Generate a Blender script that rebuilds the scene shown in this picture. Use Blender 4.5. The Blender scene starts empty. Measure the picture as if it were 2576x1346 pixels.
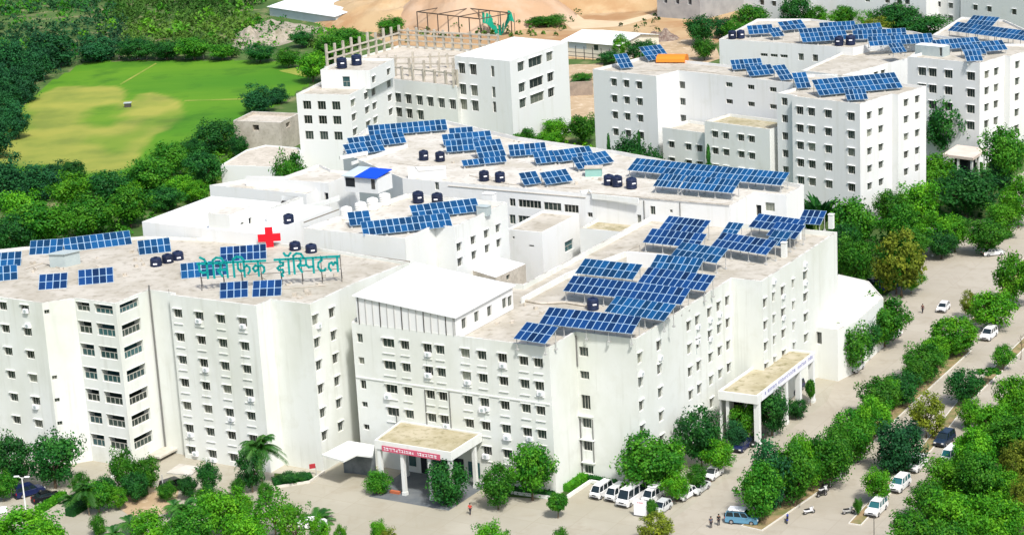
import bpy, bmesh, math, random
from mathutils import Vector, Matrix, noise
R = math.radians
rng = random.Random(11)
sc = bpy.context.scene
COL = sc.collection
# ---------------------------------------------------------------- camera (photogrammetric fit of the photograph)
F_PX, PITCH, ROLL, HCAM = 5216.0, 0.27245, -0.0542, 112.0
CX, CY = 1288.0, 673.0
_c, _s = math.cos(PITCH), math.sin(PITCH)
FW = Vector((0, _c, -_s)); UP0 = Vector((0, _s, _c)); RI0 = Vector((1, 0, 0))
_cr, _sr = math.cos(ROLL), math.sin(ROLL)
RI = _cr * RI0 + _sr * UP0; UP = -_sr * RI0 + _cr * UP0
CAMO = Vector((0, 0, HCAM))
def ray(p): return RI * (p[0] - CX) - UP * (p[1] - CY) + FW * F_PX
def P(p, z=0.0):
    d = ray(p); return CAMO + d * ((z - HCAM) / d.z)
def P2(p, z=0.0):
    w = P(p, z); return Vector((w.x, w.y))
def pr(w):
    v = Vector(w) - CAMO; k = F_PX / v.dot(FW)
    return (CX + k * v.dot(RI), CY - k * v.dot(UP))
def ztop(b, y):
    lo, hi = -5.0, 60.0
    for _ in range(40):
        m = (lo + hi) / 2
        if pr((b[0], b[1], m))[1] > y: lo = m
        else: hi = m
    return lo
def dist(w): return (Vector(w) - CAMO).dot(FW)
def tile(ox, oy, k=3.997): return lambda x, y: (ox + x / k, oy + y / k)
TA, TB, TC, TD = [tile(o, 0) for o in (322, 805, 1288, 1932)]
MA, MB_, MC, MD = [tile(o, 268.3) for o in (322, 805, 1288, 1932)]
NA, NB, NC, ND = [tile(o, 536.7) for o in (0, 644, 1288, 1932)]
SA, SB, SC, SD = [tile(o, 1008.9) for o in (0, 644, 1288, 1932)]
Q3 = tile(1717.3, 0, 2.994); Q4 = tile(0, 449.5, 2.994); Q5 = tile(858.7, 449.5, 2.994); Q6 = tile(1717.3, 449.5, 2.994)
Q7 = tile(0, 898.9, 3.0); Q8 = tile(858.7, 898.9, 3.0); Q9 = tile(1717.3, 898.9, 3.0); QB = tile(1308, 838.5, 3.649)
cam = bpy.data.cameras.new('camera'); camo = bpy.data.objects.new('camera', cam); COL.objects.link(camo)
m = Matrix((RI, UP, -FW)).transposed().to_4x4(); m.translation = CAMO
camo.matrix_world = m
cam.sensor_width = 36.0; cam.lens = 36.0 * F_PX / 2576.0; cam.clip_end = 8000; cam.clip_start = 1
sc.camera = camo
# ---------------------------------------------------------------- light
SUN_EL, SUN_AZ = 54.0, 160.0    # azimuth measured clockwise from +Y; behind the camera, to the right
w = bpy.data.worlds.new('World'); sc.world = w; w.use_nodes = True
nt = w.node_tree; bg = nt.nodes['Background']
sky = nt.nodes.new('ShaderNodeTexSky'); sky.sky_type = 'NISHITA'; sky.sun_disc = False
sky.sun_elevation = R(SUN_EL); sky.sun_rotation = R(SUN_AZ); sky.air_density = 1.0; sky.dust_density = 3.0; sky.ozone_density = 1.0
nt.links.new(sky.outputs[0], bg.inputs[0]); bg.inputs[1].default_value = 0.115
sl = bpy.data.lights.new('sun', 'SUN'); sl.energy = 2.75; sl.angle = R(5.0); sl.color = (1.0, 0.98, 0.95)
so = bpy.data.objects.new('sun', sl); COL.objects.link(so)
sd = Vector((math.sin(R(SUN_AZ)) * math.cos(R(SUN_EL)), math.cos(R(SUN_AZ)) * math.cos(R(SUN_EL)), math.sin(R(SUN_EL))))
so.rotation_euler = sd.to_track_quat('Z', 'Y').to_euler(); so.location = (60, 100, 200)
sc.view_settings.view_transform = 'Standard'; sc.view_settings.look = 'None'; sc.view_settings.gamma = 1.0
sc.view_settings.exposure = 0.62
# ---------------------------------------------------------------- materials
MATS = {}
def mat(name, col, rough=0.8, col2=None, scale=0.5, thr=(0.4, 0.65), metal=0.0, spec=0.3, stretch=None, bump=0.0, bscale=None, rnd=0.0, detail=6.0, col3=None, scale3=3.0, transl=0.0, attr=None, streak=None, joints=None):
    if name in MATS: return MATS[name]
    mt = bpy.data.materials.new(name); mt.use_nodes = True
    n = mt.node_tree; b = n.nodes['Principled BSDF']; L = n.links
    b.inputs['Roughness'].default_value = rough; b.inputs['Metallic'].default_value = metal
    b.inputs['Specular IOR Level'].default_value = spec
    b.inputs['Base Color'].default_value = (*col, 1)
    out = None
    geo = n.nodes.new('ShaderNodeNewGeometry'); pos = geo.outputs['Position']
    def nz(scl, st=None, det=detail):
        t = n.nodes.new('ShaderNodeTexNoise'); t.inputs['Scale'].default_value = scl; t.inputs['Detail'].default_value = det
        t.inputs['Roughness'].default_value = 0.6
        if st:
            mp = n.nodes.new('ShaderNodeMapping'); mp.inputs['Scale'].default_value = st
            L.new(pos, mp.inputs[0]); L.new(mp.outputs[0], t.inputs['Vector'])
        else: L.new(pos, t.inputs['Vector'])
        return t.outputs['Fac']
    def mix(fac, a, bcol):
        mx = n.nodes.new('ShaderNodeMix'); mx.data_type = 'RGBA'
        if isinstance(fac, float): mx.inputs[0].default_value = fac
        else: L.new(fac, mx.inputs[0])
        if isinstance(a, tuple): mx.inputs[6].default_value = (*a, 1)
        else: L.new(a, mx.inputs[6])
        if isinstance(bcol, tuple): mx.inputs[7].default_value = (*bcol, 1)
        else: L.new(bcol, mx.inputs[7])
        return mx.outputs[2]
    def ramp(fac, lo, hi):
        mr = n.nodes.new('ShaderNodeMapRange'); mr.inputs[1].default_value = lo; mr.inputs[2].default_value = hi
        L.new(fac, mr.inputs[0]); return mr.outputs[0]
    cur = tuple(col)
    if col2: cur = mix(ramp(nz(scale, stretch), *thr), cur, tuple(col2))
    if col3: cur = mix(ramp(nz(scale3), 0.52, 0.72), cur, tuple(col3))
    if streak:
        mm = n.nodes.new('ShaderNodeMath'); mm.operation = 'MULTIPLY'; L.new(ramp(nz(1.0, (0.9, 0.9, 0.05), 6.0), 0.54, 0.80), mm.inputs[0]); L.new(ramp(nz(0.08, None, 3.0), 0.36, 0.60), mm.inputs[1])
        cur = mix(mm.outputs[0], cur, tuple(streak))
        cur = mix(ramp(nz(0.16, None, 8.0), 0.60, 0.74), cur, tuple(0.5 * (p_ + q_) for p_, q_ in zip(col, streak)))
    if joints:
        br = n.nodes.new('ShaderNodeTexBrick'); br.inputs['Scale'].default_value = 1.0; br.inputs['Mortar Size'].default_value = 0.035; br.inputs['Brick Width'].default_value = 5.5; br.inputs['Row Height'].default_value = 4.2; br.offset = 0.0
        mp = n.nodes.new('ShaderNodeMapping'); mp.inputs['Rotation'].default_value = (0, 0, R(31)); L.new(pos, mp.inputs[0]); L.new(mp.outputs[0], br.inputs['Vector'])
        br.inputs['Color1'].default_value = (0, 0, 0, 1); br.inputs['Color2'].default_value = (.22, .22, .22, 1); br.inputs['Mortar'].default_value = (1, 1, 1, 1)
        cur = mix(br.outputs['Color'], cur, tuple(joints))
        cur = mix(ramp(nz(0.5, (1.0, .12, 1), 4.0), 0.60, 0.78), cur, tuple(joints))
    if attr:
        at = n.nodes.new('ShaderNodeAttribute'); at.attribute_name = attr
        cur = mix(at.outputs['Fac'], cur, tuple(col2 or col)) if not col2 else cur
        hv = n.nodes.new('ShaderNodeHueSaturation'); 
        mr = n.nodes.new('ShaderNodeMapRange'); mr.inputs[3].default_value = 0.5; mr.inputs[4].default_value = 1.7
        L.new(at.outputs['Fac'], mr.inputs[0]); L.new(mr.outputs[0], hv.inputs['Value'])
        mr2 = n.nodes.new('ShaderNodeMapRange'); mr2.inputs[3].default_value = 0.525; mr2.inputs[4].default_value = 0.475
        L.new(at.outputs['Fac'], mr2.inputs[0]); L.new(mr2.outputs[0], hv.inputs['Hue'])
        if isinstance(cur, tuple): hv.inputs['Color'].default_value = (*cur, 1)
        else: L.new(cur, hv.inputs['Color'])
        cur = hv.outputs[0]
    if rnd:
        oi = n.nodes.new('ShaderNodeObjectInfo'); hv = n.nodes.new('ShaderNodeHueSaturation')
        mr = n.nodes.new('ShaderNodeMapRange'); mr.inputs[3].default_value = 1 - rnd; mr.inputs[4].default_value = 1 + rnd
        L.new(oi.outputs['Random'], mr.inputs[0]); L.new(mr.outputs[0], hv.inputs['Value'])
        if isinstance(cur, tuple): hv.inputs['Color'].default_value = (*cur, 1)
        else: L.new(cur, hv.inputs['Color'])
        cur = hv.outputs[0]
    if not isinstance(cur, tuple): L.new(cur, b.inputs['Base Color'])
    if bump:
        bp = n.nodes.new('ShaderNodeBump'); bp.inputs['Strength'].default_value = bump; bp.inputs['Distance'].default_value = 0.2
        L.new(nz(bscale or scale * 6), bp.inputs['Height']); L.new(bp.outputs[0], b.inputs['Normal'])
    if transl:
        tr = n.nodes.new('ShaderNodeBsdfTranslucent'); ms = n.nodes.new('ShaderNodeMixShader'); ms.inputs[0].default_value = transl
        if isinstance(cur, tuple): tr.inputs[0].default_value = (*cur, 1)
        else: L.new(cur, tr.inputs[0])
        o = n.nodes['Material Output']; L.new(b.outputs[0], ms.inputs[1]); L.new(tr.outputs[0], ms.inputs[2]); L.new(ms.outputs[0], o.inputs[0])
    MATS[name] = mt; return mt
WHITE = mat('white painted plaster', (0.725, 0.738, 0.705), 0.85, (0.66, 0.67, 0.61), 0.12, (0.46, 0.78), stretch=(1, 1, 0.5), col3=(0.71, 0.72, 0.67), scale3=0.9, streak=(0.55, 0.55, 0.48))
WHITE_B = mat('bright white plaster', (0.745, 0.75, 0.73), 0.85, (0.73, 0.72, 0.68), 0.2, (0.5, 0.8), stretch=(1, 1, 0.4), streak=(0.62, 0.62, 0.56))
STAINED = mat('streaked plaster', (0.705, 0.725, 0.682), 0.9, (0.60, 0.62, 0.545), 0.10, (0.45, 0.72), stretch=(1, 1, 0.6), col3=(0.66, 0.675, 0.62), scale3=0.5, streak=(0.50, 0.51, 0.44))
COPING = mat('stained coping', (0.66, 0.65, 0.60), 0.95, (0.36, 0.335, 0.28), 0.35, (0.46, 0.66), col3=(0.25, 0.22, 0.18), scale3=1.4)
ROOF = mat('weathered roof screed', (0.50, 0.465, 0.395), 0.95, (0.395, 0.36, 0.29), 0.16, (0.42, 0.62), col3=(0.29, 0.26, 0.20), scale3=0.7, bump=0.1)
ROOF_W = mat('pale roof tiles', (0.585, 0.555, 0.49), 0.9, (0.46, 0.425, 0.35), 0.15, (0.44, 0.66), col3=(0.38, 0.34, 0.27), scale3=0.8)
ROOF_M = mat('mossy roof slab', (0.46, 0.41, 0.29), 0.95, (0.33, 0.29, 0.17), 0.25, (0.4, 0.65), col3=(0.18, 0.165, 0.07), scale3=0.9)
METALW = mat('white metal sheet', (0.84, 0.84, 0.83), 0.5, (0.78, 0.78, 0.77), 0.1, (0.45, 0.75))
GREYM = mat('grey metal sheet', (0.42, 0.48, 0.47), 0.6, (0.36, 0.42, 0.42), 0.5, (0.4, 0.7))
PALEBLUE = mat('pale blue metal sheet', (0.50, 0.58, 0.60), 0.6, (0.43, 0.50, 0.53), 0.2, (0.4, 0.7))
CONC = mat('bare concrete', (0.56, 0.51, 0.43), 0.95, (0.42, 0.38, 0.31), 0.4, (0.4, 0.7), col3=(0.36, 0.32, 0.25), scale3=1.5, bump=0.1)
CONC_D = mat('grey concrete', (0.40, 0.40, 0.39), 0.95, (0.31, 0.31, 0.31), 0.3, (0.4, 0.7))
GLASS = mat('dark window glass', (0.028, 0.042, 0.036), 0.25, spec=0.5, rnd=0.65)
CURTAIN = mat('curtained glass', (0.20, 0.215, 0.17), 0.4, spec=0.5, rnd=0.5)
GLASS_T = mat('teal window glass', (0.03, 0.08, 0.085), 0.2, spec=0.5, rnd=0.4)
DARK = mat('dark interior', (0.018, 0.022, 0.026), 0.9)
FRAME = mat('window frame', (0.42, 0.41, 0.36), 0.6)
FRAME_D = mat('dark steel', (0.07, 0.065, 0.06), 0.6)
PIPE = mat('grey drain pipe', (0.16, 0.16, 0.15), 0.7)
PV = mat('solar cells', (0.003, 0.050, 0.140), 0.28, spec=0.5, rnd=0.45)
PV_D = mat('deep blue solar cells', (0.003, 0.030, 0.112), 0.28, spec=0.5, rnd=0.5)
PVF = mat('aluminium panel frame', (0.34, 0.50, 0.64), 0.5)
GALV = mat('galvanised steel', (0.45, 0.45, 0.43), 0.6)
TANK = mat('navy plastic', (0.010, 0.018, 0.05), 0.45, rnd=0.3)
TANK_W = mat('white plastic', (0.78, 0.77, 0.72), 0.5)
TEAL = mat('teal sign letters', (0.0, 0.27, 0.26), 0.5)
RED = mat('red sign face', (0.72, 0.008, 0.02), 0.5)
PINKRED = mat('red fascia board', (0.55, 0.10, 0.16), 0.6)
SIGNW = mat('white sign board', (0.82, 0.82, 0.84), 0.5)
SIGNB = mat('violet lettering', (0.22, 0.22, 0.45), 0.5)
BLUET = mat('blue tarpaulin', (0.0, 0.06, 0.62), 0.6)
ORANGE = mat('orange tarpaulin', (0.75, 0.22, 0.02), 0.6)
GREENNET = mat('green shade net', (0.0, 0.22, 0.13), 0.8)
ROAD = mat('pale worn concrete', (0.42, 0.382, 0.31), 0.95, (0.36, 0.325, 0.258), 0.06, (0.40, 0.66), col3=(0.355, 0.315, 0.245), scale3=0.35, bump=0.05, joints=(0.34, 0.30, 0.235))
PAVE = mat('forecourt concrete', (0.405, 0.378, 0.305), 0.95, (0.352, 0.326, 0.254), 0.05, (0.42, 0.62), col3=(0.335, 0.30, 0.225), scale3=0.22, joints=(0.32, 0.29, 0.215))
DARKPAVE = mat('blue grey tiles', (0.12, 0.135, 0.145), 0.8, (0.18, 0.19, 0.19), 0.5, (0.4, 0.7))
KERB = mat('kerb', (0.62, 0.59, 0.52), 0.9)
SOIL = mat('median soil', (0.34, 0.24, 0.13), 1.0, (0.16, 0.17, 0.06), 0.5, (0.4, 0.62))
SAND = mat('sandy ground', (0.47, 0.35, 0.22), 1.0, (0.38, 0.275, 0.16), 0.15, (0.4, 0.65), col3=(0.66, 0.55, 0.40), scale3=0.4)
DIRT = mat('quarried earth', (0.46, 0.325, 0.175), 1.0, (0.36, 0.205, 0.095), 0.03, (0.42, 0.6), col3=(0.52, 0.385, 0.23), scale3=0.1, bump=0.3, bscale=0.2)
SCRUBG = mat('scrub soil', (0.075, 0.135, 0.03), 1.0, (0.045, 0.10, 0.018), 0.05, (0.4, 0.62), col3=(0.27, 0.24, 0.12), scale3=0.12)
UNDER = mat('undergrowth soil', (0.06, 0.105, 0.02), 1.0, (0.035, 0.07, 0.015), 0.15, (0.4, 0.62))
FIELD = mat('field grass', (0.052, 0.185, 0.003), 1.0, (0.098, 0.235, 0.006), 0.022, (0.36, 0.64), stretch=(0.5, 1.4, 1), col3=(0.028, 0.118, 0.003), scale3=0.05)
DRY = mat('dry outfield grass', (0.335, 0.325, 0.075), 1.0, (0.135, 0.225, 0.022), 0.017, (0.43, 0.62), stretch=(0.5, 1.3, 1), col3=(0.36, 0.33, 0.125), scale3=0.04)
PATH = mat('trodden path', (0.27, 0.29, 0.05), 1.0, (0.13, 0.24, 0.02), 0.12, (0.4, 0.62))
ROCK = mat('rubble', (0.40, 0.35, 0.28), 1.0, (0.22, 0.20, 0.13), 0.35, (0.4, 0.65), bump=0.4)
TRUNK = mat('bark', (0.16, 0.115, 0.075), 1.0, (0.10, 0.07, 0.045), 2.0)
L_MID = mat('mid green leaves', (0.036, 0.172, 0.008), 0.6, spec=0.25, rnd=0.22, transl=0.28, attr='tint')
L_DARK = mat('dark green leaves', (0.014, 0.108, 0.013), 0.6, spec=0.25, rnd=0.2, transl=0.25, attr='tint')
L_LITE = mat('bright green leaves', (0.066, 0.255, 0.007), 0.6, spec=0.25, rnd=0.18, transl=0.3, attr='tint')
L_OLIVE = mat('olive yellow leaves', (0.135, 0.185, 0.015), 0.7, spec=0.2, rnd=0.2, transl=0.3, attr='tint')
L_TEAL = mat('blue green leaves', (0.014, 0.088, 0.028), 0.7, spec=0.2, rnd=0.2, transl=0.2, attr='tint')  # in the far-left trees this colour also carries the corner's dark teal fade
L_PALM = mat('palm fronds', (0.028, 0.120, 0.014), 0.5, spec=0.3, rnd=0.2, transl=0.2, attr='tint')
L_SCRUB_FADE = mat('teal faded scrub leaves', (0.022, 0.088, 0.030), 0.8, spec=0.2, transl=0.2, attr='tint')  # scrub leaves with the corner's dark teal fade put into their colour
L_SCRUB = mat('scrub leaves', (0.055, 0.140, 0.020), 0.8, spec=0.2, transl=0.25, attr='tint')
# ---------------------------------------------------------------- mesh builder
class MB:
    def __init__(s): s.v = []; s.f = []; s.mi = []; s.t = []; s.m = 0; s.tint = 0.5
    def poly(s, pts):
        i = len(s.v); s.v += [tuple(p) for p in pts]; s.f.append(tuple(range(i, i + len(pts)))); s.mi.append(s.m); s.t.append(s.tint)
    def obox(s, o, ax, ay, az):
        o, ax, ay, az = Vector(o), Vector(ax), Vector(ay), Vector(az)
        c = [o, o + ax, o + ax + ay, o + ay]; d = [p + az for p in c]
        i = len(s.v); s.v += [tuple(p) for p in c + d]
        for q in ((3, 2, 1, 0), (4, 5, 6, 7), (0, 1, 5, 4), (1, 2, 6, 5), (2, 3, 7, 6), (3, 0, 4, 7)):
            s.f.append(tuple(i + k for k in q)); s.mi.append(s.m); s.t.append(s.tint)
    def box(s, c, sx, sy, sz, rz=0.0):
        ca, sa = math.cos(rz), math.sin(rz); c = Vector(c)
        ax = Vector((ca, sa, 0)) * sx; ay = Vector((-sa, ca, 0)) * sy; az = Vector((0, 0, sz))
        s.obox(c - ax / 2 - ay / 2, ax, ay, az)
    def prism(s, pts, z0, z1):
        n = len(pts); s.poly([(p[0], p[1], z1) for p in pts]); s.poly([(p[0], p[1], z0) for p in reversed(pts)])
        for i in range(n):
            a, b = pts[i], pts[(i + 1) % n]
            s.poly([(a[0], a[1], z0), (b[0], b[1], z0), (b[0], b[1], z1), (a[0], a[1], z1)])
    def tube(s, path, r, n=6, cap=True, r2=None):
        path = [Vector(p) for p in path]; rings = []
        for k, p in enumerate(path):
            d = (path[min(k + 1, len(path) - 1)] - path[max(k - 1, 0)]).normalized()
            u = d.cross(Vector((0, 0, 1)));  u = u.normalized() if u.length > 1e-3 else Vector((1, 0, 0))
            v = d.cross(u); rr = r if r2 is None else r + (r2 - r) * k / (len(path) - 1)
            if isinstance(r, (list, tuple)): rr = r[k]
            i = len(s.v); rings.append(i)
            s.v += [tuple(p + (u * math.cos(2 * math.pi * j / n) + v * math.sin(2 * math.pi * j / n)) * rr) for j in range(n)]
        for a, b in zip(rings, rings[1:]):
            for j in range(n):
                s.f.append((a + j, a + (j + 1) % n, b + (j + 1) % n, b + j)); s.mi.append(s.m); s.t.append(s.tint)
        if cap:
            s.f.append(tuple(rings[0] + j for j in range(n))); s.mi.append(s.m); s.t.append(s.tint)
            s.f.append(tuple(rings[-1] + j for j in reversed(range(n)))); s.mi.append(s.m); s.t.append(s.tint)
    def lathe(s, prof, c=(0, 0, 0), n=16):
        c = Vector(c); rings = []
        for r, z in prof:
            rings.append(len(s.v)); s.v += [(c.x + r * math.cos(2 * math.pi * j / n), c.y + r * math.sin(2 * math.pi * j / n), c.z + z) for j in range(n)]
        for a, b in zip(rings, rings[1:]):
            for j in range(n): s.f.append((a + j, a + (j + 1) % n, b + (j + 1) % n, b + j)); s.mi.append(s.m); s.t.append(s.tint)
        s.f.append(tuple(rings[-1] + j for j in range(n))); s.mi.append(s.m); s.t.append(s.tint)
    def build(s, name, mats, parent=None, origin=None, smooth=False, tint=False):
        if origin is None: origin = Vector(parent['_o']) if parent is not None and '_o' in parent else Vector((0, 0, 0))
        me = bpy.data.meshes.new(name)
        me.from_pydata([(x - origin[0], y - origin[1], z - origin[2]) for x, y, z in s.v], [], s.f)
        if not isinstance(mats, (list, tuple)): mats = [mats]
        for mm in mats: me.materials.append(mm)
        if len(mats) > 1: me.polygons.foreach_set('material_index', s.mi)
        if smooth: me.polygons.foreach_set('use_smooth', [True] * len(s.f))
        if tint:
            a = me.attributes.new('tint', 'FLOAT', 'FACE'); a.data.foreach_set('value', s.t)
        me.update()
        o = bpy.data.objects.new(name, me); COL.objects.link(o)
        if parent is not None: o.parent = parent; o['_o'] = tuple(origin)
        else: o.location = origin
        return o
def tag(o, label, cat, group=None):
    o['label'] = label; o['category'] = cat
    if group: o['group'] = group
    return o
def thing(name, label, cat, loc=(0, 0, 0), rz=0.0, group=None, local=False):
    o = bpy.data.objects.new(name, None); COL.objects.link(o); o.location = loc; o.rotation_euler = (0, 0, rz)
    o.empty_display_size = 0.5
    o['_o'] = (0, 0, 0) if local else tuple(loc)
    return tag(o, label, cat, group)
def dup(root, loc, rz=0.0, scale=None, label=None, group=None):
    r = root.copy(); COL.objects.link(r); r.location = loc; r.rotation_euler = (0, 0, rz)
    if scale is not None: r.scale = scale
    if label: r['label'] = label
    if group: r['group'] = group
    for ch in list(root.children):
        c = ch.copy(); COL.objects.link(c); c.parent = r
        for g in list(ch.children):
            d = g.copy(); COL.objects.link(d); d.parent = c
    return r
def sheet(name, pts, z, m, world=False):
    b = MB(); b.poly([(p[0], p[1], z) for p in (pts if world else [P2(q) for q in pts])]); o = b.build(name, m); o['kind'] = 'structure'; return o
# ---------------------------------------------------------------- buildings
def inset(pts, d):
    n = len(pts); out = []
    for i in range(n):
        a, b, c = pts[i - 1], pts[i], pts[(i + 1) % n]
        e1 = (b - a).normalized(); e2 = (c - b).normalized()
        n1 = Vector((-e1.y, e1.x)); n2 = Vector((-e2.y, e2.x))
        k = 1 + n1.dot(n2)
        m_ = (n1 + n2) / max(k, 0.35)
        out.append(b + m_ * d)
    return out
def dirv(deg): return Vector((math.cos(R(deg)), math.sin(R(deg))))
def walk_x(p, deg, px, z):
    d = dirv(deg); lo, hi = 0.0, 200.0
    x0 = pr((p.x, p.y, z))[0]; q = p + d * 1.0; sgn = 1 if pr((q.x, q.y, z))[0] > x0 else -1
    for _ in range(50):
        m_ = (lo + hi) / 2; q = p + d * m_
        if (pr((q.x, q.y, z))[0] - px) * sgn < 0: lo = m_
        else: hi = m_
    return p + d * lo
def chain(start, z, steps):
    """corner points walked along building axes: (degrees, 'x', pixel) or (degrees, metres)"""
    p = Vector(start); out = [p]
    for s in steps:
        p = walk_x(p, s[0], s[2], z) if s[1] == 'x' else p + dirv(s[0]) * s[1]
        out.append(p)
    return out
class Bld:
    def __init__(s, name, label, cat, pts, z1, z0=0.0, par=0.9, th=0.25, mw=None, mr=None, group=None, root=None, wall_name='wall'):
        s.pts = [Vector(p) for p in pts]; s.z1, s.z0, s.par, s.th = z1, z0, par, th
        s.mw, s.mr = mw or WHITE, mr or ROOF
        s.root = root or thing(name, label, cat, (s.pts[0].x, s.pts[0].y, z0), 0, group)
        s.holes = [[] for _ in s.pts]; s.wn = wall_name
    def edge(s, i): return s.pts[i], s.pts[(i + 1) % len(s.pts)]
    def sz(s, i, px):
        a, b = s.edge(i); e = (b - a).normalized(); nrm = Vector((e.y, -e.x, 0))
        d = ray(px); t = (Vector((a.x, a.y, 0)) - CAMO).dot(nrm) / d.dot(nrm); q = CAMO + d * t
        return (Vector((q.x, q.y)) - a).dot(e), q.z
    def at(s, i, px):
        ss, z = s.sz(i, px); a, b = s.edge(i); e = (b - a).normalized(); q = a + e * ss
        return Vector((q.x, q.y, z)), Vector((e.x, e.y, 0)), Vector((e.y, -e.x, 0))
    def raw(s, i, sc_, zc, w_, h, kind):
        a, b = s.edge(i); Ln = (b - a).length
        if kind in ('std', 'ledge', 'plain'): w_ *= 1.1; h *= 1.1
        sc_ = min(max(sc_, w_ / 2 + .22), Ln - w_ / 2 - .22) if w_ < Ln - .5 else sc_
        s0, s1, za, zb = sc_ - w_ / 2, sc_ + w_ / 2, zc - h / 2, zc + h / 2
        if s0 < 0.08 or s1 > Ln - 0.08 or za < s.z0 + 0.05 or zb > s.z1 - 0.1: return
        for q in s.holes[i]:
            if not (s1 + .05 < q[0] or s0 - .05 > q[1] or zb + .05 < q[2] or za - .05 > q[3]): return
        s.holes[i].append((s0, s1, za, zb, kind))
    def win(s, i, px, w_, h, kind='std'):
        ss, z = s.sz(i, px); s.raw(i, ss, z, w_, h, kind)
    def grid(s, i, cols, rows, w_, h, kind='std', skip=()):
        S = [s.sz(i, c)[0] for c in cols]; Z = [s.sz(i, r)[1] for r in rows]
        for a, x in enumerate(S):
            for b, z in enumerate(Z):
                if (a, b) in skip: continue
                s.raw(i, x, z, w_[a] if isinstance(w_, (list, tuple)) else w_, h[b] if isinstance(h, (list, tuple)) else h, kind)
    def finish(s, open_roof=False):
        b = MB(); n = len(s.pts); wins = []
        for i in range(n):
            a, c = s.edge(i); e = (c - a); Ln = e.length; e = e / Ln; nr = Vector((e.y, -e.x))
            def pt(u, z, dep=0.0): return (a.x + e.x * u - nr.x * dep, a.y + e.y * u - nr.y * dep, z)
            H = s.holes[i]
            us = sorted({0.0, Ln} | {h[0] for h in H} | {h[1] for h in H}); zs = sorted({s.z0, s.z1} | {h[2] for h in H} | {h[3] for h in H})
            us = [u for k, u in enumerate(us) if k == 0 or u - us[k - 1] > 1e-6]; zs = [u for k, u in enumerate(zs) if k == 0 or u - zs[k - 1] > 1e-6]
            for z0, z1 in zip(zs, zs[1:]):
                run = None
                for u0, u1 in zip(us, us[1:]):
                    um, zm = (u0 + u1) / 2, (z0 + z1) / 2
                    hole = any(h[0] < um < h[1] and h[2] < zm < h[3] for h in H)
                    if not hole: run = (run[0], u1) if run else (u0, u1)
                    if hole and run:
                        b.poly([pt(run[0], z0), pt(run[1], z0), pt(run[1], z1), pt(run[0], z1)]); run = None
                if run: b.poly([pt(run[0], z0), pt(run[1], z0), pt(run[1], z1), pt(run[0], z1)])
            for (u0, u1, z0, z1, kind) in H:
                dep = {'verandah': 1.3, 'ribbon': 0.25, 'door': 0.35, 'open': 2.5}.get(kind, 0.32)
                b.poly([pt(u0, z0), pt(u0, z1), pt(u0, z1, dep), pt(u0, z0, dep)])
                b.poly([pt(u1, z1), pt(u1, z0), pt(u1, z0, dep), pt(u1, z1, dep)])
                b.poly([pt(u0, z0, dep), pt(u1, z0, dep), pt(u1, z0), pt(u0, z0)])
                b.poly([pt(u0, z1), pt(u1, z1), pt(u1, z1, dep), pt(u0, z1, dep)])
                wins.append((a, e, nr, u0, u1, z0, z1, kind, dep))
        zr = s.z1 - s.par
        if s.par > 0:
            ins = inset(s.pts, s.th); cp = MB()
            for i in range(n):
                j = (i + 1) % n; A, B_, C_, D_ = s.pts[i], s.pts[j], ins[j], ins[i]
                cp.poly([(A.x, A.y, s.z1), (B_.x, B_.y, s.z1), (C_.x, C_.y, s.z1), (D_.x, D_.y, s.z1)])
                b.poly([(C_.x, C_.y, zr), (D_.x, D_.y, zr), (D_.x, D_.y, s.z1), (C_.x, C_.y, s.z1)])
            cp.build('coping', COPING if s.mw is not WHITE_B or s.par > .4 else WHITE, s.root)
        else: ins = s.pts
        b.build(s.wn, s.mw, s.root)
        r = MB(); r.poly([(p.x, p.y, zr) for p in ins]); r.build('roof', s.mr, s.root)
        for wdat in wins: s.window(*wdat)
        return s
    def window(s, a, e, nr, u0, u1, z0, z1, kind, dep):
        e3 = Vector((e.x, e.y, 0)); n3 = Vector((nr.x, nr.y, 0)); o = Vector((a.x, a.y, 0))
        def pt(u, z, d): return o + e3 * u - n3 * d + Vector((0, 0, z))
        b = MB(); w_, h = u1 - u0, z1 - z0
        d = dep - 0.02
        b.m = 0; b.poly([pt(u0, z0, d), pt(u1, z0, d), pt(u1, z1, d), pt(u0, z1, d)])
        def bar(ua, ub, za, zb, dd, th=0.05): b.obox(pt(ua, za, dd), e3 * (ub - ua), -n3 * th, Vector((0, 0, zb - za)))
        b.m = 1; t = 0.06; gm = GLASS; dd = d - 0.055
        if kind in ('std', 'ledge', 'plain'):
            bar(u0, u1, z0, z0 + t, dd); bar(u0, u1, z1 - t, z1, dd); bar(u0, u0 + t, z0 + t, z1 - t, dd); bar(u1 - t, u1, z0 + t, z1 - t, dd)
            nv = 2 if w_ > 1.25 else 1
            for k in range(1, nv + 1): bar(u0 + w_ * k / (nv + 1) - .03, u0 + w_ * k / (nv + 1) + .03, z0 + t, z1 - t, dd)
        elif kind in ('ribbon',):
            nv = max(2, int(round(w_ / 0.8)))
            bar(u0, u1, z0, z0 + .08, dd); bar(u0, u1, z1 - .08, z1, dd)
            for k in range(0, nv + 1): bar(max(u0, u0 + w_ * k / nv - .06), min(u1, u0 + w_ * k / nv + .06), z0 + .08, z1 - .08, dd)
        elif kind == 'verandah':
            gm = DARK; dd = 0.30; nv = max(3, int(round(w_ / 0.85))); zl = z0 + h * 0.56
            bar(u0, u1, zl - .07, zl + .07, dd); bar(u0, u1, z0, z0 + .09, dd)
            for k in range(0, nv + 1): bar(max(u0, u0 + w_ * k / nv - .055), min(u1, u0 + w_ * k / nv + .055), z0 + .09, zl - .07, dd)
            b.m = 0; b.poly([pt(u0, z0 + .09, dd + .03), pt(u1, z0 + .09, dd + .03), pt(u1, zl - .07, dd + .03), pt(u0, zl - .07, dd + .03)])
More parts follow.
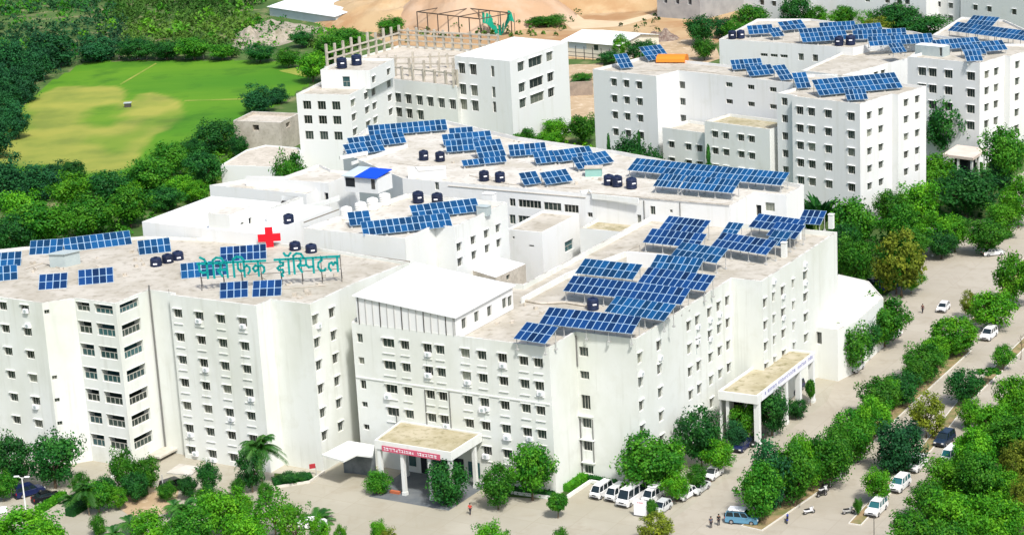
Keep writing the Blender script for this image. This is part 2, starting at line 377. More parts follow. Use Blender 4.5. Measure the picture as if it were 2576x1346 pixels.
            gm = GLASS_T if rng.random() < .5 else GLASS
        elif kind == 'teal': gm = GLASS_T; bar(u0, u1, z0, z0 + t, dd); bar(u0, u1, (z0 + z1) / 2 - .04, (z0 + z1) / 2 + .04, dd); bar(u0 + w_ / 2 - .03, u0 + w_ / 2 + .03, z0 + t, (z0 + z1) / 2 - .04, dd)
        elif kind == 'door': gm = DARK; bar(u0, u0 + .08, z0, z1, dd); bar(u1 - .08, u1, z0, z1, dd)
        elif kind == 'open': gm = DARK; bar(u0, u0 + .02, z0, z0 + .02, dd)
        else: bar(u0, u1, z0, z0 + t, dd)
        if gm is GLASS and kind in ('std', 'ledge', 'plain') and rng.random() < .1: gm = CURTAIN
        wo = b.build({'door': 'door', 'open': 'opening'}.get(kind, 'window'), [gm, FRAME], s.root)
        if kind in ('std', 'ledge', 'verandah'):
            k = MB(); ex = 0.1 if kind != 'verandah' else 0.0; pj = 0.26 if kind != 'verandah' else .1
            k.obox(pt(u0 - ex, z1 + 0.04, 0.0), e3 * (w_ + 2 * ex), n3 * pj, Vector((0, 0, 0.07))); k.build('sunshade', s.mw, wo)
        if kind == 'ledge':
            k = MB(); k.obox(pt(u0 - .05, z0 - 0.95, 0.0), e3 * (w_ + .1), n3 * 0.16, Vector((0, 0, 0.07))); k.build('ledge', s.mw, wo)
    def slab(s, name, i, px0, px1, pj, th, m, z=None):
        p, e, nr = s.at(i, px0); q, _, _ = s.at(i, px1); z = p.z if z is None else z
        k = MB(); k.obox((p.x, p.y, z), Vector((q.x - p.x, q.y - p.y, 0)), nr * pj, Vector((0, 0, th))); return k.build(name, m, s.root)
    def pipe(s, i, px0, px1, r=0.09, m=None, name='drain_pipe', off=0.12):
        p, e, nr = s.at(i, px0); q, _, _ = s.at(i, px1); k = MB(); k.tube([p + nr * off, Vector((p.x, p.y, q.z)) + nr * off], r); return k.build(name, m or PIPE, s.root)
YB = -31.0; FB, RB = YB, YB + 90
# --- hospital tower at left
ZA = 26.3
K = P2((780, 765), ZA)
lft = chain(K, ZA, [(FB + 180, 'x', 680), (RB + 180, 'x', 644), (FB + 180, 'x', 425), (RB, 1.0), (FB + 180, 'x', 373), (RB + 180, 'x', 290), (FB + 180, 'x', 187), (200, 'x', 105), (FB + 180, 'x', -50)])
rgt = chain(K, ZA, [(RB, 'x', 893)])
rearA = [P2(p, ZA) for p in ((1029, 659), (845, 630), (640, 603), (358, 594), (50, 622), (-60, 634))]
ptsA = list(reversed(lft)) + rgt[1:] + rearA
A = Bld('hospital_tower', 'tall stained white hospital tower with stacked dark balconies at the left edge', 'hospital building', ptsA, ZA, 0, 0.45, 0.3, STAINED, ROOF)
# edges: 0 A1, 1 A2, 2 A3, 3 A4, 4 A5, 5 return, 6 A6, 7 A7, 8 A8, 9 A9
rows7 = [Q4(30, 960), Q4(45, 1130), Q4(65, 1300), Q7(85, 130), Q7(105, 300), Q7(125, 470), Q7(145, 640)]
A.grid(0, [Q7(85, 130), Q7(250, 150)], rows7, 1.5, 1.25, 'std')
A.grid(1, [Q7(400, 155)], [Q4(345, 1005), Q7(395, 155), Q7(415, 325), Q7(435, 500)], 0.7, 0.6, 'plain')
rb = [Q4(625, 965), Q4(640, 1120), Q4(655, 1290), Q7(675, 120), Q7(695, 285), Q7(715, 455), Q7(735, 625)]
hb = [1.45, 1.95, 1.95, 1.95, 1.95, 1.95, 1.95]
A.grid(2, [Q7(680, 118), Q7(838, 143)], rb, [2.65, 3.55], hb, 'verandah')
ra = [Q4(980, 955), Q4(1000, 1120), Q4(1015, 1285), Q7(1030, 118), Q7(1050, 290), Q7(1065, 455), Q7(1085, 622)]
A.grid(3, [Q7(1030, 118)], ra, 4.3, hb, 'verandah')
A.win(2, Q7(750, 800), 1.4, 1.5, 'std')
rw = [Q4(1345, 1015), Q4(1365, 1195), Q7(1385, 20), Q7(1400, 192), Q7(1415, 365), Q7(1430, 535), Q7(1445, 700)]
A.grid(6, [Q4(1340, 1015), Q4(1500, 1040), Q4(1663, 1065), Q4(1828, 1088)], rw, 1.45, 1.3, 'ledge')
A.grid(9, [Q8(-180, 60)], [NB(600, 1065), NB(610, 1300), Q7(2400, 60), Q7(2412, 240), Q7(2428, 420), Q7(2445, 590)], 1.3, 1.5, 'std')
A.grid(9, [NB(762, 1000)], [NB(755, 1000), NB(770, 1232), (840, 903), (844, 960), SB(815, 30), SB(835, 260)], 1.3, 1.5, 'std')
A.finish()
A.pipe(4, (375.5, 717), (414, 1124), 0.13)
A.slab('canopy', 4, SA(1640, 465), SA(1785, 495), 4.2, 0.28, ROOF_W)
A.pipe(6, NA(1700, 760), NA(1700, 800), 0.03)
for k, (i, px) in enumerate([(0, Q4(200, 1010)), (0, Q4(215, 1120)), (6, Q4(1500, 1085)), (6, Q4(1835, 1125)), (9, NB(625, 1150)), (6, Q7(1480, 740)), (0, Q7(275, 385))]):
    p, e, nr = A.at(i, px); k_ = MB(); k_.obox(p - e * .45, e * .9, nr * .38, Vector((0, 0, .65))); k_.m = 1
    c = p + nr * .385 + Vector((0, 0, .33)); k_.tube([c, c + nr * .02], .25, 10)
    t = k_.build('air_conditioner', [SIGNW, GREYM], None, tuple(p))
    lab = ['white air conditioner box below the top left corner windows of the tower', 'white air conditioner box one storey below the highest one on the left corner', 'air conditioner under a top row window, second column of the tower front', 'air conditioner under the top row window nearest the tower corner', 'air conditioner on the receding right face of the left tower', 'air conditioner beside the lowest first column window of the tower front', 'air conditioner low on the leftmost tower wall above the trees'][k]
    tag(t, lab, 'air conditioner', 'air conditioners hung on the tower walls')
# --- front block with the entrance
ZB = 22.4
K = P2((1448, 834), ZB)
lft = chain(K, ZB, [(RB + 180, 'x', 1381), (FB + 180, 'x', 884)])
rgt = chain(K, ZB, [(FB, 'x', 1600), (RB, 'x', 1841), (FB, 'x', 1917), (RB, 'x', 2106)])
rear = chain(rgt[-1], ZB, [(FB + 180, 'x', 1640), (RB + 180, 'x', 1316)])
back = chain(rear[-1], ZB, [(FB + 180, 'x', 1010)])
ptsB = list(reversed(lft)) + rgt[1:] + rear[1:] + back[1:]
B = Bld('hospital_wing', 'white six storey hospital wing with the red fascia entrance and the big solar roof', 'hospital building', ptsB, ZB, 0, 0.8, 0.3, STAINED, ROOF)
# edges: 0 front, 1 facet, 2 pipe wall, 3 right, 4 step, 5 right rear
rowB = [Q5(645, 1275), Q8(660, 100), Q8(675, 280), Q8(690, 455), Q8(705, 640)]
colB = [Q8(365, 50), Q8(490, 75), Q8(660, 100), Q8(755, 115), Q8(945, 140), Q8(1070, 160), Q8(1225, 185), Q8(1385, 210), Q8(1495, 225)]
B.grid(0, colB, rowB, [1.9, 1.35, 1.35, 1.35, 1.35, 1.35, 1.35, 1.35, 1.35], 1.3, 'ledge', skip={(0, 4), (1, 4), (2, 4), (3, 4), (4, 4)})
B.grid(0, [Q8(165, 205)], [Q5(130, 1200), Q8(150, 25), Q8(165, 205), Q8(175, 355), Q8(185, 525)], 0.95, [1.3, 1.0, 1.3, .8, .8], 'plain')
B.grid(2, [QB(605, 640)], [QB(590, 170), QB(600, 385), QB(605, 632), QB(615, 825), QB(630, 1035), QB(640, 1250)], 1.35, [1.3, 1.1, 2.0, 1.35, 1.35, 1.25], 'plain')
B.grid(3, [(1606.7, 893), (1657, 868.7), Q6(45, 1112), Q6(110, 1070), Q6(200, 1010), Q6(270, 968), Q6(335, 925)], [(1657, 868.7), (1657, 928.9), (1660.4, 987), (1662, 1047), (1664, 1106)], 1.25, 1.55, 'std')
B.grid(5, [Q6(615, 770), Q6(680, 712), Q6(750, 672), Q6(828, 640), Q6(920, 590)], [Q6(920, 590), Q6(920, 730), Q6(925, 890), Q6(925, 1045), Q6(925, 1200)], [1.2, .8, 1.3, .8, 1.5], 1.5, 'std')
B.win(4, Q6(320, 750), 1.2, .6, 'plain')
B.finish()
B.pipe(2, QB(517, 20), QB(530, 300), 0.12); B.pipe(2, QB(555, 780), QB(585, 1310), 0.1); B.pipe(2, QB(668, 790), QB(690, 1180), 0.07)
for pa, pb in ((QB(545, 750), QB(675, 775)), (QB(560, 965), QB(690, 985)), (QB(575, 1175), QB(695, 1185))): B.slab('ledge', 2, pa, pb, .5, .12, STAINED)
B.slab('string_course', 0, Q8(115, 150), Q8(1575, 362), .12, .18, WHITE)
B.pipe(0, Q8(632, 240), Q8(650, 560), .07); B.pipe(0, Q8(815, 255), Q8(830, 560), .07); B.pipe(0, Q8(415, 380), Q8(425, 495), .06)
for k, px in enumerate((Q8(1070, 410), Q8(1095, 760), Q8(355, 310), Q8(1255, 620), Q8(660, 150))):
    p, e, nr = B.at(0, px); k_ = MB(); k_.obox(p - e * .5, e * 1.0, nr * .4, Vector((0, 0, .7))); k_.m = 1
    c = p + nr * .405 + Vector((0, 0, .35)); k_.tube([c, c + nr * .02], .26, 10)
    tag(k_.build('air_conditioner', [SIGNW, GREYM], None, tuple(p)), ['air conditioner below the shuttered window right of the two front pipes', 'air conditioner low on the front wall beside the entrance canopy', 'air conditioner left of the first front pipe under the string course', 'air conditioner between two windows above the round tree', 'air conditioner above the string course left of the paired pipes'][k], 'air conditioner', 'air conditioners hung on the front wall')
# white metal roofed ward on top of the front block
a0, a1 = ptsB[0], ptsB[1]
e = (a1 - a0).normalized(); nb = Vector((-e.y, e.x))
sx = lambda px: (B.sz(0, px)[0])
S0 = a0 + e * sx((898, 803)) + nb * .05; S1 = a0 + e * sx((1146, 843)) + nb * .05
S2 = S1 + nb * 16.6; S3 = S0 + nb * 16.6
zs = [ztop(S0, 742), ztop(S1, 797), ztop(S2, 718), ztop(S3, 662)]
WS = thing('rooftop_ward', 'rooftop ward under one big sloping white metal roof, above the entrance facade', 'rooftop building', (S0.x, S0.y, ZB))
wz = ZB - 0.75
b = MB()
Q = [S0, S1, S2, S3]
for i in range(4):
    j = (i + 1) % 4
    if i == 1:
        continue
    b.poly([(Q[i].x, Q[i].y, wz), (Q[j].x, Q[j].y, wz), (Q[j].x, Q[j].y, zs[j] - .1), (Q[i].x, Q[i].y, zs[i] - .1)])
b.build('wall', WHITE_B, WS)
ww = Bld('', '', '', [S1, S2, S2 - e * .4, S1 - e * .4], min(zs[1], zs[2]) - .15, wz, 0, .1, WHITE_B, WHITE_B, root=WS)
for px in (Q5(925, 1090), Q5(1020, 1040), Q5(1117, 998), Q5(1230, 938), Q5(1312, 900)): ww.win(0, px, 1.25, 1.5, 'plain')
ww.finish()
b = MB(); ov = .35
oc = [S0 - nb * ov - e * ov, S1 - nb * ov + e * ov, S2 + nb * ov + e * ov, S3 + nb * ov - e * ov]
b.poly([(p.x, p.y, z) for p, z in zip(oc, zs)]); b.poly([(p.x, p.y, z - .14) for p, z in reversed(list(zip(oc, zs)))])
for i in range(4):
    j = (i + 1) % 4; b.poly([(oc[i].x, oc[i].y, zs[i] - .14), (oc[j].x, oc[j].y, zs[j] - .14), (oc[j].x, oc[j].y, zs[j]), (oc[i].x, oc[i].y, zs[i])])
b.build('roof', METALW, WS)
L_ = (S1 - S0).length
for k in range(14):
    u = .35 + (L_ - .7) * k / 13.0; p = S0 + e * u - nb * .02; zt = zs[0] + (zs[1] - zs[0]) * u / L_ - .16
    b = MB(); b.obox((p.x, p.y, wz + .6), (e.x * .11, e.y * .11, 0), (-nb.x * .09, -nb.y * .09, 0), (0, 0, zt - wz - .6)); b.build('wall_post', GALV if k % 3 else FRAME_D, WS)
# --- entrance canopy
ZC = 8.0
E0 = P2(SB(1190, 390), ZC); E1 = walk_x(E0, FB, 1134.4, ZC); E2 = walk_x(E1, RB, 1212, ZC); E3 = walk_x(E2, FB + 180, 1008, ZC)
EC = thing('entrance_canopy', 'flat roofed entrance porch with a red fascia board and white columns', 'canopy', (E0.x, E0.y, 0))
b = MB(); b.prism([E0, E1, E2, E3], ZC - 1.3, ZC - .25); b.build('fascia', WHITE, EC)
ins = inset([E0, E1, E2, E3], .18)
b = MB(); b.poly([(p.x, p.y, ZC - .24) for p in ins]); b.build('roof', ROOF_M, EC)
b = MB()
for i in range(4):
    j = (i + 1) % 4; q = [E0, E1, E2, E3]
    b.poly([(q[i].x, q[i].y, ZC), (q[j].x, q[j].y, ZC), (ins[j].x, ins[j].y, ZC), (ins[i].x, ins[i].y, ZC)])
    b.poly([(q[i].x, q[i].y, ZC - .25), (q[j].x, q[j].y, ZC - .25), (q[j].x, q[j].y, ZC), (q[i].x, q[i].y, ZC)])
    b.poly([(ins[j].x, ins[j].y, ZC - .24), (ins[i].x, ins[i].y, ZC - .24), (ins[i].x, ins[i].y, ZC), (ins[j].x, ins[j].y, ZC)])
b.build('parapet', WHITE, EC)
eF = (E1 - E0).normalized(); nF = Vector((eF.y, -eF.x)); LF = (E1 - E0).length; DF = (E2 - E1).length
def col(bl, u, v, s_=.55):
    p = E0 + eF * u - nF * v; b = MB(); b.box((p.x, p.y, 0), s_, s_, ZC - 1.3, R(FB)); b.box((p.x, p.y, 0), s_ + .14, s_ + .14, .5, R(FB)); b.build('column', WHITE, EC)
for u in (.5, LF * .34, LF * .70, LF - .5): col(b, u, .45)
for u in (.5, LF - .5): col(b, u, DF - 1.6)
p = E0 + eF * (LF * .10) + nF * .05; q = E0 + eF * (LF * .86) + nF * .05
b = MB(); b.obox((p.x, p.y, ZC - 1.45), ((q - p).x, (q - p).y, 0), (nF.x * .09, nF.y * .09, 0), (0, 0, .85)); fb = b.build('fascia_board', PINKRED, EC)
rr = random.Random(4); b = MB(); u = .35; LL = (q - p).length
while u < LL - .5:
    wd = rr.uniform(.18, .5)
    if rr.random() < .86:
        for z_ in (ZC - 1.18, ZC - .92):
            if rr.random() < .8:
                c = p + eF * u + nF * .1; b.obox((c.x, c.y, z_ + rr.uniform(-.04, .04)), (eF.x * wd, eF.y * wd, 0), (nF.x * .02, nF.y * .02, 0), (0, 0, rr.uniform(.06, .14)))
        c = p + eF * (u + wd * .6) + nF * .1; b.obox((c.x, c.y, ZC - 1.26), (eF.x * .08, eF.y * .08, 0), (nF.x * .02, nF.y * .02, 0), (0, 0, .42))
    if b.v: b.build('character', SIGNW, fb); b = MB()
    u += wd + .13
# doors and dark glass under the porch, on the front wall
for (u0, u1, z0, z1, m_) in ((3.1, 4.1, .1, 3.4, DARK), (4.5, 6.3, 1.2, 3.6, GLASS_T), (6.8, 8.6, .1, 3.6, DARK), (9.0, 10.6, .1, 3.4, DARK), (11.4, 13.4, .8, 3.2, GLASS_T), (1.0, 2.2, 1.0, 3.2, GLASS_T)):
    c = E3 + eF * u0; ss = (c - a0).dot(e); c = a0 + e * ss - nb * .06
    b = MB(); b.obox((c.x, c.y, z0), (e.x * (u1 - u0), e.y * (u1 - u0), 0), (-nb.x * .05, -nb.y * .05, 0), (0, 0, z1 - z0)); b.build('entrance_glazing', m_, EC)
o_ = sheet('porch_floor', [E0 + nF * 2.2 - eF * .2, E1 + nF * 2.2 + eF * .4, E2 - nF * .3 + eF * .6, E3 - nF * .3], .016, DARKPAVE, world=True)
# link canopy between tower and front block
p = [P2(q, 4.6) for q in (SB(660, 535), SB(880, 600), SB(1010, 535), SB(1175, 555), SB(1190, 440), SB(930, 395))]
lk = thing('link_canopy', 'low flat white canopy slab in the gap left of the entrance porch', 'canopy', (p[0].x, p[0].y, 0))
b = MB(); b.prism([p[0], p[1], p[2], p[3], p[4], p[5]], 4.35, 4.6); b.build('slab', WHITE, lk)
b = MB(); c_ = (p[0] + p[3]) / 2; q = [p[0] + (p[5] - p[0]) * .75, p[2] + (p[5] - p[2]) * .72, p[3] + (p[4] - p[3]) * .75, p[4], p[5]]; b.prism(q, 0, 4.34); b.build('passage_shade_block', mat('painted passage shade', (.10, .12, .13), .9, (.2, .22, .23), .5), lk)  # dark-coloured block stands in for the shaded openings under the slab
# small awnings at the tower foot
p = [P2(q, 3.6) for q in (SA(1625, 725), SA(1935, 755), SA(2060, 650), SA(1795, 610))]
aw = thing('awning', 'small pale awning roof at the foot of the left tower, behind the dark car', 'awning', (p[0].x, p[0].y, 0))
b = MB(); b.prism(inset(p, .5), 3.4, 3.6); b.build('roof', ROOF_W, aw)
for q in p[:3]: b = MB(); b.tube([(q.x, q.y, 0), (q.x, q.y, 3.4)], .08); b.build('post', GALV, aw)
# --- right hand porch
ZR = 8.3
G1 = P2((1905, 996), ZR); G0 = walk_x(G1, FB + 180, 1806, ZR); G2 = walk_x(G1, RB, 2050, ZR); G3 = walk_x(G2, FB + 180, 1960, ZR)
RC = thing('side_porch', 'long flat side porch with a white lettered fascia and white columns, by the right road', 'canopy', (G1.x, G1.y, 0))
b = MB(); b.prism([G0, G1, G2, G3], ZR - 1.35, ZR - .32); b.build('fascia', WHITE, RC)
b = MB(); gi = inset([G0, G1, G2, G3], .3); b.poly([(q.x, q.y, ZR - .31) for q in gi]); b.build('roof', ROOF_M, RC)
b = MB(); gq = [G0, G1, G2, G3]
for i in range(4):
    j = (i + 1) % 4
    b.poly([(gq[i].x, gq[i].y, ZR), (gq[j].x, gq[j].y, ZR), (gi[j].x, gi[j].y, ZR), (gi[i].x, gi[i].y, ZR)]); b.poly([(gq[i].x, gq[i].y, ZR - .32), (gq[j].x, gq[j].y, ZR - .32), (gq[j].x, gq[j].y, ZR), (gq[i].x, gq[i].y, ZR)]); b.poly([(gi[j].x, gi[j].y, ZR - .31), (gi[i].x, gi[i].y, ZR - .31), (gi[i].x, gi[i].y, ZR), (gi[j].x, gi[j].y, ZR)])
b.build('parapet', WHITE, RC)
eR = (G2 - G1).normalized(); nR = Vector((eR.y, -eR.x)); LR = (G2 - G1).length
for k, u in enumerate((.8, LR * .28, LR * .5, LR * .74, LR - .5)):
    q = G1 + eR * u - nR * .4; b = MB(); b.box((q.x, q.y, 0), .8, .8, ZR - 1.35, R(FB)); b.box((q.x, q.y, 0), .95, .95, .5, R(FB)); b.build('column', WHITE, RC)
for u in (.8, LR * .4, LR - .6):
    q = G1 + eR * u - nR * 5.2; b = MB(); b.box((q.x, q.y, 0), .5, .5, ZR - 1.35, R(FB)); b.build('column', WHITE, RC)
for u0, u1, m_, v in ((1.0, 5.5, WHITE, 6.4), (5.5, 9.5, DARK, 6.6), (9.5, 11, WHITE, 6.4), (11, 16.5, GLASS_T, 6.7)):
    q = G1 + eR * u0 - nR * v; b = MB(); b.obox((q.x, q.y, 0), (eR.x * (u1 - u0), eR.y * (u1 - u0), 0), (-nR.x * .3, -nR.y * .3, 0), (0, 0, ZR - 1.36)); b.build('back_wall', m_, RC)
q = G1 + eR * 1.5 + nR * .04
b = MB(); b.obox((q.x, q.y, ZR - 1.2), (eR.x * (LR - 2), eR.y * (LR - 2), 0), (nR.x * .08, nR.y * .08, 0), (0, 0, 1.25)); fb = b.build('fascia_board', SIGNW, RC)
b = MB(); u = .5; rr = random.Random(8)
while u < LR - 3:
    wd = rr.uniform(.25, .7)
    if rr.random() < .8:
        c = q + eR * u + nR * .085; hh = rr.uniform(.3, .5)
        b.obox((c.x, c.y, ZR - .6), (eR.x * .12, eR.y * .12, 0), (nR.x * .02, nR.y * .02, 0), (0, 0, hh)); b.obox((c.x, c.y, ZR - .6 + hh), (eR.x * wd, eR.y * wd, 0), (nR.x * .02, nR.y * .02, 0), (0, 0, .1))
        c = c + eR * (wd - .12); b.obox((c.x, c.y, ZR - .6), (eR.x * .12, eR.y * .12, 0), (nR.x * .02, nR.y * .02, 0), (0, 0, hh * .8))
    if b.v: b.build('character', SIGNB, fb); b = MB()
    u += wd + .22
# low white-roofed annex at the right end
ZW = 8.8
pp = [P2(q, ZW) for q in ((2038, 819), (2107, 830), (2155, 807), (2222, 749), (2185, 707), (2109, 690))]
W_ = Bld('annex_hall', 'low annex hall with a bent edged cream roof at the right end of the wing', 'building', pp, ZW, 0, .12, .2, WHITE, mat('cream sheet roof', (.70, .69, .62), .8, (.62, .60, .53), .2))
W_.win(0, (2058, 850), 1.2, 1.9, 'plain'); W_.finish()
# ---------------------------------------------------------------- other buildings
def rect_back(pts, deg, depth):
    """close a front chain with a straight back, depth metres behind its ends"""
    d = dirv(deg) * depth
    return pts + [pts[-1] + d, pts[0] + d]
# central rear wing with ribbon windows
ZC1 = 25.5
c0 = P2((1122, 458), ZC1)
lf = chain(c0, ZC1, [(FB + 180, 'x', 1012)])
ch = chain(c0, ZC1, [(FB, 'x', 1838), (RB, 'x', 1898), (FB, 'x', 1978), (RB, 'x', 2022)])
ptsC = [lf[1]] + ch + [P2(q, ZC1) for q in ((1553, 380), (1305, 345), (1198, 321), (1125, 304), (930, 317), (868, 362), (862, 385))]
C1 = Bld('hospital_rear_wing', 'long white rear wing with two bands of dark ribbon windows under many arrays', 'hospital building', ptsC, ZC1, 0, .7, .3, WHITE_B, ROOF_W)
# edges: 0 left ext, 1 front
for ra_, h in ((0, 1.45), (170, 1.75)):
    for xl, xr, yl in ((1905, 1965, 958), (1995, 2222, 975), (2250, 2425, 1000), (2455, 2600, 1022)):
        l_ = MB_(xl, yl + ra_ - 5); r_ = MB_(xr, yl + ra_ + 18); s0, z0 = C1.sz(1, l_); s1, z1 = C1.sz(1, r_); C1.raw(1, (s0 + s1) / 2, (z0 + z1) / 2, s1 - s0, h, 'ribbon')
for q, w_, h in ((MC(785, 1090), .9, .8), (MC(1415, 1045), .9, 1.4), (MC(1280, 1150), .7, 2.0), (MC(1600, 1052), .5, .5)): C1.win(1, q, w_, h, 'plain')
C1.win(3, MC(2400, 1040), 1.0, 2.0, 'door'); C1.win(3, MD(20, 1010), 1.6, 1.4, 'plain')
C1.win(0, MB_(1175, 800), .8, 1.3, 'plain'); C1.win(0, MB_(1225, 790), .8, 1.6, 'plain')
C1.finish()
C1.pipe(1, MC(1328, 945), MC(1335, 1220), .08); C1.pipe(1, MC(1690, 960), MC(1690, 1100), .07)
C1.slab('string_course', 1, MC(760, 870), MC(2190, 1000), .2, .14, CONC)
C1.slab('string_course', 1, MB_(1290, 800), MC(740, 885), .12, .1, CONC)
# middle block with panels, bent front
ZC2 = 28.2
c0 = P2((762, 574), ZC2)
ch = chain(c0, ZC2, [(FB, 'x', 1019), (RB, 'x', 1094), (FB, 'x', 1142), (RB, 'x', 1276)])
bk = chain(ch[-1], ZC2, [(FB + 180, 'x', 1024)])
C2 = Bld('hospital_middle_block', 'middle white block behind the tower with white water tanks and two long solar rows', 'hospital building', ch + bk[1:], ZC2, 0, .7, .3, WHITE, ROOF_W)
C2.grid(3, [NB(2040, 325), NB(2182, 270), NB(2315, 208), NB(2432, 155)], [NB(2182, 270), NB(2190, 420)], 1.3, 1.4, 'std')
C2.finish()
# white roofed block at the left back
ZD = 28.0
c0 = P2((357, 558), ZD); ch = chain(c0, ZD, [(FB, 'x', 668)])
D1 = Bld('hospital_left_block', 'plain white flat block behind the tower roof, bordering the left woods', 'hospital building', ch + [ch[1] + dirv(RB) * 19, ch[0] + dirv(RB) * 19], ZD, 0, .25, .3, WHITE_B, METALW)
D1.win(0, NA(2063, 160), .9, 2.0, 'door'); D1.finish()
c0 = P2((522, 536), 30.6); ch = chain(c0, 30.6, [(FB, 'x', 577), (RB, 'x', 633)])
D3 = Bld('stair_house', 'small white stair house with a dark doorway, just left of the red cross', 'rooftop building', ch + [ch[2] + dirv(FB + 180) * 5, ], 30.6, 24.9, .3, .2, WHITE, ROOF_W)
D3.win(1, MA(1255, 1170), .9, 2.1, 'door'); D3.win(1, MA(1150, 1175), .9, .35, 'plain'); D3.win(0, MA(880, 1245), .8, .3, 'plain'); D3.finish()
c0 = P2((676, 524), 30.2); ch = chain(c0, 30.2, [(FB, 'x', 690), (RB, 'x', 762)])
D4 = Bld('lift_room', 'white lift room with an open topped roof well, above the dark tank behind the cross', 'rooftop building', ch + [ch[2] + dirv(FB + 180) * 4.5, ch[0] + dirv(RB) * 8], 30.2, 24.5, .9, .25, WHITE, ROOF)
D4.win(0, MA(1495, 1035), .8, .6, 'plain'); D4.finish()
ZD2 = 26.2
c0 = P2((527, 466), ZD2); ch = chain(c0, ZD2, [(FB, 'x', 770), (RB, 'x', 835)])
D2 = Bld('hospital_link_block', 'narrow white link block with a low parapet behind the left flat block', 'hospital building', ch + [ch[2] + dirv(FB + 180) * 17], ZD2, 0, .5, .25, WHITE_B, ROOF_W)
D2.finish()
ZC4 = 27.6
c0 = P2((617, 443), ZC4); ch = chain(c0, ZC4, [(FB, 'x', 826), (RB, 'x', 900)])
C4 = Bld('hospital_upper_block', 'white upper block carrying the blue tarpaulin shed, with a dark door at its end', 'hospital building', ch + [ch[2] + dirv(FB + 180) * 6, P2((802, 413), ZC4), P2((715, 444), ZC4)], ZC4, 0, .5, .25, WHITE_B, ROOF_W)
C4.win(0, MA(2002, 925), .9, 2.1, 'door'); C4.finish()
# blue tarpaulin shed
c0 = P2((866, 440), 29.4)
ch = chain(c0, 29.4, [(FB, 'x', 948), (RB, 'x', 985)]); q0, q1, q2 = ch; q3 = q2 + (q0 - q1)
ts = thing('rooftop_shed', 'little rooftop shed with a pale sheet roof half covered by a blue tarpaulin', 'shed', (q0.x, q0.y, 27.1))
b = MB(); b.prism([q0, q1, q2, q3], 26.4, 29.2); b.build('wall', WHITE_B, ts)
qa = q0 + (q1 - q0) * .42; ee = (q1 - q0).normalized(); rr_ = (q2 - q1).normalized()
b = MB(); b.obox((q0.x - ee.x * .4 - rr_.x * .4, q0.y - ee.y * .4 - rr_.y * .4, 29.22), tuple(ee * (qa - q0).length) + (0,), tuple(rr_ * ((q2 - q1).length + .8)) + (.5,), (0, 0, .1)); b.build('sheet_roof', PALEBLUE, ts)
b = MB(); b.obox((qa.x - ee.x * .4 - rr_.x * .5, qa.y - ee.y * .4 - rr_.y * .5, 29.22), tuple(ee * ((q1 - qa).length + .6)) + (0,), tuple(rr_ * ((q2 - q1).length + .4)) + (.55,), (0, 0, .13)); b.build('tarpaulin', BLUET, ts)
b = MB(); b.obox((q0.x + ee.x * .2 - rr_.x * .03, q0.y + ee.y * .2 - rr_.y * .03, 27.3), tuple(ee * 2.0) + (0,), tuple(rr_ * .02) + (0,), (0, 0, 1.6)); b.build('opening', DARK, ts)
b = MB(); p_ = q1 - ee * 1.3 - rr_ * .03; b.obox((p_.x, p_.y, 27.2), tuple(ee * .8) + (0,), tuple(rr_ * .02) + (0,), (0, 0, 1.8)); b.build('door', FRAME_D, ts)
# courtyard stair block with two dark windows
c0 = P2((1276, 577), 22.0); ch = chain(c0, 22.0, [(FB, 'x', 1363), (RB, 'x', 1456)])
G = Bld('courtyard_block', 'white courtyard block with two big dark windows, one above the other', 'hospital building', rect_back(ch, FB + 180, .01)[:3] + [ch[2] + dirv(FB + 180) * 7.5], 22.0, 0, .35, .25, WHITE_B, ROOF)
G.grid(1, [NC(575, 325)], [NC(575, 325), NC(580, 525)], 3.1, 1.9, 'teal'); G.win(0, NC(15, 245), .4, .4, 'plain'); G.win(0, NC(195, 328), .9, .3, 'plain'); G.finish()
c0 = P2((1458, 574), 21.0); ch = chain(c0, 21.0, [(FB, 'x', 1562)])
G2 = Bld('courtyard_annex', 'blank white courtyard annex with a mossy green roof beside the dark window block', 'hospital building', [ch[0] - dirv(RB) * .0, ch[1], ch[1] + dirv(RB) * 9, ch[0] + dirv(RB) * 9], 21.0, 0, .5, .25, WHITE, ROOF_M); G2.finish()
p = [P2(q, 19.5) for q in ((1247, 698), (1322, 664), (1225, 640), (1150, 668))]
F2 = Bld('courtyard_shed', 'small white metal roofed shed in the courtyard behind the rooftop ward', 'shed', p, 19.5, 0, 0, .1, CONC, METALW); F2.win(0, ((1247 + 1310) / 2, 712 - 14), 1.0, .8, 'plain'); F2.finish()
# --- hostel block on the right
YE = -44.0; FE, RE = YE, YE + 90
ZE = 26.0
K = P2((2163, 262), ZE)
lf = chain(K, ZE, [(FE + 180, 'x', 1992), (RE, 1.2), (FE + 180, 'x', 1954), (RE, 11.0), (FE + 180, 'x', 1706), (RE + 180, 'x', 1651), (FE + 180, 'x', 1491)])
rg = chain(K, ZE, [(RE, 'x', 2243), (FE, 1.6), (RE, 'x', 2330)])
pts = list(reversed(lf)) + rg[1:]
pts += [pts[-1] + dirv(FE + 180) * 9, ]
RL = walk_x(lf[-1], RE, 1622, ZE); RLF = walk_x(RL, FE, 1775, ZE); pts += [RLF, RL]
E = Bld('hostel_block', 'white stepped hostel block with rows of small windows and an orange tarpaulin on its roof', 'hostel', pts, ZE, 0, .6, .3, WHITE_B, ROOF)
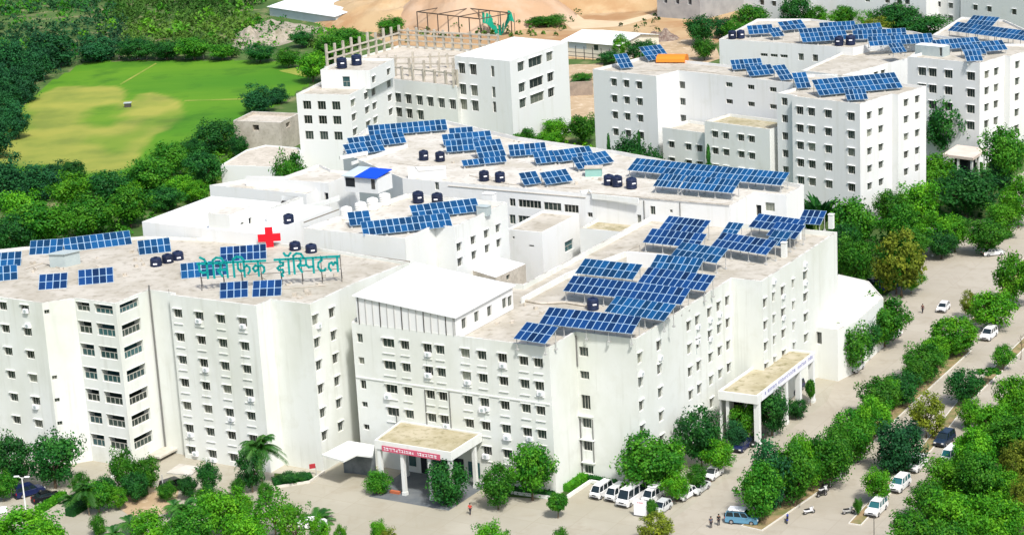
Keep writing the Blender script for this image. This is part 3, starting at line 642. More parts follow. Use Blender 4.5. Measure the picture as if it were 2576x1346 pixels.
# edges 0 left, 1 ret, 2 mid, 3 ret, 4 column, 5 ret, 6 front, 7 right1, 8 ret, 9 right2
E.grid(0, [TC(1025, 830), TC(1150, 845), TC(1280, 860)], [TC(1025, 830), TC(1030, 995), TC(1040, 1160), TC(1050, 1330)], 1.5, 1.6, 'std')
E.grid(2, [TC(1682, 855)], [TC(1682, 855), TC(1687, 1022), TC(1692, 1190)], 1.5, 1.5, 'plain')
E.grid(2, [TC(2182, 855), TC(2402, 885), TD(50, 910)], [TC(2182, 855), TC(2190, 1025)], 1.7, .95, 'plain')
E.grid(4, [MD(172, 300)], [TD(165, 1025), TD(168, 1197), MD(172, 300), MD(175, 475), MD(178, 640)], 1.4, 1.5, 'plain')
E.grid(6, [TD(320, 1105), TD(436, 1120), TD(605, 1145), TD(835, 1175)], [TD(835, 1175), MD(833, 285), MD(835, 460), MD(836, 637), MD(838, 815)], 1.6, 1.6, 'std')
E.grid(7, [MD(1018, 90), MD(1133, 50)], [MD(1018, 90), MD(1018, 265), MD(1020, 450), MD(1022, 625), MD(1024, 800)], 1.5, 1.5, 'std')
E.grid(9, [MD(1388, 130), MD(1500, 92)], [TD(1388, 1035), MD(1388, 130), MD(1388, 305), MD(1390, 483), MD(1392, 655)], 1.5, 1.5, 'std')
E.finish()
c0 = P2((1772, 305), 18.2); ch = chain(c0, 18.2, [(FE, 'x', 1936), (RE, 'x', 1962)])
EA = Bld('hostel_annex', 'three storey white annex with a stained tan roof in front of the stepped hostel', 'hostel', rect_back(ch[:2], RE, 9.0), 18.2, 0, .6, .3, WHITE, ROOF_M)
EA.grid(0, [MC(2042, 280), MC(2150, 292), MC(2303, 312), MC(2410, 330)], [MC(2042, 280), MC(2047, 447), MC(2050, 615)], 1.5, 1.4, 'std'); EA.finish()
c0 = P2((1666, 321), 15.0); ch = chain(c0, 15.0, [(FE, 'x', 1774)])
EB = Bld('hostel_lower_annex', 'lower white annex with a terrace door, left of the tan roofed annex', 'hostel', rect_back(ch, RE, 9.0), 15.0, 0, .6, .3, WHITE, ROOF)
EB.grid(0, [MC(1605, 383), MC(1775, 405), MC(1885, 420)], [MC(1605, 383), MC(1610, 545)], 1.5, 1.4, 'std'); EB.finish()
# --- hostels farther back on the right
K = P2((2465, 160), 24.0)
lf = chain(K, 24.0, [(FE + 180, 'x', 2283)]); rg = chain(K, 24.0, [(RE, 'x', 2527), (FE, 1.5), (RE, 'x', 2640)])
E2 = Bld('second_hostel', 'second stepped white hostel cut by the right edge, behind the small pavilion', 'hostel', list(reversed(lf)) + rg[1:] + [lf[1] + dirv(RE) * 20], 24.0, 0, .6, .3, WHITE_B, ROOF)
E2.grid(0, [TD(1550, 712), TD(1655, 722), TD(1815, 742), TD(2040, 770)], [TD(2040, 770), TD(2038, 938), TD(2036, 1100), TD(2034, 1265)], 1.9, 1.8, 'std')
E2.grid(1, [TD(2200, 752), TD(2295, 735)], [TD(2200, 752), TD(2200, 915), TD(2202, 1080), TD(2204, 1245)], 1.7, 1.7, 'std')
E2.grid(3, [TD(2505, 820)], [TD(2505, 655), TD(2505, 820), TD(2508, 975), TD(2510, 1130), TD(2512, 1290)], 1.7, 1.7, 'std')
E2.finish()
pts = [P2(q, 20.0) for q in ((2016, 178), (2117, 190), (2284, 147), (2330, 112), (2150, 118))]
E3_ = Bld('hostel_side_wing', 'white side wing with a slanting wall between the two stepped hostels', 'hostel', pts, 20.0, 0, .5, .3, WHITE_B, ROOF); E3_.grid(1, [TD(1085, 757), TD(1155, 742)], [TD(1085, 757)], 1.3, 1.5, 'std'); E3_.finish()
pts = [P2(q, 21.5) for q in ((1809, 99), (2006, 111), (2146, 121), (2192, 110), (2420, 108), (2300, 80), (2040, 48), (1905, 48))]
E4 = Bld('solar_hostel', 'far white hostel block almost covered in blue solar arrays, before the dark tree line', 'hostel', pts, 21.5, 0, .5, .3, WHITE_B, ROOF)
E4.grid(0, [TD(-40, 575), TD(60, 560), TD(160, 545)], [TD(60, 562)], 1.9, .7, 'plain')
E4.grid(1, [TD(318, 575), TD(475, 597)], [TD(318, 575)], 1.4, 1.6, 'plain'); E4.win(1, TD(905, 620), .9, 2.0, 'door'); E4.finish()
c0 = P2((2302, 113), 25.8); ch = chain(c0, 25.8, [(FE, 'x', 2372), (RE, 'x', 2380)])
sb = Bld('rooftop_cabin', 'grey metal rooftop cabin with a dark door on the second hostel', 'rooftop cabin', rect_back(ch[:2], RE, 3), 25.8, 23.3, 0, .1, GREYM, METALW); sb.win(0, TD(1735, 525), .7, 2.0, 'door'); sb.finish()
# --- far buildings along the top edge
def far(name, label, base, depth, h, rows, cols, mw=WHITE_B, deg=None, w_=1.6, hh=1.6, kind='std'):
    a, b_ = P2(base[0]), P2(base[1]); e = (b_ - a); n_ = Vector((-e.y, e.x)).normalized() * depth
    bl = Bld(name, label, 'building', [a, b_, b_ + n_, a + n_], h, 0, .6, .3, mw, ROOF); bl.grid(0, cols, rows, w_, hh, kind); bl.finish(); return bl
far('apartment_block', 'white apartment block at the top, left of the one with the teal window', ((2338, 72), (2414, 82)), 22, 20, [TD(1715, 45), TD(1715, 170)], [TD(1715, 170), TD(1838, 185)])
t2 = far('apartment_block', 'white apartment block in the top right corner with a wide teal window', ((2416, 84), (2640, 112)), 25, 20, [TD(2225, 95)], [TD(2085, 80), TD(2225, 95), TD(2475, 122)])
far('apartment_block', 'long white apartment block mostly hidden behind the top row of trees', ((2020, 60), (2330, 84)), 20, 14, [TD(1320, 15)], [TD(730, -30), TD(1000, -10), TD(1200, 5), TD(1320, 15), TD(1400, 20)])
far('apartment_block', 'narrow white apartment block beside the grey unfinished building', ((1872, 62), (1968, 72)), 22, 18, [TD(60, 40)], [TD(-60, 28), TD(60, 40)])
gb = far('unfinished_building', 'grey raw concrete building standing by the quarried slope at the top', ((1654, 44), (1762, 52)), 26, 16, [TC(1800, 15)], [TC(1540, 5), TC(1660, 10), TC(1785, 15)], CONC_D, kind='open', w_=1.7, hh=2.6)
# --- dormitory upper left
YN = -21.0; FN, RN = YN, YN + 92
ZN = 20.0
K = P2((880, 239), ZN)
ch = chain(K, ZN, [(RN, 'x', 990)]); lf = chain(K, ZN, [(FN + 180, 'x', 745)])
N = Bld('dormitory', 'white dormitory with nine square front windows beside the green field', 'dormitory', [lf[1], K, ch[1], ch[1] + (lf[1] - K)], ZN, 0, .6, .3, WHITE_B, ROOF)
Z3 = tile(704.3, 167.7, 5.734)
N.grid(0, [TA(1800, 1060), TA(1947, 1062), TA(2092, 1070)], [TA(1800, 1060), TA(1815, 1205), TA(1830, 1362)], 2.0, 1.9, 'plain')
N.grid(1, [Z3(1022, 540), Z3(1245, 435), Z3(1352, 388), Z3(1575, 292)], [Z3(1022, 540), Z3(1035, 748), Z3(1050, 960)], 2.4, 1.7, 'std'); N.finish()
K2 = P2((930, 178), 24.0); ch = chain(K2, 24.0, [(RN, 'x', 991)]); lf = chain(K2, 24.0, [(FN + 180, 'x', 806)])
N2 = Bld('dormitory_penthouse', 'white penthouse storey on the dormitory carrying two small dark tanks', 'rooftop building', [lf[1], K2, ch[1], ch[1] + (lf[1] - K2)], 24.0, 19.4, .6, .3, WHITE_B, ROOF)
N2.win(0, TA(2195, 825), 2.0, 2.6, 'teal'); N2.grid(1, [TB(540, 800), TB(690, 725)], [TB(540, 800)], 2.0, 1.6, 'std'); N2.finish()
# unfinished middle part with concrete columns and white stair tower
ZU = 16.5
u0, u1 = P2((988, 199), ZU), P2((1148, 217), ZU); eu = (u1 - u0).normalized(); nu = Vector((-eu.y, eu.x))
u0 = u0 - eu * 2
pu = [u0, u1] + [P2(q, ZU) for q in ((1262, 130), (1005, 114), (816, 168))]
COLM = mat('rough grey concrete', (.50, .46, .38), 1, (.36, .33, .27), .8)
U = Bld('unfinished_wing', 'half built white wing with bare concrete columns rising from its open roof slab', 'building', pu, ZU, 0, .5, .3, WHITE, CONC)
colsU = [TB(775, 835), TB(880, 843), TB(992, 852), TB(1100, 862), TB(1213, 873), TB(1325, 886)]
U.grid(0, colsU, [TB(775, 835), TB(782, 985), TB(790, 1130)], 1.9, 2.3, 'std', skip={(3, 2), (4, 2), (5, 2)}); U.finish()
Lu = (u1 - u0).length
def colrow(a_, c_, n_, h, beams, ins_=0.0):
    d = c_ - a_; dn = d.normalized(); nn_ = Vector((-dn.y, dn.x)) * ins_; a_, c_ = a_ + nn_ + dn * .6, c_ + nn_ - dn * .6; d = c_ - a_
    for j in range(n_):
        q = a_ + d * (j / (n_ - 1)); b = MB(); b.box((q.x, q.y, ZU - .5), .55, .55, h + rng.uniform(-.5, .6), math.atan2(d.y, d.x)); b.build('column', COLM, U.root)
    for z_ in beams:
        b = MB(); b.obox((a_.x, a_.y, ZU + z_), (d.x, d.y, 0), (-dn.y * .35, dn.x * .35, 0), (0, 0, .4)); b.build('beam', COLM, U.root)
colrow(pu[0], pu[1], 7, 4.2, (2.6,), 1.0)
colrow(pu[3], pu[4], 10, 6.4, (1.6, 3.4), .6)
colrow(pu[2], pu[3], 12, 5.4, (1.4, 3.0, 4.2), .6)
colrow(pu[0].lerp(pu[4], .35), pu[1].lerp(pu[2], .3), 8, 4.4, (2.6,), 0)
colrow(pu[0].lerp(pu[4], .7), pu[1].lerp(pu[2], .6), 9, 4.2, (2.4,), 0)
colrow(pu[0].lerp(pu[4], .85), pu[1].lerp(pu[2], .8), 7, 3.4, (), 0)
colrow(pu[1], pu[2], 6, 4.2, (2.6,), .8)
ZT = 23.5
t0 = P2((1143, 141), ZT); FT = math.degrees(math.atan2(eu.y, eu.x)); RT = FT + 100
ch = chain(t0, ZT, [(FT, 'x', 1282), (RT, 'x', 1428)])
T3 = Bld('stair_tower_block', 'tall plain white block with wide windows at the right end of the half built wing', 'building', [ch[0], ch[1], ch[2], ch[2] + (ch[0] - ch[1])], ZT, 0, .5, .3, WHITE_B, METALW)
T3.grid(0, [TB(1425, 690), TB(1540, 705)], [TB(1425, 690), TB(1435, 900), TB(1445, 1052)], 2.0, 2.5, 'std'); T3.grid(0, [TB(1735, 722)], [TB(1735, 722), TB(1747, 930), TB(1757, 1080)], 1.0, 2.5, 'plain')
T3.grid(1, [TB(2015, 572), TB(2165, 622), TB(2308, 580)], [TB(2158, 445), TB(2165, 620), TB(2172, 830), TB(2182, 985)], [2.8, 6.0, 2.8], [2.0, 2.2, 2.2, 2.2], 'std'); T3.finish()
# unfinished concrete house and low flat house at the field edge
c0 = P2((586, 304), 8.0); ch = chain(c0, 8.0, [(FN - 4, 'x', 705), (RN, 'x', 752)])
H1 = Bld('concrete_house', 'unfinished bare concrete house between the field and the dormitory', 'house', [ch[0], ch[1], ch[2], ch[2] + (ch[0] - ch[1])], 8.0, 0, .8, .3, CONC, CONC); H1.win(0, MA(1285, 215), 1.9, 1.5, 'open'); H1.win(1, MA(1610, 185), 2.4, 1.3, 'open'); H1.finish()
pts = [P2(q, 6.0) for q in ((555, 416), (697, 421), (760, 384), (752, 372), (668, 365), (620, 377))]
H2 = Bld('flat_house', 'low pale house with a rubbly flat roof in front of the bare concrete house', 'house', pts, 6.0, 0, .3, .3, WHITE_B, CONC); H2.finish()
# --- pavilion among the trees at right
ZP = 5.2
p0 = P2((2371, 388), ZP); p1 = P2((2448, 398), ZP); p2 = P2((2484, 374), ZP); p3 = p2 + (p0 - p1)
PV_ = thing('pavilion', 'open pavilion with a flat pinkish roof on white posts among the right trees', 'pavilion', (p0.x, p0.y, 0))
b = MB(); b.prism([p0, p1, p2, p3], ZP - .6, ZP); b.build('roof', mat('pink roof slab', (.68, .58, .50), .9, (.60, .50, .42), .3), PV_)
ii = inset([p0, p1, p2, p3], .5)
for q in ii + [(ii[0] + ii[1]) / 2, (ii[1] + ii[2]) / 2]: b = MB(); b.box((q.x, q.y, 0), .45, .45, ZP - .6, R(FE)); b.build('post', WHITE, PV_)
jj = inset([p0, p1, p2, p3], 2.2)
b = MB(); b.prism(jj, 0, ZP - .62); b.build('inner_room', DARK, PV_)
# --- low wall building right of hostel
p = [P2(q, 6.5) for q in ((2331, 306), (2362, 318), (2373, 290), (2340, 292))]
lo = Bld('gate_house', 'low white outbuilding half hidden by leaves beside the hostel right corner', 'building', p, 6.5, 0, .3, .2, WHITE, ROOF); lo.win(0, MD(1625, 250), .9, 1.2, 'plain'); lo.finish()
# --- sheds on the hill side
def gable(name, label, a, b_, depth, h, rise, mw, mr, cat='shed'):
    e = (b_ - a).normalized(); n_ = Vector((-e.y, e.x)); c, d = b_ + n_ * depth, a + n_ * depth
    t = thing(name, label, cat, (a.x, a.y, 0)); m1, m2 = (a + d) / 2, (b_ + c) / 2
    k = MB()
    for p_, q in ((a, b_), (c, d)): k.poly([(p_.x, p_.y, 0), (q.x, q.y, 0), (q.x, q.y, h), (p_.x, p_.y, h)])
    k.poly([(b_.x, b_.y, 0), (c.x, c.y, 0), (c.x, c.y, h), (m2.x, m2.y, h + rise - .1), (b_.x, b_.y, h)]); k.poly([(d.x, d.y, 0), (a.x, a.y, 0), (a.x, a.y, h), (m1.x, m1.y, h + rise - .1), (d.x, d.y, h)]); k.build('wall', mw, t)
    k = MB(); o = e * .6; s_ = n_ * .7; dz = -.25
    for A_, B2, M1, M2, sg in ((a, b_, m1, m2, -1), (d, c, m1, m2, 1)):
        pa, pb = A_ - o + s_ * sg, B2 + o + s_ * sg; M1_, M2_ = M1 - o, M2 + o
        k.poly([(pa.x, pa.y, h + dz), (pb.x, pb.y, h + dz), (M2_.x, M2_.y, h + rise), (M1_.x, M1_.y, h + rise)]); k.poly([(pa.x, pa.y, h + dz - .12), (M1_.x, M1_.y, h + rise - .12), (M2_.x, M2_.y, h + rise - .12), (pb.x, pb.y, h + dz - .12)])
        k.poly([(pa.x, pa.y, h + dz - .12), (pb.x, pb.y, h + dz - .12), (pb.x, pb.y, h + dz), (pa.x, pa.y, h + dz)])
    k.build('roof', mr, t); return t, e, n_
t, e, n_ = gable('metal_shed', 'long pale blue walled metal shed on the hillside above the field', P2((679, 40)), P2((846, 66)), 17, 3.6, 1.2, PALEBLUE, METALW)
gable('metal_shed', 'bright white roofed metal shed right behind the pale blue walled one', P2((735, 35)), P2((942, 66)), 16, 3.4, 1.2, PALEBLUE, METALW)
t, e, n_ = gable('site_shed', 'cream site shed with a broad white roof near the quarry road', P2((1420, 142)), P2((1560, 155)), 20, 5.2, 1.6, mat('cream wall', (.70, .66, .54), .9), METALW)
a = P2((1420, 142))
for u, w_, z_, h in ((2, 7, 2.8, 2.0), (12, 1.6, 2.8, 1.6)): b = MB(); q = a + e * u - n_ * .05; b.obox((q.x, q.y, z_), tuple(e * w_) + (0,), tuple(n_ * .04) + (0,), (0, 0, h)); b.build('window', GLASS if w_ < 3 else PALEBLUE, t)
fr = thing('steel_fence', 'dark steel rail fence in front of the cream site shed', 'fence', (a.x, a.y - 6, 0))
f0, f1 = P2((1428, 148)), P2((1535, 158)); ef = (f1 - f0).normalized()
for k_ in range(6): q = f0 + (f1 - f0) * k_ / 5; b = MB(); b.box((q.x, q.y, 0), .25, .25, 4.2); b.build('post', FRAME_D, fr)
for z_ in (.9, 2.1): b = MB(); b.obox((f0.x, f0.y, z_), ((f1 - f0).x, (f1 - f0).y, 0), (0, .12, 0), (0, 0, .16)); b.build('rail', FRAME_D, fr)
# dark scaffold frame behind the half built wing
s0, s1 = P2((1052, 84)), P2((1210, 104)); es = (s1 - s0); ns = Vector((-es.y, es.x)).normalized()
sf = thing('scaffold', 'rusty dark steel frame of posts and beams behind the half built wing', 'scaffold', (s0.x, s0.y, 0))
for r_ in (0, 14):
    for k_ in range(7): q = s0 + es * k_ / 6 + ns * r_; b = MB(); b.box((q.x, q.y, 0), .36, .36, 7.4); b.build('post', mat('rusty steel', (.085, .065, .05), .9), sf)
    q = s0 + ns * r_; b = MB(); b.obox((q.x, q.y, 7.1), (es.x, es.y, 0), (0, .3, 0), (0, 0, .35)); b.build('beam', MATS['rusty steel'], sf)
for k_ in range(0, 7, 2): q = s0 + es * k_ / 6; b = MB(); b.obox((q.x, q.y, 7.15), (ns.x * 14, ns.y * 14, 0), (.3, 0, 0), (0, 0, .28)); b.build('beam', MATS['rusty steel'], sf)
g0, g1 = P2((1216, 88)), P2((1296, 92)); eg = (g1 - g0); gn = thing('shade_net', 'green shade net sagging between poles on the earth slope', 'net', (g0.x, g0.y, 0))
b = MB(); N_ = 14
for k_ in range(N_):
    f = lambda t_: 7.0 - 3.2 * math.sin(math.pi * min(1, t_ * 1.15)) + 1.2 * math.sin(9 * t_)
    t0_, t1_ = k_ / N_, (k_ + 1) / N_; p_, q = g0 + eg * t0_, g0 + eg * t1_; dd = Vector((.8 * math.sin(t0_ * 12), 3.5))
    b.poly([(p_.x, p_.y, f(t0_) - 3), (q.x, q.y, f(t1_) - 3), (q.x + dd.x, q.y + dd.y, f(t1_)), (p_.x + dd.x, p_.y + dd.y, f(t0_))])
    b.poly([(p_.x + .05, p_.y + .05, f(t0_) - 3.05), (p_.x + dd.x, p_.y + dd.y + .05, f(t0_) - .05), (q.x + dd.x, q.y + dd.y + .05, f(t1_) - .05), (q.x, q.y + .05, f(t1_) - 3.05)])
b.build('net', GREENNET, gn)
for k_ in (0, .5, 1): q = g0 + eg * k_; b = MB(); b.tube([(q.x, q.y + 3.4, 0), (q.x, q.y + 3.4, 7.2)], .1); b.build('pole', FRAME_D, gn)
# orange tarpaulin roof cover on the hostel
c0 = P2((1650, 155), 25.9); ch = chain(c0, 25.9, [(FE + 26, 'x', 1722)]); e = (ch[1] - ch[0]).normalized(); n_ = Vector((-e.y, e.x))
b = MB(); L_ = (ch[1] - ch[0]).length; NS = 8; W2 = 4.5
for k_ in range(NS):
    a0_, a1_ = math.pi * k_ / NS, math.pi * (k_ + 1) / NS
    f = lambda a_: (W2 / 2 * (1 - math.cos(a_)), .35 + 1.5 * math.sin(a_) ** .7)
    (y0, z0), (y1, z1) = f(a0_), f(a1_); p_ = ch[0]
    P_ = [p_ + n_ * y0, p_ + e * L_ + n_ * y0, p_ + e * L_ + n_ * y1, p_ + n_ * y1]; b.poly([(P_[0].x, P_[0].y, 25.3 + z0), (P_[1].x, P_[1].y, 25.3 + z0), (P_[2].x, P_[2].y, 25.3 + z1), (P_[3].x, P_[3].y, 25.3 + z1)])
    for q in (p_, p_ + e * L_): b.poly([(q.x + n_.x * y0, q.y + n_.y * y0, 25.4), (q.x + n_.x * y1, q.y + n_.y * y1, 25.4), (q.x + n_.x * y1, q.y + n_.y * y1, 25.3 + z1), (q.x + n_.x * y0, q.y + n_.y * y0, 25.3 + z0)])
tag(b.build('tarpaulin_cover', ORANGE, None, (c0.x, c0.y, 25.4)), 'long orange tarpaulin hump lying on the stepped hostel roof', 'tarpaulin')
# grey cabin on tower roof
c0 = P2((126, 672), 25.9); ch = chain(c0, 25.9, [(FB + 20, 'x', 165), (40, 'x', 203)])
cb = thing('rooftop_cabin', 'small grey green metal cabin on the tower roof between two solar arrays', 'rooftop cabin', (c0.x, c0.y, 25.8))
q = [ch[0], ch[1], ch[2], ch[2] + (ch[0] - ch[1])]; b = MB(); b.prism(q, 25.8, 28.0); b.build('wall', GREYM, cb)
b = MB(); b.prism(inset(q, -.25), 28.0, 28.12); b.build('roof', GREYM, cb)
# ---------------------------------------------------------------- solar arrays
WN = {3: 'three', 4: 'four', 5: 'five', 6: 'six', 7: 'seven', 8: 'eight', 9: 'nine', 10: 'ten', 11: 'eleven', 12: 'twelve', 13: 'thirteen', 14: 'fourteen', 15: 'fifteen', 16: 'sixteen', 17: 'seventeen', 18: 'eighteen'}
def arr(bl, br, z0, n, phrase, group, nr=2, tilt=25.0, L=1.62, roof=None, pv=None):
    a, b_ = P2(bl, z0), P2(br, z0); e = b_ - a; W = e.length; e = e / W; pw = W / n; rz = math.atan2(e.y, e.x)
    t = thing('solar_array', WN[n] + '-panel solar array ' + phrase, 'solar array', (a.x, a.y, z0), rz, group, local=True)
    ct, st = math.cos(R(tilt)), math.sin(R(tilt)); U = Vector((0, ct, st)); Nn = Vector((0, -st, ct)); X = Vector((1, 0, 0))
    k = MB(); g = .012; fw = .045
    o = X * g + U * g; w_, l_ = pw - 2 * g, L - 2 * g
    k.m = 1; k.obox(o - Nn * .04, X * w_, U * l_, Nn * .04)
    k.m = 0
    q = o + X * fw + U * fw + Nn * .004
    k.poly([q, q + X * (w_ - 2 * fw), q + X * (w_ - 2 * fw) + U * (l_ - 2 * fw), q + U * (l_ - 2 * fw)])
    first = k.build('panel', [pv or PV, PVF], t, (0, 0, 0))
    for j in range(nr):
        for i in range(n):
            if i == 0 and j == 0: continue
            c = first.copy(); COL.objects.link(c); c.parent = t; c.location = X * (pw * i) + U * (L * j)
    k = MB(); D = nr * L; dn = -(z0 - roof) if roof is not None else -.55
    for u in (.12, .5, .88):
        p_ = U * (D * u) - Nn * .12; k.obox(p_ - U * .04, X * W, U * .08, Nn * .07)
    m_ = max(2, int(W / 3.2) + 1)
    for i in range(m_):
        x = .3 + (W - .6) * i / (m_ - 1)
        for u in (.12, .88):
            p_ = U * (D * u); k.obox((x - .05, p_.y - .05, dn), X * .1, (0, .1, 0), (0, 0, p_.z - dn - .1))
            k.obox((x - .18, p_.y - .18, dn), X * .36, (0, .36, 0), (0, 0, .22))
    k.build('support_frame', GALV, t, (0, 0, 0)); return t
ZAr = 25.85; g = 'solar arrays on the left tower roof'
for bl, br, n, ph, pv in (
    (NA(290, 420), NA(630, 397), 5, 'at the rear edge of the tower roof, left of the grey cabin', 0),
    (NA(655, 392), NA(1330, 310), 10, 'along the rear edge of the tower roof, behind the grey cabin', 0),
    (NA(1400, 420), NA(1725, 385), 5, 'behind the three dark tanks on the tower roof', 0),
    (NA(-140, 553), NA(208, 527), 5, 'cut by the left edge of the view, rear one of two', 0),
    (NA(-180, 700), NA(178, 664), 5, 'cut by the left edge of the view, front one of two', 0),
    (NA(385, 772), NA(672, 750), 4, 'on the front edge of the tower roof, above the plain curved wall', 1),
    (NA(790, 725), NA(1143, 692), 5, 'in front of the grey cabin, above the balcony column', 1),
    (Q4(1365, 755), Q4(1725, 722), 7, 'standing behind the left word of the teal sign', 0),
    (Q4(1658, 628), Q4(2008, 602), 7, 'just left of the red cross, touching the teal letters', 1),
    (Q4(1655, 905), Q4(1868, 890), 4, 'below the teal sign, left of a matching pair', 1),
    (Q4(1898, 892), Q4(2118, 880), 4, 'below the teal sign, right of a matching pair', 1)):
    arr(bl, br, ZAr, n, ph, g, tilt=30, L=1.7, roof=25.3, pv=PV_D if pv else PV)
g = 'solar arrays on the middle block roof'
for bl, br, n, ph in (
    (MB_(437, 1300), MB_(1335, 1205), 14, 'in front of the two on the middle block roof'),
    (MB_(940, 1130), MB_(1615, 1052), 10, 'behind the long one on the middle block roof, by the dark tanks'),
    (MB_(300, 1200), MB_(520, 1178), 3, 'short one at the left end, beside the white tanks')):
    arr(bl, br, 28.0, n, ph, g, tilt=30, L=1.65, roof=27.5)
g = 'solar arrays on the rear wing roof'
zc = 25.4
for bl, br, n, ph, nr in (
    (MB_(495, 300), MB_(1285, 235), 14, 'the rearmost long row at the left end of the rear wing', 2),
    (MB_(310, 428), MB_(872, 362), 10, 'middle of three staggered rows at the left end of the rear wing', 2),
    (MB_(280, 495), MB_(660, 442), 7, 'front of three staggered rows at the left end of the rear wing', 2),
    (MB_(1310, 330), MB_(1552, 312), 4, 'small rear one behind the stacked group beside the rooftop tanks', 2),
    (MB_(1247, 395), MB_(1738, 352), 8, 'upper row of the stacked group right of the pair of tanks', 2),
    (MB_(1275, 460), MB_(1610, 434), 6, 'lower row of the stacked group right of the pair of tanks', 2),
    (MB_(1600, 525), MB_(1875, 495), 5, 'in the middle of the rear wing roof, above the low sloping row', 3),
    (MB_(1440, 600), MB_(1880, 553), 8, 'lowest sloping single row above two dark tanks', 1),
    (MB_(1910, 503), MB_(2285, 475), 7, 'behind the bent gap at the centre of the rear wing roof', 2),
    (MC(245, 577), MC(455, 555), 4, 'left half of the front centre pair on the rear wing', 2),
    (MC(465, 560), MC(838, 510), 7, 'right half of the front centre pair on the rear wing', 2),
    (MC(665, 632), MC(885, 598), 4, 'beside the small green roofed cabin on the rear wing', 2),
    (MC(878, 585), MC(1030, 555), 3, 'small one at the right end of the south facing arrays, rear wing', 2),
    (MC(125, 792), MC(300, 768), 3, 'short lone one above the ribbon windows', 2),
    (MC(345, 787), MC(615, 745), 5, 'lone one right of the short one above the ribbon windows', 2)):
    arr(bl, br, zc, n, ph, g, tilt=30, L=1.68, nr=nr, roof=24.8)
for bl, br, n, ph in (
    (MC(1155, 640), MC(1665, 692), 10, 'left end of the slanted upper row, rear wing right end'),
    (MC(1668, 693), MC(2190, 745), 10, 'middle of the slanted upper row, rear wing right end'),
    (MC(2193, 745), MC(2704, 795), 10, 'right end of the slanted upper row, at the rear wing corner'),
    (MC(1415, 800), MC(1672, 822), 6, 'left part of the slanted lower row at the rear wing right end'),
    (MC(1680, 823), MC(2215, 872), 11, 'right part of the slanted lower row at the rear wing right end')):
    arr(bl, br, 26.2, n, ph, g, tilt=24, L=1.9, roof=24.8)
g = 'solar arrays on the front wing roof'
zb = 23.4
for bl, br, n, ph in (
    (NC(12, 1258), NC(332, 1312), 5, 'lowest and nearest on the front wing roof, at the parapet'),
    (NC(268, 1108), NC(1205, 1212), 14, 'long one along the front parapet, above the drain pipe wall'),
    (NC(925, 988), NC(1530, 1082), 10, 'right of the dark tank on the front wing roof, near the corner'),
    (NC(510, 780), NC(1700, 918), 18, 'longest one across the middle of the front wing roof'),
    (NC(630, 603), NC(1215, 668), 9, 'behind the longest one, by the two big dark windows'),
    (NC(1262, 692), NC(1940, 782), 11, 'behind the longest one, reaching the right parapet'),
    (NC(1370, 562), NC(1850, 607), 8, 'narrow one in the diagonal chain of the front wing, middle part'),
    (NC(1590, 430), NC(2055, 503), 8, 'in the diagonal chain, before the gap with the stair door'),
    (NC(1475, 160), NC(1900, 212), 8, 'rear row of the upper left group on the front wing'),
    (NC(1312, 292), NC(1868, 352), 9, 'front row of the upper left group on the front wing'),
    (NC(2085, 225), NC(2240, 242), 3, 'tiny one atop the right part of the diagonal chain'),
    (NC(1998, 330), NC(2555, 420), 10, 'front row of the right part of the diagonal chain'),
    ((1882, 571), (2003, 588), 8, 'behind the sandy gap at the far right roof end'),
    ((2006, 562), (2064, 566), 4, 'last one at the far right roof corner above the trees'),
    ((1922, 614), (1968, 620), 3, 'small one above the white parapet piers at right'),
    ((1927, 592), (2000, 602), 5, 'between the parapet piers and the far right row')):
    arr(bl, br, zb, n, ph, g, tilt=24, L=1.88, roof=21.6, pv=PV_D if rng.random() < .5 else PV)
g = 'solar arrays on the stepped hostel'
for bl, br, n, ph, nr in (
    (TC(1092, 692), TC(1225, 678), 3, 'alone at the left end of the stepped hostel roof', 3),
    (TC(1372, 612), TC(1592, 582), 5, 'behind the orange tarpaulin hump', 3),
    (Q3(378, 528), Q3(610, 512), 7, 'rear left one of the chain on the stepped hostel', 2),
    (Q3(505, 577), Q3(700, 558), 5, 'second from the left in the chain on the stepped hostel', 2),
    (Q3(742, 608), Q3(838, 597), 3, 'third from the left in the chain on the stepped hostel', 3),
    (Q3(862, 668), Q3(970, 660), 3, 'fourth from the left in the chain on the stepped hostel', 3),
    (Q3(1030, 722), Q3(1660, 662), 16, 'longest one along the stepped hostel front', 3),
    (Q3(1240, 758), Q3(1398, 748), 5, 'hanging out over the stepped hostel front edge', 2)):
    arr(bl, br, 26.0, n, ph, g, tilt=28, L=1.8, nr=nr, roof=25.4)
g = 'solar arrays on the far hostel'
for bl, br, n, ph, nr in (
    (Q3(500, 262), Q3(690, 250), 5, 'at the left end of the far solar hostel', 2),
    (Q3(757, 232), Q3(935, 212), 5, 'behind the left end of the far solar hostel', 2),
    (Q3(680, 282), Q3(768, 272), 3, 'small low one near the left end of the far solar hostel', 2),
    (Q3(905, 322), Q3(1250, 298), 10, 'front left of the big cluster on the far solar hostel', 3),
    (Q3(1040, 240), Q3(1310, 226), 8, 'rear left of the big cluster on the far solar hostel', 2),
    (Q3(1310, 255), Q3(1515, 240), 6, 'rear middle of the big cluster before the yellow bush', 2),
    (Q3(1290, 300), Q3(1692, 282), 11, 'centre of the big cluster on the far solar hostel', 2),
    (Q3(1410, 350), Q3(1895, 322), 14, 'front middle of the big cluster on the far solar hostel', 2),
    (Q3(1585, 402), Q3(1690, 392), 4, 'tongue hanging below the big cluster', 2)):
    arr(bl, br, 22.0, n, ph, g, tilt=28, L=1.9, nr=nr, roof=21)
g = 'solar arrays on the second hostel'
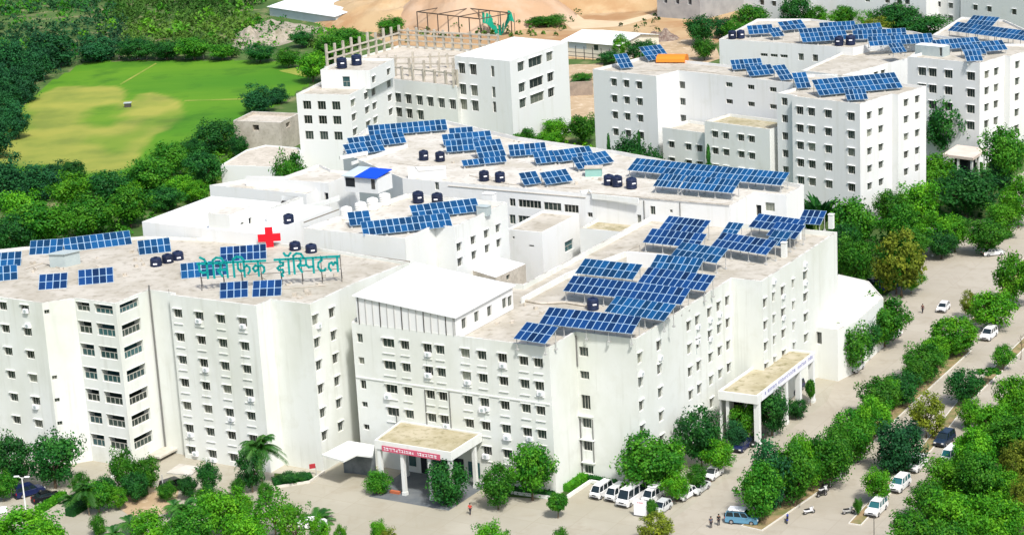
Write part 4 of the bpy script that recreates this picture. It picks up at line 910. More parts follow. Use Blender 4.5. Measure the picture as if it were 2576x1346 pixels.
for bl, br, n, ph, nr in (
    (Q3(1905, 378), Q3(2255, 352), 11, 'behind the grey cabin on the second hostel', 2),
    (Q3(2140, 465), Q3(2265, 458), 4, 'front tip above the second hostel corner', 2),
    (Q3(2125, 418), Q3(2290, 405), 5, 'between the front tip and the rear row on the second hostel', 2),
    (Q3(2285, 390), Q3(2450, 375), 5, 'right one on the second hostel roof', 2)):
    arr(bl, br, 24.4, n, ph, g, tilt=28, L=1.9, nr=nr, roof=23.4)
for bl, br, n, ph in (
    (Q3(1995, 232), Q3(2290, 272), 9, 'left half of the long strip toward the top right'),
    (Q3(2290, 272), Q3(2580, 310), 9, 'right half of the long strip toward the top right'),
    (Q3(2130, 182), Q3(2330, 200), 7, 'topmost and farthest one at upper right')):
    arr(bl, br, 22.5, n, ph, 'solar arrays on the far right roofs', tilt=26, L=2.0, roof=20)
p = [P2(q, 21.0) for q in (Q3(1880, 265), Q3(2600, 350), Q3(2640, 250), Q3(2420, 150), Q3(2100, 130))]
Bld('third_hostel', 'flat white roofed hostel at the right edge under the long solar strip', 'hostel', p, 21.0, 0, .5, .3, WHITE_B, ROOF).finish()
# ---------------------------------------------------------------- water tanks
def tank_proto(white):
    m_ = TANK_W if white else TANK
    t = thing('water_tank', 'x', 'water tank', (0, 0, 0), 0, 'rooftop water tanks', local=True)
    b = MB(); pf = [(.70, 0), (.78, .05)]
    for k in range(5): z = .12 + k * .26; pf += [(.78, z), (.83, z + .05), (.83, z + .15), (.78, z + .2)]
    pf += [(.78, 1.50), (.66, 1.60), (.3, 1.66)]; b.lathe(pf, n=18); b.build('body', m_, t, (0, 0, 0), smooth=False)
    b = MB(); b.lathe([(.26, 1.64), (.28, 1.68), (.28, 1.76), (.1, 1.79)], n=12); b.build('lid', m_, t, (0, 0, 0))
    if not white:
        b = MB(); b.box((.0, -.835, .82), .55, .03, .2); b.build('label_patch', SIGNW, t, (0, 0, 0))
    return t
tb, tw = tank_proto(False), tank_proto(True); usedt = {0: False, 1: False}
def tank(px, z, label, white=0, s_=1.0):
    p = P(px, z); src = tw if white else tb
    if not usedt[white]: usedt[white] = True; o = src; o.location = p; o.scale = (s_, s_, s_); o['label'] = label
    else: o = dup(src, p, rng.uniform(-.5, .5), (s_, s_, s_), label)
    return o
def cradle(px, z, h, w_=2.0):
    p = P(px, z); return p
tank(NA(1575, 560), 25.3, 'dark blue tank nearest the front of the three in a row on the tower roof', s_=1.15)
tank(NA(1692, 527), 25.3, 'dark blue tank in the middle of the three in a row on the tower roof', s_=1.15)
tank(NA(1795, 497), 25.3, 'dark blue tank at the rear of the three in a row on the tower roof', s_=1.15)
tank(NB(398, 400), 25.3, 'dark tank behind the teal sign, left of two, right of the red cross', s_=1.15)
tank(NB(560, 425), 25.3, 'dark tank behind the teal sign, right of two, near the roof gutter', s_=1.15)
tank(MA(1620, 1188), 27.5, 'dark tank on the ledge behind the red cross', s_=1.1)
tank(MA(1450, 1165), 27.5, 'plump white tank directly behind the red cross', 1, 1.2)
for q, l_ in ((MB_(270, 1130), 'first white tank from the left on the middle block'), (MB_(415, 1082), 'second white tank from the left on the middle block'), (MB_(533, 1040), 'third white tank from the left on the middle block'), (MB_(655, 992), 'fourth white tank, rightmost in the white row on the middle block')): tank(q, 27.5, l_, 1, 1.25)
tank(MB_(990, 968), 27.5, 'dark tank left of two behind the solar rows of the middle block', s_=1.2); tank(MB_(1182, 985), 27.5, 'dark tank right of two behind the solar rows of the middle block', s_=1.2)
tank(MB_(1045, 540), 24.8, 'dark tank left of two on the flat roof beside the stacked arrays', s_=1.15); tank(MB_(1210, 552), 24.8, 'dark tank right of two on the flat roof beside the stacked arrays', s_=1.15)
tank(MB_(1652, 748), 24.8, 'dark tank left of two above the ribbon windows', s_=1.15); tank(MB_(1812, 760), 24.8, 'dark tank right of two above the ribbon windows', s_=1.15)
tank(MC(975, 790), 24.8, 'greenish dark tank at the left of three on the roof bulge', s_=1.15); tank(MC(1058, 805), 24.8, 'dark tank in the middle of three on the roof bulge', s_=1.2); tank(MC(1203, 825), 24.8, 'dark tank at the right of three on the roof bulge', s_=1.2)
tank(TB(222, 690), 23.4, 'small dark tank left of two on the dormitory penthouse', s_=1.6); tank(TB(370, 658), 23.4, 'small dark tank right of two on the dormitory penthouse', s_=1.6)
tank(NC(815, 968), 21.6, 'dark tank amid the solar arrays of the front wing', s_=1.1)
tank(TC(2215, 395), 21, 'dark tank left of two at the end of the far solar hostel', s_=1.3); tank(TC(2300, 390), 21, 'dark tank right of two at the end of the far solar hostel', s_=1.3)
tank(TD(715, 462), 21, 'greenish tank in front of the big solar cluster', s_=1.4); tank(TD(830, 455), 21, 'round dark tank in front of the big solar cluster', s_=1.5)
tank((1930, 884), 7.1, 'black tank left of two on the side porch roof', s_=1.2); tank((1944, 876), 7.1, 'black tank right of two on the side porch roof', s_=1.2)
# green roofed cabin on rear wing
c0 = P2(MC(760, 700), 25); gc = thing('rooftop_cabin', 'tiny teal cabin with a dark window on the rear wing roof', 'rooftop cabin', (c0.x, c0.y, 24.8))
b = MB(); b.box((c0.x + 1.2, c0.y + 1.2, 24.8), 3.0, 2.2, 1.5, R(FB + 25)); b.build('wall', mat('teal paint', (.25, .45, .40), .7), gc)
b = MB(); b.box((c0.x + 1.2, c0.y + 1.2, 26.3), 3.4, 2.6, .12, R(FB + 25)); b.build('roof', CONC, gc)
# roof bulge (raised water room) under the three tanks
pts = [P2(q, 25.6) for q in (MC(690, 870), MC(760, 855), MC(820, 890), MC(1270, 935), MC(1300, 800), MC(860, 740))]
# ---------------------------------------------------------------- teal roof sign
GB = [P2(q, 25.3) for q in ((509, 741), (861, 718))]
eg = (GB[1] - GB[0]).normalized(); ng = Vector((eg.y, -eg.x)); LG = (GB[1] - GB[0]).length
G_A = ((498, 668), (852, 647))     # headline end points in the photograph
def on_sign(px):
    d = ray(px); n3 = Vector((ng.x, ng.y, 0)); o = Vector((GB[0].x, GB[0].y, 0)); t = (o - CAMO).dot(n3) / d.dot(n3); q = CAMO + d * t
    return (Vector((q.x, q.y)) - GB[0]).dot(eg), q.z
uA, zA_ = on_sign((496, 664)); uB, zB_ = on_sign((668, 656)); uC, zC_ = on_sign((690, 654)); uD, zD_ = on_sign((853, 645))
SG = thing('roof_sign', 'teal Devanagari letter sign on thin posts across the tower roof', 'sign', (GB[0].x, GB[0].y, 25.3))
GL = {
 'pa': (.9, [[(.12, 1), (.12, .55), (.3, .38), (.62, .42)], [(.66, 1), (.66, 0)]]),
 'sa': (1.0, [[(.2, 1), (.32, .85), (.3, .66), (.08, .52), (.38, .08)], [(.2, .52), (.72, .52)], [(.74, 1), (.74, 0)]]),
 'pha': (1.05, [[(.1, 1), (.1, .55), (.26, .38), (.5, .42)], [(.52, 1), (.52, 0)], [(.52, .6), (.72, .74), (.9, .6), (.9, .35), (.76, .2)]]),
 'ka': (1.0, [[(.46, 1), (.46, 0)], [(.46, .62), (.26, .72), (.08, .52), (.22, .3), (.46, .48)], [(.46, .62), (.68, .72), (.86, .56), (.86, .32), (.74, .2)]]),
 'ha': (.85, [[(.4, 1), (.4, .82), (.66, .76), (.62, .6), (.34, .56), (.18, .44), (.3, .3), (.56, .32), (.62, .14), (.44, 0), (.56, -.12)]]),
 'aa': (.4, [[(.2, 1), (.2, 0)]]),
 'ta': (.8, [[(.42, 1), (.42, .8), (.16, .66), (.1, .36), (.28, .1), (.6, .12), (.66, .24)]]),
 'la': (.95, [[(.78, 1), (.78, 0)], [(.78, .5), (.6, .62), (.46, .44), (.36, .62), (.16, .54), (.1, .3), (.26, .06)]]),
 'hs': (.6, [[(.2, 1), (.32, .85), (.3, .66), (.08, .52), (.38, .08)], [(.2, .52), (.6, .52)]]),
 'i': (.4, [[(.2, 1), (.2, 0)], [(.2, 1), (.2, 1.2), (.45, 1.36), (.8, 1.3), (.98, 1)]]),
 'ii': (.1, []), }
def word(glyphs, u0, u1, z0, z1, H):
    tot = sum(GL[g_][0] for g_, _ in glyphs); sc_ = (u1 - u0) / tot
    def pt(x, y): u = u0 + x * sc_; zl = z0 + (z1 - z0) * (x / tot); q = GB[0] + eg * u; return Vector((q.x, q.y, zl + (y - 1) * H))
    w_ = .165
    def stroke(b, pl):
        for (x0, y0), (x1, y1) in zip(pl, pl[1:]):
            a, c = pt(x0, y0), pt(x1, y1); d = (c - a); 
            if d.length < 1e-4: continue
            d.normalize(); side = d.cross(Vector((ng.x, ng.y, 0))); n3 = Vector((ng.x, ng.y, 0)) * .18
            b.obox(a - side * w_ - d * w_ * .6 - n3 / 2, (c - a) + d * w_ * 1.2, side * 2 * w_, n3)
    x = 0
    for g_, extra in glyphs:
        b = MB(); wd, st = GL[g_]
        stroke(b, [(x, 1), (x + wd, 1)])
        for s_ in st: stroke(b, [(x + p_[0], p_[1]) for p_ in s_])
        for s_ in extra: stroke(b, [(x + p_[0], p_[1]) for p_ in s_])
        b.build('letter', TEAL, SG); x += wd
E_M = [[(.66, 1), (.5, 1.28), (.22, 1.42)]]; O_M = [[(-.1, 1.42), (.02, 1.24), (.24, 1.22), (.42, 1.42)]]
word([('pa', E_M), ('i', []), ('sa', []), ('i', []), ('pha', []), ('ka', [])][0:1] + [('i', []), ('sa', []), ('i', []), ('pha', []), ('ka', [])], uA, uB, zA_, zB_, 2.35)
word([('ha', []), ('aa', O_M), ('i', []), ('hs', []), ('pa', []), ('ta', []), ('la', [])], uC, uD, zC_, zD_, 2.35)
for u in (0, .16 * LG, .29 * LG, .43 * LG, .57 * LG, .72 * LG, .86 * LG, LG):
    q = GB[0] + eg * u - ng * .2; b = MB(); b.tube([(q.x, q.y, 25.3), (q.x, q.y, 30.2)], .06); b.box((q.x, q.y, 25.3), .7, .7, .28); b.build('post', FRAME_D, SG)
    q2 = q - ng * 2.2; b = MB(); b.tube([(q.x, q.y, 28.6), (q2.x, q2.y, 25.3)], .04); b.build('brace', FRAME_D, SG)
for z_ in (27.9, 29.6):
    b = MB(); q, q2 = GB[0] - ng * .15, GB[1] - ng * .15; b.tube([(q.x, q.y, z_), (q2.x, q2.y, z_ + .0)], .045); b.build('rail', FRAME_D, SG)
# red cross
q = P(( 680, 630), 25.3); cr_ = thing('red_cross_sign', 'big red cross sign standing at the rear of the tower roof', 'sign', tuple(q))
base = Vector((q.x, q.y)); zc_ = ztop(base, 598); ee = eg; b = MB()
def slab3(b, x0, x1, z0, z1): p_ = base + ee * x0 + ng * .15; b.obox((p_.x, p_.y, z0), (ee.x * (x1 - x0), ee.y * (x1 - x0), 0), (-ng.x * .3, -ng.y * .3, 0), (0, 0, z1 - z0))
slab3(b, -.62, .62, zc_ - 1.75, zc_ + 1.75); b.build('upright', RED, cr_)
b = MB(); slab3(b, -1.85, -.62, zc_ - .62, zc_ + .62); slab3(b, .62, 1.85, zc_ - .62, zc_ + .62); b.build('crossbar', RED, cr_)
for x in (-.5, .5): p_ = base + ee * x - ng * .3; b = MB(); b.tube([(p_.x, p_.y, 25.3), (p_.x, p_.y, zc_ + 1)], .06); b.build('post', FRAME_D, cr_)
# rooftop clutter: pipes, vents, parapet piers
def roof_pipe(pxs, z, label, m_=None, r=.09):
    pts = [P(q, z) for q in pxs]; b = MB(); b.tube(pts, r)
    tag(b.build('roof_pipe', m_ or CONC, None, tuple(pts[0])), label, 'pipe', 'pipes laid on the hospital roofs')
roof_pipe((NA(1560, 665), NA(1800, 610), NA(1560, 700)), 25.45, 'bent pipe on the tower roof in front of the three dark tanks', r=.16)
roof_pipe((NB(640, 362), NB(1545, 488)), 25.6, 'dark gutter pipe along the rear of the tower roof', mat('dark gutter', (.20, .18, .14), .9), r=.14)
roof_pipe((MA(1770, 1165), MA(2120, 1035)), 27.7, 'dark double pipe running back beside the white tanks', mat('dark gutter', (.20, .18, .14), .9), r=.1)
roof_pipe((NC(110, 870), NC(290, 905), NC(540, 895), NC(760, 930)), 21.8, 'pipe across the front wing roof in front of the longest array', r=.18)
for k, (px, l_) in enumerate(((Q6(765, 560), 'first white parapet pier on the right roof edge'), (Q6(872, 425), 'second white parapet pier on the right roof edge'), (Q6(1120, 345), 'third stained parapet pier near the right roof corner'))):
    p = P(px, 22.3); b = MB(); b.box((p.x, p.y, 21.6), .8, .8, 2.4, R(FB)); b.box((p.x, p.y, 24.0), .95, .95, .12, R(FB))
    tag(b.build('parapet_pier', WHITE, None, (p.x, p.y, 21.6)), l_, 'pier', 'piers on the right parapet')
# coolers on the C1 roof, dish boxes
for k, (px, z, l_) in enumerate(((MB_(1705, 960), 27.5, 'pale boxy unit behind the back solar row on the middle block'), (NB(1040, 335), 25.4, 'low tray unit by the gutter on the middle block foot'), (MB_(1650, 1090), 27.6, 'green glazed box at the right end of the back solar row'))):
    p = P(px, z); b = MB(); b.box((p.x, p.y, z), 2.0, 1.4, 1.5, R(FB)); b.box((p.x, p.y, z + 1.5), 2.15, 1.55, .1, R(FB))
    tag(b.build('rooftop_unit', [GREYM if k else WHITE_B], None, (p.x, p.y, z)), l_, 'rooftop unit')
# ---------------------------------------------------------------- ground
def gsheet(name, pts, z, m): return sheet(name, pts, z, m)
b = MB(); b.poly([(-3000, -200, 0), (3000, -200, 0), (3000, 6000, 0), (-3000, 6000, 0)]); o = b.build('ground', SCRUBG); o['kind'] = 'structure'
gsheet('forecourt', [(-300, 1190), (-300, 1700), (3000, 1700), (3000, 420), (2560, 440), (2400, 600), (2250, 690), (1990, 760), (1500, 900), (900, 1000), (300, 1100)], .008, PAVE)
gsheet('road', [(2080, 1010), (1640, 1346), (1500, 1600), (2300, 1600), (2420, 1250), (2640, 1000), (2640, 400), (2560, 440), (2440, 560), (2330, 620), (2210, 720)], .012, ROAD)
def band(name, pl, w_, h, top, side=None):
    """raised strip with kerb along a pixel polyline on the ground"""
    L_ = [P2(q) for q in pl]; lft, rgt = [], []
    for i, p_ in enumerate(L_):
        d = (L_[min(i + 1, len(L_) - 1)] - L_[max(i - 1, 0)]).normalized(); n_ = Vector((-d.y, d.x)) * w_ / 2; lft.append(p_ + n_); rgt.append(p_ - n_)
    pts = rgt + list(reversed(lft))
    if h > 0:
        b = MB(); b.prism(pts, 0, h); o = b.build('kerb', KERB); o['kind'] = 'structure'
        n = len(pts); b = MB(); b.poly([(p.x, p.y, h + .004) for p in inset(pts, .18)]); o = b.build(name, top); o['kind'] = 'structure'
    else:
        b = MB(); b.poly([(p.x, p.y, .02) for p in pts]); o = b.build(name, top); o['kind'] = 'structure'
band('median', [(1890, 1330), (2075, 1205), (2220, 1060), (2330, 960), (2420, 880)], 3.4, .16, SOIL)
band('median', [(2455, 815), (2530, 740), (2640, 590)], 3.0, .16, SOIL)
band('verge', [(2150, 1320), (2215, 1250), (2330, 1130), (2420, 1015), (2500, 940), (2640, 800)], 1.9, .14, SOIL)
gsheet('garden_ground', [(2230, 1500), (2330, 1290), (2420, 1110), (2500, 1030), (2640, 920), (2800, 1500)], .03, UNDER)
gsheet('garden_ground', [(2040, 560), (2040, 700), (2230, 745), (2330, 625), (2400, 600), (2500, 540), (2560, 430), (2640, 330), (2300, 330), (2000, 450)], .028, UNDER)
gsheet('planting_bed', [(690, 1190), (800, 1200), (770, 1216), (690, 1225)], .03, UNDER)
gsheet('sandy_yard', [(285, 1268), (360, 1222), (450, 1230), (440, 1290), (330, 1300)], .03, SAND)
gsheet('planting_bed', [(1260, 1230), (1395, 1240), (1395, 1256), (1250, 1248)], .03, UNDER)
gsheet('planting_bed', [(1412, 1240), (1470, 1200), (1600, 1225), (1590, 1240), (1475, 1214), (1425, 1250)], .03, UNDER)
# kerb walls of the parking bay
def lowwall(pxs, h, w_, m_, name, label, cat):
    t = [P2(q) for q in pxs]; b = MB()
    for a_, c_ in zip(t, t[1:]):
        d = (c_ - a_).normalized(); n_ = Vector((-d.y, d.x)) * w_; b.obox((a_.x - n_.x / 2, a_.y - n_.y / 2, 0), ((c_ - a_).x, (c_ - a_).y, 0), (n_.x, n_.y, 0), (0, 0, h))
    return tag(b.build(name, m_, None, (t[0].x, t[0].y, 0)), label, cat)
lowwall([SC(-120, 905), SC(0, 930), SC(390, 985)], .5, .3, WHITE, 'low_wall', 'low white wall along the planting bed below the front facade', 'wall')
lowwall([SC(560, 975), SC(790, 820), SC(1160, 885)], .5, .3, WHITE, 'low_wall', 'low white wall bent round the minibus parking bay', 'wall')
lowwall([SB(150, 880), SB(540, 820), SB(690, 715)], .35, .25, KERB, 'low_wall', 'low kerb wall by the planting bed at the tower corner', 'wall')
# field
FLD = [(-140, 440), (-100, 330), (60, 268), (110, 215), (215, 157), (590, 150), (720, 158), (795, 205), (720, 250), (640, 300), (540, 370), (420, 430), (330, 452), (200, 452), (60, 440)]
random.seed(3)
def wob(pl, n_=5, amp=3.0):
    out = []
    for i in range(len(pl)):
        a_, c_ = pl[i], pl[(i + 1) % len(pl)]
        for k in range(n_): t_ = k / n_; out.append((a_[0] + (c_[0] - a_[0]) * t_ + random.uniform(-amp, amp), a_[1] + (c_[1] - a_[1]) * t_ + random.uniform(-amp, amp) * .6))
    return out
DRYP = [(-140, 400), (-60, 330), (40, 285), (95, 238), (150, 216), (290, 217), (326, 228), (322, 252), (338, 236), (390, 231), (436, 244), (467, 256), (464, 282), (432, 324), (388, 344), (362, 384), (340, 410), (300, 432), (216, 434), (190, 412), (60, 420)]
GRNP = [(205, 305), (235, 272), (290, 262), (318, 278), (300, 292), (335, 296), (290, 320), (240, 322)]
def sdist(p, pl):
    ins = False; dm = 1e9; j = len(pl) - 1
    for i in range(len(pl)):
        a_, c_ = pl[i], pl[j]
        if (a_.y > p.y) != (c_.y > p.y) and p.x < (c_.x - a_.x) * (p.y - a_.y) / (c_.y - a_.y) + a_.x: ins = not ins
        d = c_ - a_; t_ = max(0, min(1, (p - a_).dot(d) / d.dot(d))); dm = min(dm, (a_ + d * t_ - p).length); j = i
    return dm if ins else -dm
fw_, dw_, gw_ = [P2(q) for q in wob(FLD, 5, 3)], [P2(q) for q in DRYP], [P2(q) for q in GRNP]
x0_, x1_ = min(q.x for q in fw_), max(q.x for q in fw_); y0_, y1_ = min(q.y for q in fw_), max(q.y for q in fw_)
ST = 1.5; vid = {}; VV, FF, TT = [], [], []
ss_ = lambda t_: max(0, min(1, t_)) ** 2 * (3 - 2 * max(0, min(1, t_)))
def fv(i, j):
    if (i, j) in vid: return vid[i, j]
    c = Vector((x0_ + i * ST, y0_ + j * ST * 1.8)); vid[i, j] = len(VV); VV.append((c.x, c.y, .02))
    nz_ = noise.noise(Vector((c.x * .07, c.y * .03, 1))) * 3.0 + noise.noise(Vector((c.x * .25, c.y * .10, 3))) * 2.0 + noise.noise(Vector((c.x * .6, c.y * .3, 5))) * 1.2
    d_ = ss_((sdist(c, dw_) + nz_ * .7 + .6) / 2.6) * (1 - .85 * ss_((sdist(c, gw_) + nz_ + 3) / 7)) * (1 - .35 * ss_((-28 - c.x + nz_ * 6 - (c.y - 440) * .25) / 40))
    blot = noise.noise(Vector((c.x * .035, c.y * .018, 9))) + .5 * noise.noise(Vector((c.x * .12, c.y * .05, 4)))
    TT.append(max(0, min(1, d_ * (1 - .55 * ss_((blot - .12) / .4))))); return vid[i, j]
for i in range(int((x1_ - x0_) / ST)):
    for j in range(int((y1_ - y0_) / (ST * 1.8))):
        if sdist(Vector((x0_ + (i + .5) * ST, y0_ + (j + .5) * ST * 1.8)), fw_) < 0: continue
        FF.append((fv(i, j), fv(i + 1, j), fv(i + 1, j + 1), fv(i, j + 1)))
fm = FIELD.copy(); fm.name = 'sports field turf'; n = fm.node_tree; pb = n.nodes['Principled BSDF']; src_ = pb.inputs['Base Color'].links[0].from_socket
at_ = n.nodes.new('ShaderNodeAttribute'); at_.attribute_name = 'tint'
tx = n.nodes.new('ShaderNodeTexNoise'); tx.inputs['Scale'].default_value = .05; tx.inputs['Detail'].default_value = 8; ge = n.nodes.new('ShaderNodeNewGeometry'); n.links.new(ge.outputs['Position'], tx.inputs['Vector'])
m1 = n.nodes.new('ShaderNodeMix'); m1.data_type = 'RGBA'; m1.inputs[6].default_value = (.41, .345, .075, 1); m1.inputs[7].default_value = (.24, .245, .05, 1)
mr_ = n.nodes.new('ShaderNodeMapRange'); mr_.inputs[1].default_value = .4; mr_.inputs[2].default_value = .62; n.links.new(tx.outputs['Fac'], mr_.inputs[0]); n.links.new(mr_.outputs[0], m1.inputs[0])
m2 = n.nodes.new('ShaderNodeMix'); m2.data_type = 'RGBA'; n.links.new(at_.outputs['Fac'], m2.inputs[0]); n.links.new(src_, m2.inputs[6]); n.links.new(m1.outputs[2], m2.inputs[7]); n.links.new(m2.outputs[2], pb.inputs['Base Color'])
me = bpy.data.meshes.new('field'); me.from_pydata(VV, [], FF); me.materials.append(fm); me.attributes.new('tint', 'FLOAT', 'POINT').data.foreach_set('value', TT); o = bpy.data.objects.new('field', me); COL.objects.link(o); o['kind'] = 'structure'
gsheet('path', [(300, 213), (391, 160), (395, 161), (304, 215)], .06, PATH)
gsheet('path', [(464, 253), (615, 249), (615, 251), (464, 256)], .06, PATH)
gsheet('bare_patch', wob([(700, 180), (740, 172), (770, 188), (780, 197), (745, 190)], 3, 2), .06, PATH)
# quarried slope, tracks and hills at the top
gsheet('earth_slope', wob([(930, 90), (1010, 40), (1080, -40), (1300, -80), (1900, -60), (1900, 60), (1750, 135), (1700, 160), (1640, 150), (1400, 150), (1200, 130), (1000, 120)], 4, 4), .03, DIRT)
gsheet('track', [(1330, -10), (1400, 0), (1470, 50), (1560, 55), (1660, 30), (1665, 40), (1560, 68), (1440, 75)], .06, mat('pale track', (.62, .49, .32), 1, (.55, .42, .27), .1))
gsheet('earth_slope', wob([(1415, 165), (1520, 160), (1520, 300), (1425, 310), (1425, 250)], 3, 3), .033, SAND)
gsheet('earth_slope', wob([(1640, 110), (1790, 90), (1810, 150), (1720, 175), (1650, 165)], 3, 3), .035, SAND)
gsheet('rubble_ground', wob([(595, 95), (640, 62), (680, 50), (760, 62), (830, 75), (760, 100), (690, 118), (620, 125), (560, 135), (590, 110)], 4, 4), .03, ROCK)
def mound(name, c, rx, ry, h, m_, seed=0, rz=0.0, n=34, rough=.35):
    p0 = P(c); b = MB(); vs = {}
    for i in range(n + 1):
        for j in range(n + 1):
            x, y = (i / n * 2 - 1), (j / n * 2 - 1); r_ = math.hypot(x, y)
            hh = max(0, 1 - r_ ** 2) ** 1.0 * h
            f = noise.noise(Vector((x * 2.2 + seed * 7, y * 2.2, seed))) * rough + noise.noise(Vector((x * 6 + seed * 3, y * 6, seed * 2))) * rough * .4
            hh = max(-.3, hh * (1 + f) - .15)
            ca, sa = math.cos(rz), math.sin(rz); X, Y = x * rx, y * ry
            vs[i, j] = (p0.x + X * ca - Y * sa, p0.y + X * sa + Y * ca, hh)
    for i in range(n):
        for j in range(n): b.poly([vs[i, j], vs[i + 1, j], vs[i + 1, j + 1], vs[i, j + 1]])
    o = b.build(name, m_); o['kind'] = 'structure'; return o
mound('earth_mound', (1210, 50), 34, 30, 14, mat('red earth', (.44, .285, .17), 1, (.50, .37, .26), .05, (.4, .6), bump=.4, bscale=.3), 1)
mound('earth_mound', (1000, 40), 30, 40, 9, DIRT, 2, .4)
mound('earth_mound', (1560, -10), 60, 40, 16, DIRT, 3)
mound('earth_mound', (1475, 10), 30, 20, 8, MATS['red earth'], 4)
mound('rock_outcrop', (636, 100), 7, 17, 2.4, ROCK, 5, .3, rough=1.0)
mound('rock_outcrop', (712, 96), 5, 16, 2.0, ROCK, 6, -.5, rough=1.0)
mound('rubble_heap', (1665, 100), 6, 5, 2.5, mat('scrap heap', (.16, .11, .09), 1, (.3, .25, .2), 1.0), 7, rough=1.2)
mound('hill', (250, -150), 260, 180, 26, SCRUBG, 8, rough=.5)
mound('hill', (900, -130), 120, 90, 16, SCRUBG, 9, rough=.5)
# ---------------------------------------------------------------- vegetation
def leaf(b, c, s_, rnd_, flat=.35, outw=None):
    n_ = Vector((rnd_.gauss(0, 1), rnd_.gauss(0, 1), rnd_.gauss(0, 1) + flat))
    if outw is not None: n_ += outw * 1.3
    n_.normalize(); u = n_.cross(Vector((rnd_.random() - .5, rnd_.random() - .5, rnd_.random() - .5))).normalized(); v = n_.cross(u)
    a = rnd_.uniform(.7, 1.3) * s_; h = a * rnd_.uniform(.45, .7)
    b.poly([c - u * a * .5, c - v * h * .5 + u * a * .08, c + u * a * .5, c + v * h * .5 + u * a * .08])
def crown(seed, K, per, ls, shape, cl=.15):
    rd = random.Random(seed); b = MB()
    for k in range(K):
        while True:
            x, y, z = rd.uniform(-1, 1), rd.uniform(-1, 1), rd.uniform(-1, 1); q = x * x + y * y + z * z
            if .18 < q < 1: break
        if rd.random() < .75: f = (rd.uniform(.72, 1.0)) / math.sqrt(q); x, y, z = x * f, y * f, z * f
        c = shape(x, y, z, rd); t0 = rd.uniform(.15, .85); r0 = cl * rd.uniform(.7, 1.35)
        out = Vector((x, y, z)).normalized() if q > 0 else Vector((0, 0, 1))
        for j in range(per):
            d = Vector((rd.gauss(0, 1), rd.gauss(0, 1), rd.gauss(0, .8))); d = d.normalized() * r0 * rd.random() ** .45
            b.tint = min(1, max(0, t0 + rd.uniform(-.15, .15))); leaf(b, c + d, ls, rd, .5, out * .6 + d.normalized() * .5)
    return b
def trunk_mesh(seed, h0, top, n=5, r=.03):
    rd = random.Random(seed); b = MB(); b.tube([(0, 0, -.02), (rd.uniform(-.02, .02), rd.uniform(-.02, .02), h0), (rd.uniform(-.03, .03), 0, h0 + (top - h0) * .5)], [r, r * .8, r * .4], 7)
    for k in range(n):
        a = k * 6.28 / n + rd.uniform(-.4, .4); z0 = h0 * rd.uniform(.75, 1.2); e = Vector((math.cos(a) * .3, math.sin(a) * .3, top * rd.uniform(.6, .82)))
        b.tube([(0, 0, z0), (e.x * .45, e.y * .45, (z0 + e.z) / 2 + .03), e], [r * .55, r * .38, r * .14], 5)
    return b
PROTO = {}
def proto(key, name, lm, K, per, ls, shape, h0, cl=.15, tr=.03):
    t = thing(name, 'x', 'tree', (0, 0, -500), 0, local=True)
    trunk_mesh(hash(key) % 97 + 3, h0, .9, r=tr).build('trunk', TRUNK, t, (0, 0, 0))
    crown(sum(map(ord, key)), K, per, ls, shape, cl).build('crown', lm, t, (0, 0, 0), tint=True)
    PROTO[key] = t
def sh_round(z0, e=1.0, nf=.34):
    def f(x, y, z, rd):
        w_ = (1 - .25 * max(0, -z)) ; p_ = noise.noise(Vector((x * 1.7 + z0 * 9, y * 1.7, z * 1.7 + e * 5)))
        s_ = 1 + p_ * nf * 2
        return Vector((x * .42 * w_ * s_, y * .42 * w_ * s_, z0 + (1 - z0) * (.5 + .46 * z * s_)))
    return f
def sh_cone(z0):
    def f(x, y, z, rd): w_ = .46 * (1 - (z * .5 + .5)) ** .7 + .05; return Vector((x * w_, y * w_, z0 + (1 - z0) * (.5 + .5 * z)))
    return f
for v in range(3):
    proto('mid%d' % v, 'broadleaf_tree', L_MID, 104, 62, .053, sh_round(.14 + .03 * v, 1 + v), .25, .14)
    proto('lite%d' % v, 'broadleaf_tree', L_LITE, 92, 62, .054, sh_round(.12 + .04 * v, 4 + v, .40), .22, .14)
    proto('dark%d' % v, 'broadleaf_tree', L_DARK, 104, 62, .053, sh_round(.12 + .03 * v, 7 + v), .22, .14)
for v in range(2):
    proto('olive%d' % v, 'broadleaf_tree', L_OLIVE, 84, 50, .055, sh_round(.15, 11 + v, .3), .3, .12)
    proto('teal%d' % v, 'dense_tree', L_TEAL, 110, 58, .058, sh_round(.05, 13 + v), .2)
    proto('bush%d' % v, 'bush', L_MID if v else L_DARK, 90, 56, .062, sh_round(.0, 15 + v, .25), .1, .17)
    proto('airy%d' % v, 'open_tree', L_LITE, 60, 26, .055, sh_round(.2, 18 + v, .35), .35, .12, .022)
proto('topiary0', 'clipped_tree', L_MID, 150, 36, .07, sh_round(.32, 20, .03), .36, .1, .03)
proto('dome0', 'clipped_tree', L_LITE, 200, 40, .05, sh_round(.05, 21, .06), .2, .1)
proto('cypress0', 'cypress_tree', L_DARK, 90, 36, .10, sh_cone(.02), .1, .10)
proto('flat0', 'umbrella_tree', L_MID, 60, 40, .08, lambda x, y, z, rd: Vector((x * .46, y * .46, .86 + z * .10)), .75, .08, .016)
